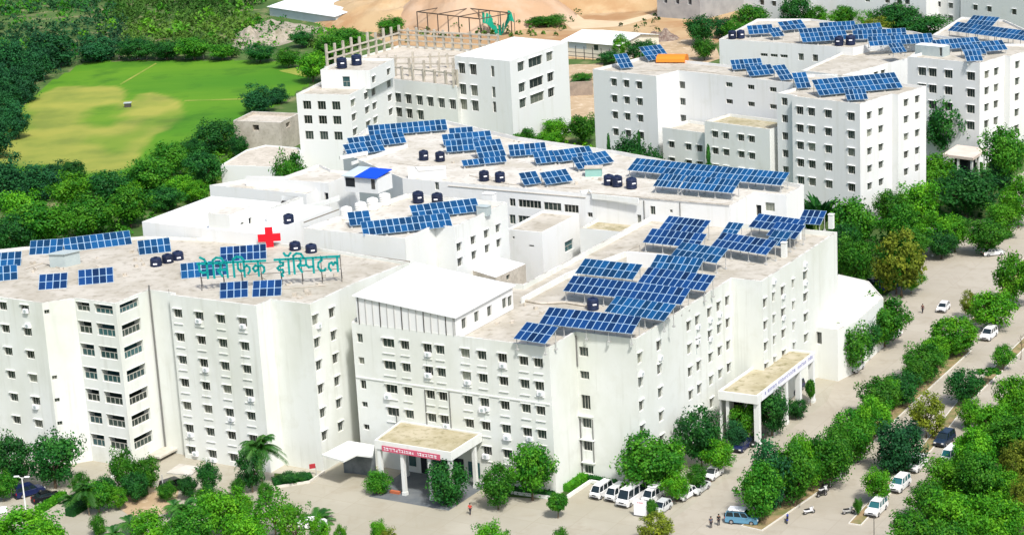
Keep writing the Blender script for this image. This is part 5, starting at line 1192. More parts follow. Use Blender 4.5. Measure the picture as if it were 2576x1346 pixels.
def palm_proto(key, fr, droop, h0, wide=.5, tr=.02, fl=14):
    rd = random.Random(5 + len(key)); t = thing('palm_tree', 'x', 'palm tree', (0, 0, -500), 0, local=True)
    b = MB(); b.tube([(0, 0, -.02), (.01, .0, h0 * .5), (0, 0, h0)], [tr * 1.3, tr, tr * .8], 8); b.build('trunk', mat('palm bark', (.30, .25, .18), 1, (.2, .16, .11), 2), t, (0, 0, 0))
    b = MB()
    for k in range(fr):
        a = k * 2.399 + rd.uniform(-.2, .2); el = rd.uniform(.15, 1.25); L_ = wide * rd.uniform(.85, 1.1); pts = []
        for i in range(7):
            s_ = i / 6; r_ = L_ * (math.cos(el) * s_ + .12 * s_ * s_); z = h0 + L_ * (math.sin(el) * s_ - droop * s_ * s_ * (1.3 - .5 * math.sin(el)))
            pts.append(Vector((math.cos(a) * r_, math.sin(a) * r_, z)))
        side = Vector((-math.sin(a), math.cos(a), 0)); b.tint = rd.uniform(.2, .9)
        for i in range(6):
            for j in range(fl // 6 + 1):
                s_ = (i + j / (fl // 6 + 1)) / 6; c = pts[i].lerp(pts[i + 1], j / (fl // 6 + 1)); ll = .2 * wide * (1 - .75 * abs(s_ - .35)) * 1.2; d = (pts[i + 1] - pts[i]).normalized()
                for sg in (-1, 1):
                    tip = c + side * sg * ll + d * ll * .7 - Vector((0, 0, ll * .45)); wv = d * .017 * wide * 2
                    b.poly([c, c + wv * .7, tip + wv * .15, tip])
    b.build('fronds', L_PALM, t, (0, 0, 0), tint=True); PROTO[key] = t
palm_proto('palm0', 34, .62, .66, .52, .018, 42); palm_proto('palm1', 30, .6, .5, .52, .03, 42); palm_proto('palm2', 28, .5, .12, .55, .03, 42)
def banana_proto():
    rd = random.Random(9); t = thing('banana_clump', 'x', 'banana plant', (0, 0, -500), 0, local=True); b = MB()
    for k in range(7): a = k * .9; b.tube([(math.cos(a) * .12, math.sin(a) * .12, 0), (math.cos(a) * .2, math.sin(a) * .2, .5)], .03, 6)
    b.build('stem', mat('banana stem', (.2, .3, .08), .8), t, (0, 0, 0)); b = MB()
    for k in range(42):
        a = rd.uniform(0, 6.28); el = rd.uniform(.5, 1.4); L_ = rd.uniform(.35, .6); c = Vector((math.cos(a) * .15, math.sin(a) * .15, rd.uniform(.3, .55))); d = Vector((math.cos(a) * math.cos(el), math.sin(a) * math.cos(el), math.sin(el))); side = Vector((-math.sin(a), math.cos(a), 0)) * .075; b.tint = rd.uniform(.2, .9)
        m_ = c + d * L_ * .5; tip = c + d * L_ + Vector((math.cos(a), math.sin(a), -.8)) * .12
        b.poly([c, m_ + side, tip, m_ - side])
    b.build('leaves', L_DARK, t, (0, 0, 0), tint=True); PROTO['banana0'] = t
banana_proto()
USED = set(); TG = {'broadleaf_tree': 'broadleaf trees', 'bush': 'bushes', 'palm_tree': 'palms', 'dense_tree': 'dense dark trees', 'open_tree': 'open crowned trees', 'clipped_tree': 'clipped trees', 'cypress_tree': 'cypresses', 'umbrella_tree': 'umbrella trees', 'banana_clump': 'banana clumps'}
def tree(xb, yb, yt, wpx, kind, label, wide=1.0):
    p = P((xb, yb)); h = max(1.2, ztop((p.x, p.y), yt) * 1.0); W = wpx * dist(p) / F_PX * 1.02; wide *= rng.uniform(.86, 1.14)
    if kind[-1] not in '0123456789':
        ks = [k for k in PROTO if k[:-1] == kind]; kind = ks[rng.randrange(len(ks))]
    src = PROTO[kind]; sc_ = (W, W * wide, h)
    if kind not in USED: USED.add(kind); o = src; o.location = p; o.scale = sc_; o.rotation_euler = (0, 0, rng.uniform(0, 6.28)); o['label'] = label
    else: o = dup(src, p, rng.uniform(0, 6.28), sc_, label)
    base = src.name.split('.')[0]; o['group'] = TG.get(base, 'trees'); o['category'] = {'bush': 'bush', 'palm_tree': 'palm tree', 'banana_clump': 'banana plant'}.get(base, 'tree')
    return o
TREES = [
# forecourt and parking
(1340, 1258, 1115, 128, 'mid', 'round leafy tree right in front of the facade, tallest left of the minibuses'),
(1254, 1281, 1172, 98, 'mid', 'small round tree on a thin trunk between the porch shrubs and the big facade tree'),
(1404, 1303, 1240, 56, 'topiary', 'clipped ball tree on a thin stem in the forecourt'),
(1128, 1268, 1162, 112, 'bush0', 'large dark shrub hiding the right porch column'),
(953, 1242, 1182, 66, 'bush1', 'dark bushy shrub at the foot of the left porch column'),
(1640, 1238, 1092, 172, 'mid', 'broad spreading tree behind the minibuses'),
(1765, 1175, 1024, 118, 'dark', 'tall dark tree against the right facade, behind the broad one'),
(1808, 1192, 1110, 84, 'lite', 'bright round tree at the road side before the blue cars'),
(1702, 1262, 1192, 74, 'lite', 'leafy sapling hanging over the white hatchback'),
(1752, 1236, 1172, 62, 'mid', 'small tree above the silver sedan'),
(1655, 1366, 1288, 100, 'olive', 'yellow green tree cut by the bottom edge below the white hoarding'),
(1640, 1300, 1256, 34, 'mid', 'little shrub beside the white hoarding'),
(1870, 1112, 1016, 76, 'lite', 'light crowned tree left of the side porch columns'),
(1942, 1096, 976, 88, 'dark', 'dark tree in front of the side porch front edge'),
(2003, 1052, 1002, 62, 'dark', 'small flat topped tree on the road edge by the porch'),
(2039, 1020, 955, 28, 'topiary', 'slim clipped sapling at the far side porch column'),
(1850, 1128, 1062, 62, 'teal', 'bluish small tree over the dark blue car'),
# median between the two roads
(1912, 1312, 1172, 118, 'mid', 'tree at the lower end of the median, over the blue jeep'),
(1935, 1282, 1118, 112, 'teal', 'bluish dark tree second from the lower end of the median'),
(2000, 1276, 1122, 124, 'mid', 'big median tree above the parked scooters'),
(2015, 1245, 1090, 80, 'lite', 'bright median tree touching the big one over the scooters'),
(2076, 1226, 1088, 126, 'mid', 'broad median tree above the motorbike row'),
(2140, 1168, 1036, 124, 'mid', 'median tree with dark shade under it, by the motorbikes'),
(2193, 1112, 1004, 100, 'lite', 'bright round median tree halfway along the road'),
(2214, 1052, 955, 110, 'mid', 'tall median tree with a spiky top halfway up the road'),
(2270, 1022, 936, 100, 'dark', 'dense median tree behind the spiky topped one'),
(2325, 962, 868, 108, 'mid', 'median tree before the domed bush'),
(2352, 920, 842, 78, 'lite', 'light green tree at the left foot of the domed bush'),
(2400, 894, 795, 150, 'dome', 'large smooth domed bush at the end of the median'),
(2500, 832, 730, 116, 'lite', 'sunlit yellowish tree beyond the domed bush'),
(2436, 802, 733, 46, 'olive', 'thin yellowish sapling left of the sunlit tree'),
(2548, 772, 634, 112, 'lite', 'tall bright tree at the right edge above the sunlit one'),
(2482, 642, 556, 120, 'mid', 'round tree over the white car at the top of the road'),
(2520, 602, 512, 92, 'lite', 'bright tree at the upper right road bend'),
(2562, 575, 448, 92, 'lite', 'tall bright tree at the right edge by the upper road'),
(2250, 660, 602, 60, 'mid', 'small tree at the edge of the wood beside the wide paved area'),
# verge beside the second road
(2208, 1268, 1180, 90, 'lite', 'light rounded tree left of the two white cars'),
(2262, 1190, 1062, 130, 'teal', 'bluish green tree on the verge with pale flecks'),
(2330, 1100, 992, 108, 'olive', 'yellow olive tree on the verge by the dark car'),
(2424, 1022, 925, 94, 'dark', 'dark round tree on the verge beyond the olive one'),
(2524, 932, 868, 58, 'mid', 'small round tree at the upper verge'),
(2486, 968, 930, 66, 'flat', 'little umbrella shaped tree on the upper verge'),
(2158, 1296, 1252, 24, 'mid', 'tiny sapling at the tip of the verge'),
# garden at lower right
(2550, 1052, 938, 92, 'lite', 'leafy tree at the right edge, upper end of the garden'),
(2500, 1122, 1012, 118, 'lite', 'bright tree in the garden beside the upper right edge trees'),
(2448, 1192, 1082, 118, 'lite', 'bright tree overhanging the white car in the garden lane'),
(2540, 1166, 1048, 116, 'mid', 'full green tree deep in the right garden'),
(2378, 1248, 1150, 112, 'lite', 'yellowish round garden tree facing the white cars'),
(2462, 1268, 1146, 122, 'mid', 'dark gapped garden tree behind the yellowish one'),
(2556, 1234, 1110, 92, 'olive', 'yellow leaved tree at the right edge of the garden'),
(2332, 1312, 1212, 104, 'mid', 'garden tree at the road side across from the nearest white car'),
(2408, 1366, 1240, 138, 'lite', 'large bright garden tree near the bottom'),
(2505, 1356, 1240, 132, 'lite', 'broad bright garden tree near the bottom right corner'),
(2290, 1392, 1285, 112, 'mid', 'dark garden tree at the bottom, nearest to the road'),
(2385, 1440, 1312, 134, 'mid', 'garden tree cut by the bottom edge, middle one'),
(2478, 1440, 1308, 130, 'lite', 'garden tree cut by the bottom edge, right one'),
(2566, 1300, 1200, 70, 'olive', 'dry olive bush at the right edge near the bare soil'),
(2425, 1160, 1110, 60, 'airy', 'thin feathery tree in the gap of the garden'),
(2520, 1260, 1180, 90, 'lite', 'middle garden tree between the yellow leaved and broad ones'),
# wood between hostel and road
(2350, 502, 394, 110, 'lite', 'bright tree left of the pavilion, against the hostel corner'),
(2430, 548, 424, 152, 'dark', 'massive dark tree below the pavilion'),
(2312, 562, 458, 102, 'lite', 'bright crown between hostel corner and massive dark tree'),
(2240, 572, 478, 98, 'mid', 'tree at the foot of the hostel right corner'),
(2062, 610, 462, 86, 'banana', 'tall banana clump at the foot of the hostel front'),
(2100, 600, 490, 60, 'banana', 'second banana clump beside the tall one'),
(2150, 642, 505, 132, 'mid', 'wide tree right of the solar roof corner'),
(2040, 600, 500, 70, 'dark', 'dark tree squeezed behind the solar roof corner'),
(2268, 628, 518, 100, 'mid', 'tree in the middle of the wood below the hostel'),
(2345, 642, 536, 94, 'lite', 'bright tree in the wood, left of the paved square'),
(2402, 634, 538, 88, 'lite', 'bright tree shading the paved square edge'),
(2295, 668, 580, 96, 'mid', 'low wide tree on the wood edge facing the paved square'),
(2368, 652, 575, 80, 'dark', 'shady tree at the corner of the paved square'),
(2268, 748, 582, 146, 'olive', 'big tree with yellow and brown tinged leaves by the parked cars'),
(2255, 740, 600, 110, 'mid', 'green tree directly behind the yellow tinged one'),
(2150, 722, 588, 104, 'mid', 'green tree touching the right end wall of the wing'),
(2120, 690, 560, 90, 'dark', 'dark tree just right of the solar roof, behind the end wall'),
(2292, 738, 682, 68, 'lite', 'low bright shrub tree in front of the yellow tinged one'),
(2225, 872, 750, 130, 'mid', 'tree over the bent corner of the annex roof'),
(2135, 938, 812, 116, 'mid', 'tree in front of the annex hall, nearest to the side porch'),
(2175, 905, 800, 90, 'dark', 'dark tree between the two in front of the annex hall'),
(2532, 472, 322, 118, 'mid', 'tall tree right of the pavilion at the right edge'),
(2512, 472, 408, 74, 'teal', 'bluish round shrub at the right foot of the pavilion'),
(2385, 404, 245, 116, 'dark', 'tall dark tree between the two hostels'),
(2345, 380, 255, 70, 'dark', 'dark tree leaning on the right wall of the stepped hostel'),
(2450, 405, 298, 92, 'mid', 'tree behind the pavilion roof'),
(2410, 345, 250, 70, 'dark', 'tree in the deep gap between the hostels'),
(2272, 205, 154, 38, 'dark', 'dark creeper bush growing on the hostel roof corner'),
(1590, 500, 338, 104, 'dark', 'dark bush at the left foot of the stepped hostel'),
(1640, 500, 365, 60, 'dark', 'second dark bush at the hostel foot, right of the cypress'),
(1613, 505, 332, 22, 'cypress', 'slender cypress before the stepped hostel left wall'),
(1537, 500, 340, 24, 'cypress', 'slender cypress at the hostel left corner'),
(1786, 520, 366, 28, 'cypress', 'slender cypress before the tan roofed annex'),
# yard between rear wing and white tower block
(1235, 352, 292, 96, 'mid', 'tree in the yard nearest the half built wing'),
(1330, 350, 266, 112, 'dark', 'largest tree in the yard before the white tower block'),
(1290, 345, 290, 70, 'mid', 'yard tree between the largest and the nearest ones'),
(1400, 362, 300, 76, 'lite', 'light tree on the yard slope'),
(1468, 362, 288, 76, 'mid', 'yard tree against the left wall of the stepped hostel'),
(1380, 385, 330, 60, 'lite', 'low bright bushy tree above the sloping parapet'),
(1310, 385, 325, 90, 'mid', 'low tree just behind the rear wing parapet'),
(1404, 300, 222, 54, 'dark', 'dark tree against the right wall of the white tower block'),
(1463, 218, 160, 54, 'palm', 'palm beside the brick wall left of the hostel'),
(1463, 205, 185, 60, 'bush', 'bush behind the brick wall left of the hostel'),
(970, 352, 292, 92, 'dark', 'dark tree at the foot of the dormitory right wall'),
(1562, 152, 90, 44, 'lite', 'light tree at the corner of the cream shed'),
(1620, 158, 102, 80, 'dark', 'dark tree behind the hostel roof arrays'),
(1535, 162, 130, 60, 'dark', 'low dark bush between cream shed and hostel'),
(1765, 112, 38, 92, 'dark', 'big dark tree below the grey unfinished building'),
(1820, 98, 46, 54, 'teal', 'bluish tree right of the big dark one by the grey building'),
(1772, 152, 98, 70, 'mid', 'green tree left of the far solar hostel'),
(1890, 84, 12, 96, 'mid', 'tree before the narrow white apartment block'),
(1850, 100, 50, 60, 'mid', 'small tree between grey building and far solar hostel'),
(2000, 78, -12, 84, 'dark', 'tall dark tree in the top tree line, left end'),
(2048, 74, 18, 62, 'mid', 'second tree of the top tree line from the left'),
(2122, 76, 14, 64, 'mid', 'middle tree of the top tree line'),
(2085, 80, 30, 50, 'airy', 'thin tree in the top tree line with pale gaps'),
(2175, 80, 25, 60, 'airy', 'feathery tree in the top tree line'),
(2255, 84, 8, 116, 'dark', 'big dark tree in the top tree line, right part'),
(2205, 96, 46, 82, 'olive', 'yellow green bush before the top tree line'),
(2320, 98, 40, 124, 'dark', 'wide dark tree at the right end of the top tree line'),
(2400, 92, 60, 56, 'mid', 'small tree below the white apartment block'),
# woods at left, between field and tower
(380, 502, 402, 126, 'mid', 'broad tree at the near right corner of the field'),
(435, 452, 358, 106, 'mid', 'tree on the field edge behind the broad corner one'),
(515, 478, 378, 100, 'dark', 'dark tree between the field edge and the flat house'),
(545, 392, 303, 118, 'dark', 'dark tree in front of the bare concrete house'),
(490, 415, 345, 70, 'dark', 'shaded tree along the field edge near the concrete house'),
(602, 402, 338, 50, 'dark', 'small dark tree right at the flat house wall'),
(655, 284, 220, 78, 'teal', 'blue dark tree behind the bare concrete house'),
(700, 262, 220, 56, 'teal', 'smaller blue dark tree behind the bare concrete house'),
(735, 505, 384, 84, 'mid', 'green tree growing between the flat house and the white blocks'),
(808, 400, 370, 26, 'mid', 'tiny bush beside the dormitory front wall'),
(330, 572, 470, 110, 'mid', 'tree behind the tower roof, right end of the left wood'),
(235, 602, 498, 140, 'mid', 'tree just behind the rear tower arrays, in the middle'),
(112, 622, 508, 140, 'mid', 'tree just behind the rear tower arrays, left part'),
(40, 640, 540, 120, 'dark', 'dark tree behind the leftmost arrays'),
(185, 542, 438, 106, 'lite', 'bright tree in the middle of the left wood'),
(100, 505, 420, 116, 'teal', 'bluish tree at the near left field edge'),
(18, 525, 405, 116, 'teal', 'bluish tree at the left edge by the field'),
(272, 522, 428, 116, 'dark', 'dark tree in the left wood near the field corner'),
(190, 462, 402, 64, 'dark', 'lone small tree on the near field border'),
(140, 470, 412, 70, 'teal', 'bluish small tree on the near field border'),
(500, 512, 458, 66, 'lite', 'bright bush beside the white left block'),
(420, 530, 470, 90, 'dark', 'dark tree behind the white left block corner'),
(455, 505, 440, 80, 'lite', 'light tree above the dark one by the left block'),
(330, 520, 455, 70, 'lite', 'light green tree under the broad corner tree'),
(60, 590, 480, 110, 'lite', 'yellow green tree deep in the left wood'),
# far side of the field
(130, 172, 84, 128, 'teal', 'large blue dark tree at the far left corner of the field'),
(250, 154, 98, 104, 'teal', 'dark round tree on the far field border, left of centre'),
(350, 152, 96, 104, 'dark', 'dark tree on the far field border, centre'),
(420, 152, 104, 90, 'dark', 'tree on the far field border, right of centre'),
(490, 152, 98, 98, 'mid', 'green tree on the far field border before the rocks'),
(560, 152, 112, 80, 'mid', 'small green tree on the far field border beside the rocks'),
(655, 158, 110, 92, 'dark', 'dark tree at the far right corner of the field'),
(726, 172, 122, 60, 'mid', 'tree right of the dark corner tree of the field'),
(788, 208, 128, 92, 'lite', 'bright tree touching the dormitory columns'),
(835, 165, 92, 88, 'mid', 'green tree above the open concrete columns'),
(760, 120, 78, 66, 'dark', 'dark bush among the rocks below the metal shed'),
(870, 122, 78, 96, 'mid', 'broad bush below the metal sheds'),
(985, 90, 44, 74, 'mid', 'bush beside the white metal shed end'),
(1200, 62, 24, 70, 'olive', 'dry bush on top of the earth mound'),
(1290, 40, -14, 40, 'dark', 'tall thin tree on the quarried slope'),
(1370, 66, 40, 110, 'mid', 'wide low bush behind the white tower block'),
(1000, 30, -30, 120, 'mid', 'tree at the top edge above the metal sheds'),
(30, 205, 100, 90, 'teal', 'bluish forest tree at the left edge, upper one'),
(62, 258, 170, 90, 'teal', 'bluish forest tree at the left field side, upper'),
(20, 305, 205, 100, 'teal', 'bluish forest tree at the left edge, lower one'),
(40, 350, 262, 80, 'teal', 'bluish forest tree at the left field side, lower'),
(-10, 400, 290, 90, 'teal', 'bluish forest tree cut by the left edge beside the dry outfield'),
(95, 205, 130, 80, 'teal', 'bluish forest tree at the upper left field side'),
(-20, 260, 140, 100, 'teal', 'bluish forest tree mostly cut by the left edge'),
# lower left foreground
(42, 1225, 1092, 120, 'dark', 'dark tree at the left edge in front of the tower'),
(140, 1228, 1090, 118, 'dark', 'dark full tree in front of the tower, left of the balconies'),
(10, 1260, 1190, 70, 'mid', 'small tree at the left edge behind the lamp post'),
(318, 1248, 1130, 70, 'mid', 'tall oval tree left of a pair before the low canopy'),
(372, 1244, 1148, 74, 'mid', 'oval tree right of a pair before the low canopy'),
(345, 1262, 1185, 70, 'dark', 'dark lower tree between the oval pair'),
(250, 1290, 1208, 80, 'mid', 'tree above the two hedges'),
(225, 1296, 1200, 86, 'palm', 'feathery palm by the hedge end'),
(185, 1265, 1190, 70, 'palm2', 'low palm beside the parked dark car'),
(528, 1252, 1158, 62, 'dark', 'narrow dark tree beside the white lamp pole'),
(475, 1258, 1195, 50, 'dark', 'small dark tree beside the dark car under the awning'),
(362, 1248, 1222, 26, 'bush', 'tiny round bush on the sandy yard'),
(470, 1340, 1225, 104, 'palm1', 'arching palm in the lower left foreground'),
(565, 1352, 1234, 136, 'lite', 'bright bushy tree in the lower left foreground'),
(480, 1405, 1285, 130, 'mid', 'leafy tree cut by the bottom edge below the arching palm'),
(385, 1395, 1288, 100, 'lite', 'light tree cut by the bottom edge, left of the arching palm'),
(290, 1390, 1300, 70, 'palm', 'small palm at the bottom edge near the paved yard'),
(60, 1402, 1290, 186, 'lite', 'wide bright tree filling the bottom left corner'),
(130, 1420, 1320, 110, 'lite', 'bright tree beside the bottom left corner one'),
(630, 1400, 1290, 110, 'lite', 'bright tree at the bottom edge beside the pale leaved one'),
(695, 1362, 1232, 128, 'airy', 'open pale leaved tree left of the forecourt'),
(720, 1372, 1262, 100, 'airy', 'second open pale leaved tree near the parked white car'),
(795, 1312, 1248, 100, 'palm2', 'low spiky palm over the parked white car'),
(662, 1228, 1076, 118, 'palm0', 'tall palm in front of the blank curved tower wall'),
(636, 1238, 1122, 84, 'dark', 'dark oval tree left of the tall palm'),
(600, 1248, 1205, 44, 'mid', 'small round bush at the foot of the tower'),
(735, 1212, 1188, 70, 'bush', 'low shrubs in the bed at the tower corner'),
(955, 1378, 1308, 52, 'lite', 'leafy tree top at the bottom edge below the porch'),
(980, 1392, 1332, 54, 'olive', 'yellowish tree top at the bottom edge below the porch'),
(1415, 1402, 1328, 46, 'mid', 'small tree top at the bottom edge below the clipped ball tree'),
(1240, 1416, 1320, 96, 'lite', 'bright spreading tree top at the bottom edge, centre'),
(858, 1376, 1322, 34, 'lite', 'tiny tree top at the bottom edge left of the porch'),
(420, 1262, 1212, 50, 'mid', 'round shrub at the upper border of the sandy yard'),
(300, 1280, 1222, 56, 'lite', 'bright shrub at the left border of the sandy yard'),
(270, 1258, 1196, 58, 'dark', 'dark shrub between the hedges and the oval trees'),
(205, 1252, 1192, 56, 'mid', 'shrubby tree behind the short dark hedge'),
(440, 1300, 1245, 60, 'palm', 'slim palm between the sandy yard and the arching palm'),
(520, 1296, 1232, 64, 'mid', 'leafy shrub behind the bright bushy foreground tree'),
(610, 1296, 1240, 66, 'lite', 'bright shrub between the tower foot and the foreground trees'),
(672, 1268, 1216, 50, 'mid', 'small shrub below the tall palm'),
(330, 1352, 1280, 74, 'palm1', 'second arching palm at the lower left near the paved yard'),
(748, 1388, 1272, 96, 'airy', 'open pale leaved tree in front of the parked white car'),
(806, 1372, 1300, 60, 'lite', 'low bright tree at the bottom edge right of the white car'),
(250, 1350, 1292, 44, 'bush', 'round bush on the paved yard at the lower left'),
(1962, 1262, 1150, 80, 'lite', 'yellow green tree top inside the lower median row'),
(2042, 1236, 1118, 76, 'lite', 'yellow green tree top between the big and broad median trees'),
(2108, 1196, 1070, 80, 'mid', 'tree filling the gap above the motorbike row'),
(2168, 1138, 1022, 78, 'lite', 'yellow green median tree halfway between the shaded and the round one'),
(2242, 1030, 950, 72, 'lite', 'light tree squeezed beside the spiky topped median tree'),
(2300, 985, 905, 74, 'mid', 'median tree between the dense one and the one before the domed bush'),
(2440, 1080, 1005, 60, 'lite', 'small bright tree at the road side edge of the garden'),
(1690, 1222, 1120, 90, 'lite', 'bright tree beside the broad one behind the minibuses'),
(1600, 1228, 1150, 60, 'dark', 'dark tree at the left flank of the broad one behind the minibuses'),
(1905, 1082, 992, 60, 'mid', 'tree between the light crowned and the dark one by the side porch'),
(2205, 885, 790, 80, 'lite', 'light tree in the group before the annex hall'),
]
for t_ in TREES: tree(*t_)
for k in list(PROTO):
    if k not in USED:
        for ch in list(PROTO[k].children): bpy.data.objects.remove(ch)
        bpy.data.objects.remove(PROTO[k])
# clipped hedges
def hedge(pxs, w_, h, label, m_=L_MID, seed=1):
    rd = random.Random(seed); pts = [P2(q) for q in pxs]; b = MB()
    for a_, c_ in zip(pts, pts[1:]):
        L_ = (c_ - a_).length; d = (c_ - a_).normalized(); n_ = Vector((-d.y, d.x))
        for k in range(int(L_ * 130)):
            u, v, z = rd.uniform(0, L_), rd.uniform(-.5, .5) * w_, rd.uniform(.05, h)
            if abs(v) < w_ * .36 and z < h * .8: continue
            q = a_ + d * u + n_ * v; b.tint = .5 + .4 * noise.noise(Vector((q.x, q.y, z))) ; leaf(b, Vector((q.x, q.y, z)), .32, rd)
        b.tint = .3; q = a_ - n_ * w_ * .4; b.obox((q.x, q.y, 0), ((c_ - a_).x, (c_ - a_).y, 0), (n_.x * w_ * .8, n_.y * w_ * .8, 0), (0, 0, h * .8))
    return tag(b.build('hedge', m_, None, (pts[0].x, pts[0].y, 0), tint=True), label, 'hedge', 'clipped hedges')
hedge([SA(385, 1130), SA(650, 965)], 1.3, 1.2, 'long pale green hedge running up toward the parked cars at lower left', L_LITE)
hedge([SA(700, 1160), SA(900, 1040)], 1.8, 1.4, 'short dark hedge beside the paved yard at lower left', L_DARK, 2)
hedge([SC(520, 905), SC(720, 780)], 2.2, 1.1, 'sloping hedge strip along the parking bay wall', L_LITE, 3)
hedge([SC(760, 785), SC(1150, 860)], .9, .7, 'thin hedge behind the parked minibuses', L_DARK, 4)
hedge([SB(170, 830), SB(560, 770)], 2.2, .8, 'low shrub bed along the tower corner wall', L_DARK, 5)
hedge([SC(-150, 900), SC(0, 915), SC(420, 965)], 1.6, .9, 'planting strip under the round facade tree', L_DARK, 6)
# uncountable scrub
def scrub(name, poly, n, hr, m_, seed, ls=(.7, 1.3), per=26, label=None):
    rd = random.Random(seed); pts = [P2(q) for q in poly]; xs = [p.x for p in pts]; ys = [p.y for p in pts]; b = MB(); c_ = 0
    def ins(x, y):
        r_ = False; j = len(pts) - 1
        for i in range(len(pts)):
            if (pts[i].y > y) != (pts[j].y > y) and x < (pts[j].x - pts[i].x) * (y - pts[i].y) / (pts[j].y - pts[i].y) + pts[i].x: r_ = not r_
            j = i
        return r_
    tries = 0
    while c_ < n and tries < n * 30:
        tries += 1; x, y = rd.uniform(min(xs), max(xs)), rd.uniform(min(ys), max(ys))
        if not ins(x, y): continue
        if noise.noise(Vector((x * .02, y * .02, seed))) < -.28: continue
        lf = noise.noise(Vector((x * .013 + 5, y * .013, seed + 2)))
        c_ += 1; h = hr[0] + (hr[1] - hr[0]) * rd.random() ** 2.2 * (1.4 if lf < 0 else .8); r_ = h * rd.uniform(.55, 1.0); t0 = min(.98, max(.02, .5 + lf * 1.1 + rd.uniform(-.22, .22)))
        for k in range(per):
            a = rd.uniform(0, 6.28); ph = rd.uniform(0, 1.5); rr = r_ * rd.uniform(.6, 1)
            b.tint = min(1, max(0, t0 + rd.uniform(-.06, .06)))
            leaf(b, Vector((x + math.cos(a) * math.cos(ph) * rr, y + math.sin(a) * math.cos(ph) * rr, math.sin(ph) * h * rd.uniform(.7, 1) + .1)), rd.uniform(*ls), rd, .8)
    o = b.build(name, m_, None, (0, 0, 0), tint=True); o['kind'] = 'stuff'; o['label'] = label or name; return o
POLY_S = [(-220, 300), (60, 255), (110, 205), (215, 152), (600, 146), (620, 128), (560, 132), (600, 92), (650, 58), (660, 20), (700, -60), (-260, -90)]
scrub('scrubland', [(330, 152), (600, 146), (620, 128), (560, 132), (600, 92), (650, 58), (660, 20), (700, -60), (240, -80)], 900, (1.5, 6.0), L_SCRUB, 4, per=34, ls=(.8, 1.4), label='scrubby green bushland beyond the far side of the field')
scrub('scrubland', [(-220, 300), (60, 255), (110, 205), (215, 152), (345, 152), (250, -80), (-260, -90)], 900, (1.5, 6.0), L_SCRUB_FADE, 24, per=34, ls=(.8, 1.4), label='bluish dark bushland in the upper left corner')
scrub('scrubland', [(590, 120), (600, 92), (650, 55), (700, 60), (850, 80), (930, 100), (880, 130), (760, 112), (700, 116), (620, 124)], 110, (1.0, 3.0), L_LITE, 25, per=22, ls=(.6, 1.0), label='low bright scrub growing over the rocks below the metal sheds')
scrub('woodland', POLY_S, 150, (3.0, 8.0), L_MID, 14, per=46, ls=(1.0, 1.8), label='darker scattered wood standing in the bushland beyond the field')
scrub('scrubland', [(640, 150), (560, 140), (620, 122), (700, 116), (840, 78), (900, 90), (930, 110), (840, 160), (800, 190), (740, 165)], 170, (1.5, 3.5), L_SCRUB, 5, per=20, label='scattered scrub among the rocks below the metal sheds')
scrub('scrubland', [(1040, 80), (1090, 55), (1240, 66), (1430, 72), (1440, 92), (1220, 100), (1060, 100)], 60, (1.0, 3.2), L_SCRUB, 31, per=24, ls=(.6, 1.1), label='scrub along the foot of the quarried slope')
scrub('scrubland', [(930, 60), (1010, 40), (1080, -30), (1900, -40), (1880, 60), (1660, 150), (1400, 140), (1000, 110)], 70, (.8, 2.6), L_SCRUB, 32, per=22, ls=(.6, 1.1), label='scattered scrub dotting the quarried slope')
scrub('undergrowth', [(-140, 640), (-140, 440), (60, 442), (200, 455), (330, 455), (430, 432), (540, 372), (600, 330), (640, 420), (540, 470), (520, 500), (350, 560), (330, 600)], 800, (1.0, 3.0), L_MID, 6, per=22, ls=(.5, .9), label='dense undergrowth between the field and the tower')
scrub('undergrowth', [(2230, 1440), (2335, 1300), (2425, 1120), (2500, 1040), (2600, 950), (2620, 1440)], 420, (.8, 2.2), L_LITE, 7, per=24, ls=(.4, .7), label='mixed undergrowth of the right garden')
scrub('undergrowth', [(2030, 640), (2040, 700), (2230, 745), (2330, 640), (2420, 600), (2520, 540), (2560, 440), (2400, 400), (2160, 480)], 380, (.8, 2.4), L_MID, 8, per=24, ls=(.5, .9), label='undergrowth below the trees beside the hostel')
scrub('undergrowth', [(1200, 330), (1480, 300), (1500, 390), (1300, 400), (1190, 350)], 90, (.6, 1.8), L_LITE, 9, per=20, ls=(.5, .9), label='weeds in the yard behind the rear wing')
# ---------------------------------------------------------------- vehicles
BODY = {}
def paint(n, c):
    if n not in BODY: BODY[n] = mat(n + ' car paint', c, .3, spec=.5)
    return BODY[n]
TYRE = mat('tyre rubber', (.015, .015, .016), .8); RIM = mat('wheel rim', (.45, .45, .46), .35, metal=.6); CARG = mat('car glass', (.012, .022, .026), .12, spec=.6); CARG_T = mat('tinted teal car glass', (.02, .11, .12), .12, spec=.6)
LAMP = mat('headlamp', (.75, .75, .72), .2); TAIL = mat('tail lamp', (.45, .01, .01), .3); BUMP = mat('black trim', (.025, .025, .027), .6)
SHAPES = {  # length, width, roof z, belt z, profile of the bonnet, cabin base x0..x1, cabin roof x0..x1  (x forward)
 'suv': (4.6, 1.80, 1.82, 1.08, .98, (-2.22, 1.10), (-2.05, .45)), 'hatch': (3.8, 1.66, 1.52, .95, .86, (-1.80, 1.05), (-1.45, .35)),
 'sedan': (4.3, 1.70, 1.45, .93, .84, (-1.55, 1.10), (-.95, .35)), 'van': (4.0, 1.62, 1.95, 1.08, 1.0, (-1.98, 1.70), (-1.92, 1.20)), 'minibus': (5.4, 1.95, 2.45, 1.25, 1.1, (-2.68, 2.3), (-2.62, 1.7))}
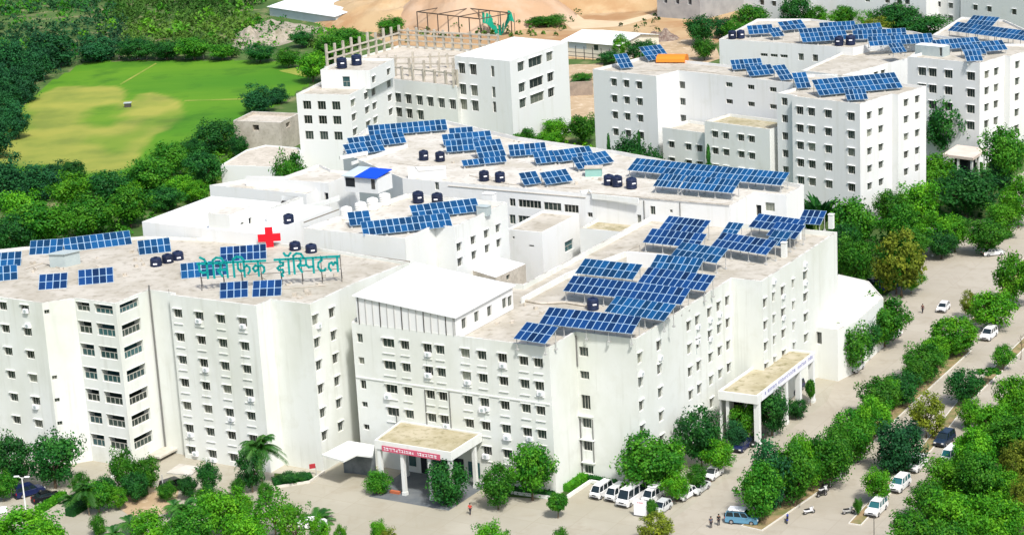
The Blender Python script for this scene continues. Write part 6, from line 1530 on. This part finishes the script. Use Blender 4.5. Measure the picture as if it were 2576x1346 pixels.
def car_proto(kind, pm, glass=CARG, name='parked_car', carrier=False):
    L_, W, zr, zb, zh, (c0, c1), (r0, r1) = SHAPES[kind]; hl, hw = L_ / 2, W / 2
    t = thing(name, 'x', 'car', (0, 0, -400), 0, local=True)
    def ring(prof, inset_):  # loft along y with tumblehome
        return prof
    b = MB()
    lower = [(-hl, .38), (-hl - .02, .70), (-hl + .06, zb), (c0, zb), (c1, zb), (hl - .25, zh), (hl - .02, zh - .22), (hl, .42), (hl - .1, .26), (-hl + .1, .26)]
    ys = [(-hw + .07, .0), (-hw, .5), (hw, .5), (hw - .07, .0)]
    def sec(y, k): return [(x * (1 - .012 * (1 - k)), y, z) for x, z in lower]
    S = [sec(-hw + .05, 0), sec(-hw, 1), sec(hw, 1), sec(hw - .05, 0)]
    S[0] = [(x, -hw + .02, z) if z < zb - .01 else (x, -hw + .09, z) for x, y, z in S[0]]; S[3] = [(x, hw - .02, z) if z < zb - .01 else (x, hw - .09, z) for x, y, z in S[3]]
    A_, Z_ = S[0], S[3]; n = len(lower)
    b.poly(A_); b.poly(list(reversed(Z_)))
    for i in range(n): j = (i + 1) % n; b.poly([A_[j], A_[i], Z_[i], Z_[j]])
    # roof and pillars
    hw2 = hw - .22; zt = zr
    def cab(x, z): f = (z - zb) / (zr - zb); return hw - .09 - (.09 + .05) * f
    roofp = [(r0, zr - .04), (r0 + .15, zr), (r1 - .15, zr), (r1, zr - .05)]
    for (xa, za), (xb_, zb_) in zip(roofp, roofp[1:]): b.poly([(xa, -cab(xa, za), za), (xb_, -cab(xb_, zb_), zb_), (xb_, cab(xb_, zb_), zb_), (xa, cab(xa, za), za)])
    b.poly([(r0, -cab(0, zr), zr - .16), (r1, -cab(0, zr), zr - .16), (r1, -cab(0, zr), zr - .05), (r0, -cab(0, zr), zr - .04)]); b.poly([(r1, cab(0, zr), zr - .16), (r0, cab(0, zr), zr - .16), (r0, cab(0, zr), zr - .04), (r1, cab(0, zr), zr - .05)])
    for f0 in (0.0, .36, .68, 1.0):
        xb_ = c0 + (c1 - c0) * f0; xt = r0 + (r1 - r0) * f0
        for sg in (-1, 1): b.obox((xb_ - .05, sg * (hw - .09) - .03, zb), (.1, 0, 0), (0, .06, 0), (xt - xb_, -sg * .14, zr - zb - .04))
    b.build('body', pm, t, (0, 0, 0))
    def gl(name, q): bb = MB(); bb.poly(q); bb.poly(list(reversed([(x, y, z - .004) for x, y, z in q]))); return bb.build(name, glass, t, (0, 0, 0))
    yb_, yt_ = hw - .10, hw - .235; za = zb + .01; zt_ = zr - .12
    ft = (zt_ - zb) / (zr - zb); xr = r1 + (c1 - r1) * (1 - ft); xl = r0 + (c0 - r0) * (1 - ft)
    gl('windscreen', [(c1 - .02, -yb_ + .03, za), (c1 - .02, yb_ - .03, za), (xr, yt_ - .02, zt_ + .03), (xr, -yt_ + .02, zt_ + .03)])
    gl('rear_window', [(c0 + .02, yb_ - .03, za + .03), (c0 + .02, -yb_ + .03, za + .03), (xl, -yt_ + .02, zt_), (xl, yt_ - .02, zt_)])
    for sg in (-1, 1):
        q = [(c0 + .05, sg * yb_, za), (c1 - .08, sg * yb_, za), (xr - .06, sg * yt_, zt_ + .02), (xl + .05, sg * yt_, zt_ + .02)]; gl('side_window', q if sg < 0 else list(reversed(q)))
    rw = .34 if kind in ('suv', 'minibus') else .29
    for x in (-hl * .60, hl * .62):
        for sg in (-1, 1):
            bb = MB(); n_ = 14; cy = sg * (hw - .1)
            bb.tube([(x, cy - .11, rw), (x, cy + .11, rw)], rw, n_); wq = bb.build('wheel', TYRE, t, (0, 0, 0))
            bb = MB(); bb.tube([(x, cy + sg * .10, rw), (x, cy + sg * .125, rw)], rw * .62, 10); bb.build('rim', RIM, wq, (0, 0, 0))
    for sg in (-1, 1):
        bb = MB(); bb.box((hl - .06, sg * (hw - .3), zh - .34), .14, .36, .17); bb.build('headlight', LAMP, t, (0, 0, 0))
        bb = MB(); bb.box((-hl + .02, sg * (hw - .16), zb - .36), .1, .18, .3); bb.build('tail_light', TAIL, t, (0, 0, 0))
        bb = MB(); bb.box((c1 - .18, sg * (hw + .06), zb), .12, .16, .13); bb.build('mirror', pm, t, (0, 0, 0))
    bb = MB(); bb.box((hl - .02, 0, .34), .12, W - .3, .16); bb.box((hl + .0, 0, zh - .32), .06, W * .4, .14); bb.build('grille', BUMP, t, (0, 0, 0))
    bb = MB(); bb.box((-hl + .0, 0, .34), .14, W - .2, .16); bb.build('bumper', BUMP, t, (0, 0, 0))
    if carrier:
        bb = MB(); bb.box((-.7, 0, zr + .12), 2.3, W * .8, .14); bb.tube([(-1.6, -.6, zr - .05), (-1.6, -.6, zr + .15)], .04); bb.tube([(.2, .6, zr - .05), (.2, .6, zr + .15)], .04); bb.build('roof_carrier', SIGNW, t, (0, 0, 0))
        bb = MB(); bb.tube([(-hl - .02, 0, zb - .15), (-hl - .22, 0, zb - .15)], .32, 14); bb.build('spare_wheel', TYRE, t, (0, 0, 0))
    return t
PW = paint('white', (.80, .80, .79)); CP = {}
def car(kind, pn, col, px, yaw, label, glass=CARG, carrier=False, name='parked_car'):
    key = (kind, pn, carrier, glass.name); p = P(px, .014)
    if key not in CP: CP[key] = o = car_proto(kind, paint(pn, col), glass, name, carrier); o.location = p; o.rotation_euler = (0, 0, R(yaw))
    else: o = dup(CP[key], p, R(yaw))
    o['label'] = label; o['group'] = 'vehicles parked around the hospital'; o['category'] = 'minibus' if kind == 'minibus' else 'van' if kind == 'van' else 'car'
    return o
W3 = (.80, .80, .79); RD = 57.0
car('suv', 'white', W3, (2205, 1288), RD + 182, 'nearest white car at the tip of the verge, teal windscreen toward the viewer', CARG_T)
car('suv', 'white', W3, (2263, 1228), RD + 180, 'white car parked second behind the nearest one on the verge', CARG_T)
car('suv', 'white', W3, (2306, 1178), RD + 180, 'white car third in line beside the bluish verge tree')
car('suv', 'dark blue', (.015, .03, .06), (2376, 1114), RD + 178, 'dark blue car fourth in line beside the olive tree')
car('van', 'white', W3, (2390, 1156), RD + 180, 'white van half hidden under the right garden trees', CARG_T)
car('suv', 'steel blue', (.10, .26, .38), (1868, 1314), -20, 'steel blue jeep with a white roof carrier under the median tree', carrier=True, name='jeep')
car('van', 'white', W3, (1513, 1246), RD + 178, 'leftmost small white van in the parking bay', name='van')
car('van', 'white', W3, (1551, 1252), RD + 178, 'second small white van in the parking bay', name='van')
car('minibus', 'white', W3, (1588, 1262), RD + 178, 'tall white minibus, third in the parking bay', name='minibus')
car('van', 'white', W3, (1643, 1258), RD + 178, 'white van with a rail on its roof behind the white hoarding', name='van', carrier=True)
car('hatch', 'silver', (.55, .57, .56), (1664, 1285), RD + 180, 'silver car half hidden by the little shrub and hoarding')
car('hatch', 'white', W3, (1724, 1251), RD + 175, 'white hatchback under the hanging sapling')
car('sedan', 'silver', (.55, .57, .56), (1759, 1235), RD + 180, 'silver sedan between the white hatchback and the road trees')
car('hatch', 'white', W3, (1794, 1200), RD + 180, 'white hatchback poking out from under the bright round tree')
car('hatch', 'navy', (.01, .018, .07), (1866, 1130), RD + 182, 'navy hatchback parked by the bluish small tree')
car('sedan', 'black', (.012, .012, .015), (1901, 1114), RD + 180, 'black car behind the navy hatchback')
car('hatch', 'white', W3, (2373, 781), RD + 186, 'white car driving down the wide paved road', name='moving_car')
car('suv', 'white', W3, (2487, 850), RD + 180, 'white car parked right of the domed bush')
car('sedan', 'white', W3, (2498, 642), 8, 'white car parked crosswise at the top of the road')
car('hatch', 'white', W3, (2248, 848), RD + 176, 'white car tucked under the tree by the annex corner')
car('hatch', 'silver', (.55, .57, .56), (2153, 932), RD + 180, 'silver hatchback in front of the annex hall')
car('sedan', 'white', W3, (1968, 1000), RD + 178, 'white sedan under the side porch')
car('suv', 'navy', (.01, .018, .07), (1998, 985), RD + 178, 'navy car under the side porch beside the white sedan')
car('hatch', 'blue', (.03, .06, .30), (2237, 728), 20, 'blue car with an orange load under the yellow tinged tree')
car('hatch', 'black', (.012, .012, .015), (2202, 718), 30, 'black car behind the annex roof corner')
car('sedan', 'white', W3, (786, 1326), 8, 'white car under the low spiky palm at the bottom')
car('suv', 'black', (.012, .012, .015), (441, 1230), 40, 'black car under the small awning at the tower foot')
car('suv', 'navy', (.01, .018, .07), (74, 1244), 35, 'navy car under the left edge trees')
car('sedan', 'black', (.012, .012, .015), (118, 1258), 32, 'black car at the upper end of the long hedge')
p = P((2237, 721)); b = MB(); b.lathe([(.75, 0), (.8, .4), (.55, .75), (.1, .85)], (p.x, p.y, 1.5), 12); tag(b.build('orange_load', ORANGE, None, (p.x, p.y, 1.5)), 'orange wrapped load on top of the blue car', 'load')
# white hoarding in the bay
p = P(SC(1290, 1165)); hd = thing('hoarding', 'blank white hoarding panel with red marks standing in the parking bay', 'hoarding', tuple(p))
ee = dirv(-28); nn = Vector((ee.y, -ee.x)); b = MB(); b.obox((p.x - ee.x * .95, p.y - ee.y * .95, .25), (ee.x * 1.9, ee.y * 1.9, 0), (-nn.x * .18, -nn.y * .18, 0), (0, 0, 2.3)); b.build('panel', SIGNW, hd)
for s_ in (-.8, .8): b = MB(); b.tube([(p.x + ee.x * s_ - nn.x * .3, p.y + ee.y * s_ - nn.y * .3, 0), (p.x + ee.x * s_ - nn.x * .25, p.y + ee.y * s_ - nn.y * .25, 2.3)], .06); b.build('post', GALV, hd)
b = MB()
for x in (-.35, -.1, .12, .3): b.obox((p.x + ee.x * x + nn.x * .01, p.y + ee.y * x + nn.y * .01, 2.1), (ee.x * .12, ee.y * .12, 0), (nn.x * .01, nn.y * .01, 0), (0, 0, .12))
b.build('marking', RED, hd)
# motorbikes
def bike_proto(pm):
    t = thing('motorbike', 'x', 'motorbike', (0, 0, -400), 0, 'motorbikes parked along the median', local=True)
    for x in (-.62, .62):
        b = MB(); n_ = 14
        b.tube([(x, -.05, .29), (x, .05, .29)], .29, n_); wq = b.build('wheel', TYRE, t, (0, 0, 0)); b = MB(); b.tube([(x, -.06, .29), (x, .06, .29)], .16, 8); b.build('rim', RIM, wq, (0, 0, 0))
    b = MB(); b.obox((-.55, -.13, .42), (.95, 0, 0), (0, .26, 0), (.05, 0, .22)); b.obox((.05, -.14, .62), (.42, 0, .06), (0, .28, 0), (0, 0, .24)); b.obox((-.85, -.1, .5), (.4, 0, 0), (0, .2, 0), (-.05, 0, .2)); b.obox((.5, -.09, .35), (.12, 0, 0), (0, .18, 0), (-.12, 0, .6)); b.build('body', pm, t, (0, 0, 0))
    b = MB(); b.obox((-.75, -.14, .72), (.85, 0, .0), (0, .28, 0), (0, 0, .1)); b.build('seat', BUMP, t, (0, 0, 0))
    b = MB(); b.tube([(.42, -.36, 1.0), (.48, 0, 1.02), (.42, .36, 1.0)], .025); b.tube([(.62, -.07, .29), (.46, -.07, 1.0)], .03); b.tube([(.62, .07, .29), (.46, .07, 1.0)], .03); b.build('handlebar', RIM, t, (0, 0, 0))
    b = MB(); b.box((.58, 0, .84), .12, .16, .14); b.build('headlight', LAMP, t, (0, 0, 0)); return t
BK = {}
for (px, col, pm, yaw, l_) in (((2036, 1292), 'w', (.75, .75, .76), 20, 'white scooter with a black seat at the lower end of the motorbike row'), ((1981, 1312), 'b', (.03, .05, .3), 80, 'blue motorbike at the lower tip of the median'), ((2135, 1292), 'g', (.45, .45, .43), 10, 'grey motorbike standing alone left of the nearest white car'),
  ((2072, 1238), 'w', (.75, .75, .76), 30, 'white scooter in the motorbike row, below the tree shade'), ((2080, 1228), 'k', (.02, .02, .022), 30, 'black motorbike next to the white scooter in the row'), ((2068, 1248), 'k', (.02, .02, .022), 28, 'black motorbike at the lower side of the white scooter'),
  ((2108, 1210), 'g', (.45, .45, .43), 30, 'grey motorbike in the middle of the motorbike row'), ((2118, 1200), 'k', (.02, .02, .022), 32, 'black motorbike in the middle of the motorbike row'), ((2124, 1192), 'k', (.02, .02, .022), 30, 'black motorbike just above the middle of the row'),
  ((2150, 1165), 'k', (.02, .02, .022), 30, 'black motorbike in the deep shade at the upper end of the row'), ((2160, 1156), 'r', (.3, .02, .03), 30, 'dark red motorbike in the deep shade of the row'), ((2170, 1146), 'k', (.02, .02, .022), 30, 'uppermost black motorbike in the deep shade'), ((2212, 1098), 'k', (.02, .02, .022), 20, 'black motorbike alone at the median beyond the row'), ((420, 1250), 'w', (.75, .75, .76), 40, 'white scooter beside the black car at the tower foot')):
    p = P(px, .014)
    if col not in BK: BK[col] = o = bike_proto(mat('bike paint ' + col, pm, .3)); o.location = p; o.rotation_euler = (0, 0, R(yaw))
    else: o = dup(BK[col], p, R(yaw))
    o['label'] = l_
# ---------------------------------------------------------------- people
def skin_mesh(name, verts, edges, radii, m_, parent, sub=1):
    me = bpy.data.meshes.new(name); me.from_pydata(verts, edges, []); o = bpy.data.objects.new(name, me); COL.objects.link(o)
    o.modifiers.new('skin', 'SKIN'); me.skin_vertices[0].data[0].use_root = True
    for i, r_ in enumerate(radii): me.skin_vertices[0].data[i].radius = (r_, r_)
    o.modifiers.new('sub', 'SUBSURF').levels = sub; o.modifiers['sub'].render_levels = sub
    me.materials.append(m_); o.parent = parent; return o
SKIN = mat('brown skin', (.28, .15, .09), .6); HAIR = mat('black hair', (.01, .009, .008), .5)
def person(px, yaw, shirt, trouser, label, stride=.0):
    p = P(px, .016); t = thing('person', label, 'person', tuple(p), R(yaw), 'people walking about the grounds', local=True)
    V, E_, Rr = [], [], []
    def add(v, r_, pa=None): V.append(v); Rr.append(r_); (E_.append((pa, len(V) - 1)) if pa is not None else None); return len(V) - 1
    pel = add((0, 0, .93), .13); wst = add((0, 0, 1.10), .115, pel); ch = add((0, 0, 1.32), .14, wst); nk = add((0, 0, 1.48), .055, ch); hd0 = add((.01, 0, 1.56), .075, nk); hd1 = add((.015, 0, 1.64), .095, hd0); add((.01, 0, 1.71), .07, hd1)
    add((.105, 0, 1.615), .02, hd1)
    for sg in (-1, 1): add((.01, sg * .1, 1.62), .018, hd1)
    arms = []
    for sg in (-1, 1):
        s_ = sg * stride; sh = add((0, sg * .19, 1.40), .062, ch); el = add((-.02 - .12 * s_, sg * .25, 1.14), .045, sh); wr = add((.04 - .22 * s_, sg * .26, .90), .03, el); pm = add((.05 - .24 * s_, sg * .26, .84), .032, wr)
        for k, (dx, ln) in enumerate(((.03, .075), (.012, .085), (-.006, .08), (-.024, .065))):
            f0 = add((.05 - .24 * s_ + dx, sg * .262, .79), .0095, pm); add((.06 - .24 * s_ + dx, sg * .25, .79 - ln), .008, f0)
        add((.095 - .24 * s_, sg * .24, .80), .01, pm)
        hp = add((0, sg * .1, .88), .095, pel); kn = add((.06 + .20 * s_, sg * .1, .5), .062, hp); an = add((-.02 + .34 * s_, sg * .1, .09), .042, kn); add((.13 + .34 * s_, sg * .11, .04), .038, an)
    skin_mesh('body', V, E_, Rr, SKIN, t)
    def sub(name, ids, m_, grow, fn=None):
        mp = {i: k for k, i in enumerate(ids)}; skin_mesh(name, [V[i] for i in ids], [(mp[a], mp[c]) for a, c in E_ if a in mp and c in mp], [Rr[i] + grow for i in ids], m_, t)
    na = 10; per = 18  # first arm chain starts at index 10
    sub('shirt', [pel, wst, ch] + [na, na + 1] + [na + 17, na + 18], shirt, .018)
    sub('trousers', [pel] + [na + 13, na + 14, na + 15] + [na + 30, na + 31, na + 32], trouser, .016)
    b = MB(); b.lathe([(.112, 0), (.118, .06), (.09, .12), (.03, .145)], (0 - .012, 0, 1.635), 12); b.build('hair', HAIR, t, (0, 0, 0))
    for sg in (-1, 1): b = MB(); b.box((.095, sg * .035, 1.655), .02, .03, .014); b.build('eye', HAIR, t, (0, 0, 0))
    b = MB(); b.box((.097, 0, 1.575), .012, .05, .012); b.build('mouth', mat('lips', (.25, .07, .06), .5), t, (0, 0, 0))
    return t
TS = mat('dark trousers', (.025, .025, .035), .9)
person(SB(2156, 1138), 250, mat('red shirt', (.62, .05, .04), .9), TS, 'person in a red shirt and dark trousers walking across the forecourt', .8)
person(SC(2002, 1275), 100, mat('grey blue shirt', (.06, .07, .10), .9), TS, 'left person of two in dark clothes standing near the blue jeep')
person(SC(2080, 1250), 110, mat('black shirt', (.018, .018, .02), .9), TS, 'right person of two in black clothes standing near the blue jeep')
person((2321, 788), 240, mat('maroon shirt', (.07, .02, .03), .9), TS, 'person in dark clothes alone on the wide paved road', .6)
person((1846, 1098), 300, mat('pale shirt', (.6, .55, .52), .9), mat('red trousers', (.4, .03, .05), .9), 'person in a pale top by the navy hatchback')
# ---------------------------------------------------------------- lamp posts and poles
def lamp(px, h, label, arm=1.2):
    p = P(px); t = thing('lamp_post', label, 'lamp post', tuple(p), 0, 'lamp posts')
    b = MB(); b.tube([(p.x, p.y, 0), (p.x, p.y, h)], [.14, .09], 8); b.box((p.x, p.y, 0), .5, .5, .25); b.build('pole', WHITE, t)
    if arm:
        b = MB(); b.tube([(p.x, p.y, h - .1), (p.x + arm, p.y - .2, h + .15)], .05); b.tube([(p.x, p.y, h - .1), (p.x - arm, p.y + .2, h + .15)], .05); b.build('arm', WHITE, t)
        for s_ in (1, -1): b = MB(); b.box((p.x + s_ * (arm + .2), p.y - s_ * .2, h + .1), .75, .28, .12); b.build('lamp_head', SIGNW, t)
lamp((528, 1250), 6.2, 'tall white lamp pole in front of the tower, left of the dark oval tree', 0)
lamp((67, 1298), 6.0, 'white lamp post with two heads at the lower left', .6)
lamp((284, 1200), 4.2, 'white lamp pole below the balconies', 0)
lamp((2345, 645), 5.5, 'white lamp post at the edge of the wide paved area', .5)
p = P((2199, 1382)); t = thing('pole', 'thin dark pole rising from the bottom edge under the nearest white car', 'pole', tuple(p)); b = MB(); b.tube([(p.x, p.y, 0), (p.x, p.y, 5.0)], .05); b.build('shaft', FRAME_D, t); b = MB(); b.box((p.x, p.y, 0), .4, .4, .15); b.build('foot', CONC, t)
p = P((2568, 905)); t = thing('bare_tree', 'leafless slim tree at the right edge on the verge', 'tree', tuple(p)); b = MB(); b.tube([(p.x, p.y, 0), (p.x + .1, p.y, 2.6), (p.x - .1, p.y, 4.2)], [.09, .06, .03]); b.build('trunk', TRUNK, t); b = MB(); rd = random.Random(2)
for k in range(12): z = rd.uniform(1.6, 4); a = rd.uniform(0, 6.28); b.tube([(p.x, p.y, z), (p.x + math.cos(a) * .7, p.y + math.sin(a) * .7, z + rd.uniform(.5, 1.1))], [.03, .01], 5)
b.build('branches', TRUNK, t)
# red letter box at the tower corner, sign board lower left, hut on the field, brick wall
p = P(SB(608, 745)); t = thing('signpost', 'small red board on a post at the tower corner', 'signpost', tuple(p)); b = MB(); b.tube([(p.x, p.y, 0), (p.x, p.y, 1.5)], .06); b.build('post', GALV, t); b = MB(); b.box((p.x - .5, p.y - .1, 1.2), .9, .15, .7, .3); b.build('board', mat('dark red board', (.4, .03, .04), .6), t)
p = P((12, 1320)); t = thing('notice_board', 'white notice board on a post at the left edge', 'notice board', tuple(p)); b = MB(); b.tube([(p.x, p.y, 0), (p.x, p.y, 2.6)], .06); b.build('post', GALV, t); b = MB(); b.box((p.x, p.y - .08, 1.9), 1.2, .08, 1.0, .2); b.build('board', SIGNW, t)
p = P((322, 270)); t = thing('hut', 'tiny dark hut with a pale roof alone on the dry outfield', 'hut', tuple(p)); b = MB(); b.box((p.x, p.y, 0), 1.8, 1.4, 1.2); b.build('wall', FRAME_D, t); b = MB(); b.box((p.x, p.y, 1.2), 2.2, 1.8, .15); b.build('roof', GREYM, t)
a_, c_ = P2((1432, 243)), P2((1492, 240)); b = MB(); d = (c_ - a_); n_ = Vector((-d.y, d.x)).normalized(); b.obox((a_.x, a_.y, 0), (d.x, d.y, 0), (n_.x * .4, n_.y * .4, 0), (0, 0, 4.0)); tag(b.build('brick_wall', mat('weathered brick', (.36, .29, .23), 1, (.26, .21, .17), .6), None, (a_.x, a_.y, 0)), 'weathered brown retaining wall between white tower block and hostel', 'wall')
# fence along the far side of the field
f0, f1 = P2((300, 150)), P2((560, 148)); t = thing('field_fence', 'far field fence of pale posts and a dark rail', 'fence', (f0.x, f0.y, 0))
for k in range(12): q = f0 + (f1 - f0) * k / 11; b = MB(); b.box((q.x, q.y, 0), .35, .35, 3.0); b.build('post', WHITE if k in (2, 5, 11) else CONC, t)
for z in (.8, 1.6): b = MB(); b.obox((f0.x, f0.y, z), ((f1 - f0).x, (f1 - f0).y, 0), (0, .1, 0), (0, 0, .12)); b.build('rail', FRAME_D, t)
# red flower pots by the porch, bench
for px, l_ in ((SB(1240, 915), 'left red flower trough by the porch column'), (SB(1400, 925), 'right red flower trough by the porch column')):
    p = P(px); b = MB(); b.box((p.x, p.y, 0), 1.6, .5, .4, R(FB)); tag(b.build('flower_trough', mat('terracotta', (.45, .13, .06), .9), None, tuple(p)), l_, 'planter', 'flower troughs at the porch')
# ---------------------------------------------------------------- rooftop and facade clutter
ORD = ['first', 'second', 'third', 'fourth', 'fifth', 'sixth', 'seventh', 'eighth', 'ninth']
def ac_unit(bl, i, px, label, grp):
    p, e, nr = bl.at(i, px); k_ = MB(); k_.obox(p - e * .45, e * .9, nr * .36, Vector((0, 0, .62))); k_.m = 1
    c = p + nr * .365 + Vector((0, 0, .31)); k_.tube([c, c + nr * .02], .24, 10); k_.m = 1
    k_.obox(p - e * .4 - Vector((0, 0, 1.6)) + nr * .0, e * .05, nr * .05, Vector((0, 0, 1.55)))
    tag(k_.build('air_conditioner', [SIGNW, GREYM], None, tuple(p)), label, 'air conditioner', grp)
for cx_, r_ in ((1, 2), (2, 4), (3, 3), (0, 5), (3, 5), (1, 6)):
    x = Q4(*((1340, 1015), (1500, 1040), (1663, 1065), (1828, 1088))[cx_]); k0 = rw[r_]; y = k0[1] + (x[1] - Q4(1340, 1015)[1]) * 1.02 + 20
    ac_unit(A, 6, (x[0] + (k0[0] - rw[0][0]) + 6, y), 'air conditioner below the %s row window in the %s column of the tower front' % (ORD[r_], ORD[cx_]), 'air conditioners hung on the tower walls')
for cx_, r_ in ((2, 0), (4, 1), (5, 2), (7, 3), (8, 1), (6, 0), (3, 3)):
    x = colB[cx_]; k0 = rowB[r_]; ac_unit(B, 0, (x[0] + k0[0] - rowB[1][0] + 4, x[1] + k0[1] - rowB[1][1] + 20), 'air conditioner under the %s row window in the %s column of the front facade' % (ORD[r_], ORD[cx_]), 'air conditioners hung on the front wall')
for k, px in enumerate((Q6(112, 1130), Q6(205, 1080), Q6(275, 1040), Q6(205, 1220), Q6(110, 1240), (1660, 905), (1612, 945))):
    ac_unit(B, 3, px, 'air conditioner on the receding right facade, ' + ['under the fourth top window', 'under the fifth top window', 'under the sixth top window', 'lowest one past its middle', 'lowest one before its middle', 'under the second top window', 'nearest to the drain pipe wall'][k], 'air conditioners hung on the right facade')
for k, px in enumerate((Q6(685, 790), Q6(755, 900), Q6(920, 660), Q6(922, 800), Q6(755, 1060))):
    ac_unit(B, 5, px, 'air conditioner on the set back end block, ' + ['near its left edge', 'below the third column, second row', 'below the last column, top row', 'below the last column, second row', 'low in the third column'][k], 'air conditioners hung on the end block')
def scatter(poly, z, n, seed, label, grp, name='concrete_block', m_=None, s_=(.25, .8)):
    rd = random.Random(seed); pts = [P2(q, z) for q in poly]; xs = [p.x for p in pts]; ys = [p.y for p in pts]; k = 0; tries = 0
    while k < n and tries < 500:
        tries += 1; p = Vector((rd.uniform(min(xs), max(xs)), rd.uniform(min(ys), max(ys))))
        if sdist(p, pts) < .4: continue
        k += 1; b = MB(); a_ = rd.uniform(0, 3); l_, w_, h = rd.uniform(*s_), rd.uniform(*s_), rd.uniform(.15, .5)
        b.box((p.x, p.y, z), l_, w_, h, a_); b.box((p.x, p.y, z + h), l_ * .8, w_ * .8, .03, a_)
        tag(b.build(name, m_ or CONC, None, (p.x, p.y, z)), label, 'block', grp)
scatter([(20, 650), (340, 600), (420, 690), (280, 730), (110, 735)], 25.85, 16, 1, 'small concrete block lying on the tower roof around the grey cabin', 'loose blocks on the tower roof, left')
scatter([(560, 690), (860, 690), (900, 700), (780, 755), (640, 755)], 25.85, 12, 2, 'small concrete block lying on the tower roof below the teal sign', 'loose blocks on the tower roof, right')
scatter([(1320, 760), (1500, 720), (1420, 830), (1210, 828)], 21.6, 12, 3, 'small block lying on the bare left part of the front wing roof', 'loose blocks on the front wing roof')
scatter([(1120, 380), (1330, 350), (1600, 420), (1600, 480), (1150, 450)], 24.8, 14, 4, 'small block lying between the arrays of the rear wing roof', 'loose blocks on the rear wing roof')
scatter([(1720, 180), (1960, 210), (2150, 255), (1990, 215)], 25.4, 8, 5, 'small block lying on the stepped hostel roof', 'loose blocks on the stepped hostel')
scatter([(830, 190), (870, 200), (880, 230), (770, 232)], 19.4, 8, 6, 'small block lying on the dormitory roof edge', 'loose blocks on the dormitory roof')
for k, (pl, z, l_) in enumerate((((NA(250, 560), NA(430, 500), NA(640, 560)), 25.95, 'thin cable pipe winding past the grey cabin on the tower roof'), ((NB(60, 640), NB(260, 760), NB(700, 720)), 25.95, 'thin pipe between the sign posts on the tower roof'), ((MB_(700, 560), MB_(1000, 600), MB_(1260, 590)), 27.3, 'thin pipe below the pair of tanks on the flat roof'),
    ((MB_(1500, 690), MB_(1900, 780), MC(700, 820)), 24.95, 'thin pipe in front of the tanks above the ribbon windows'), ((NC(1150, 380), NC(1290, 320), NC(1290, 600)), 21.75, 'thin pipe near the upper left arrays of the front wing'), ((TC(1300, 720), TC(1700, 700), TC(2100, 740)), 25.55, 'thin pipe along the stepped hostel roof near the orange cover'),
    ((TD(1300, 790), TD(700, 760), TD(400, 790)), 21.2, 'thin pipe along the roof ridge between the hostels'))): roof_pipe(pl, z, l_, r=.07)
# low inner walls and upstands on the central roofs
def upstand(pxs, z, h, l_, w_=.25, m_=None):
    t = [P2(q, z + h) for q in pxs]; b = MB()
    for a_, c_ in zip(t, t[1:]):
        d = c_ - a_; n_ = Vector((-d.y, d.x)).normalized() * w_; b.obox((a_.x, a_.y, z), (d.x, d.y, 0), (n_.x, n_.y, 0), (0, 0, h))
    tag(b.build('roof_wall', m_ or WHITE, None, (t[0].x, t[0].y, z)), l_, 'low wall', 'low walls crossing the roofs')
upstand((MB_(320, 560), MB_(880, 380)), 24.8, .6, 'low wall before the left staggered arrays of the rear wing')
upstand((MB_(880, 610), MB_(1262, 598)), 24.8, 2.2, 'white screen wall below the pair of tanks on the flat roof', .3, WHITE_B)
upstand((MC(690, 850), MC(770, 835), MC(800, 880), MC(1270, 925)), 24.8, .9, 'bent low wall before the three tanks on the roof bulge')
upstand((NC(100, 850), NC(560, 600), NC(1150, 385)), 21.6, .9, 'long low wall along the courtyard side of the front wing roof')
upstand((NC(1150, 385), NC(1560, 420)), 21.6, 2.4, 'white cross wall under the upper left arrays of the front wing', .3, WHITE_B)
upstand((MA(1770, 1010), MA(2130, 900)), 26.5, .8, 'low wall running back from the lift room')
upstand((TD(250, 760), TD(700, 750)), 25.4, .5, 'low wall behind the longest array of the stepped hostel')
upstand((MB_(200, 500), MB_(480, 450)), 26.0, .7, 'low wall left of the tarpaulin shed', .3)
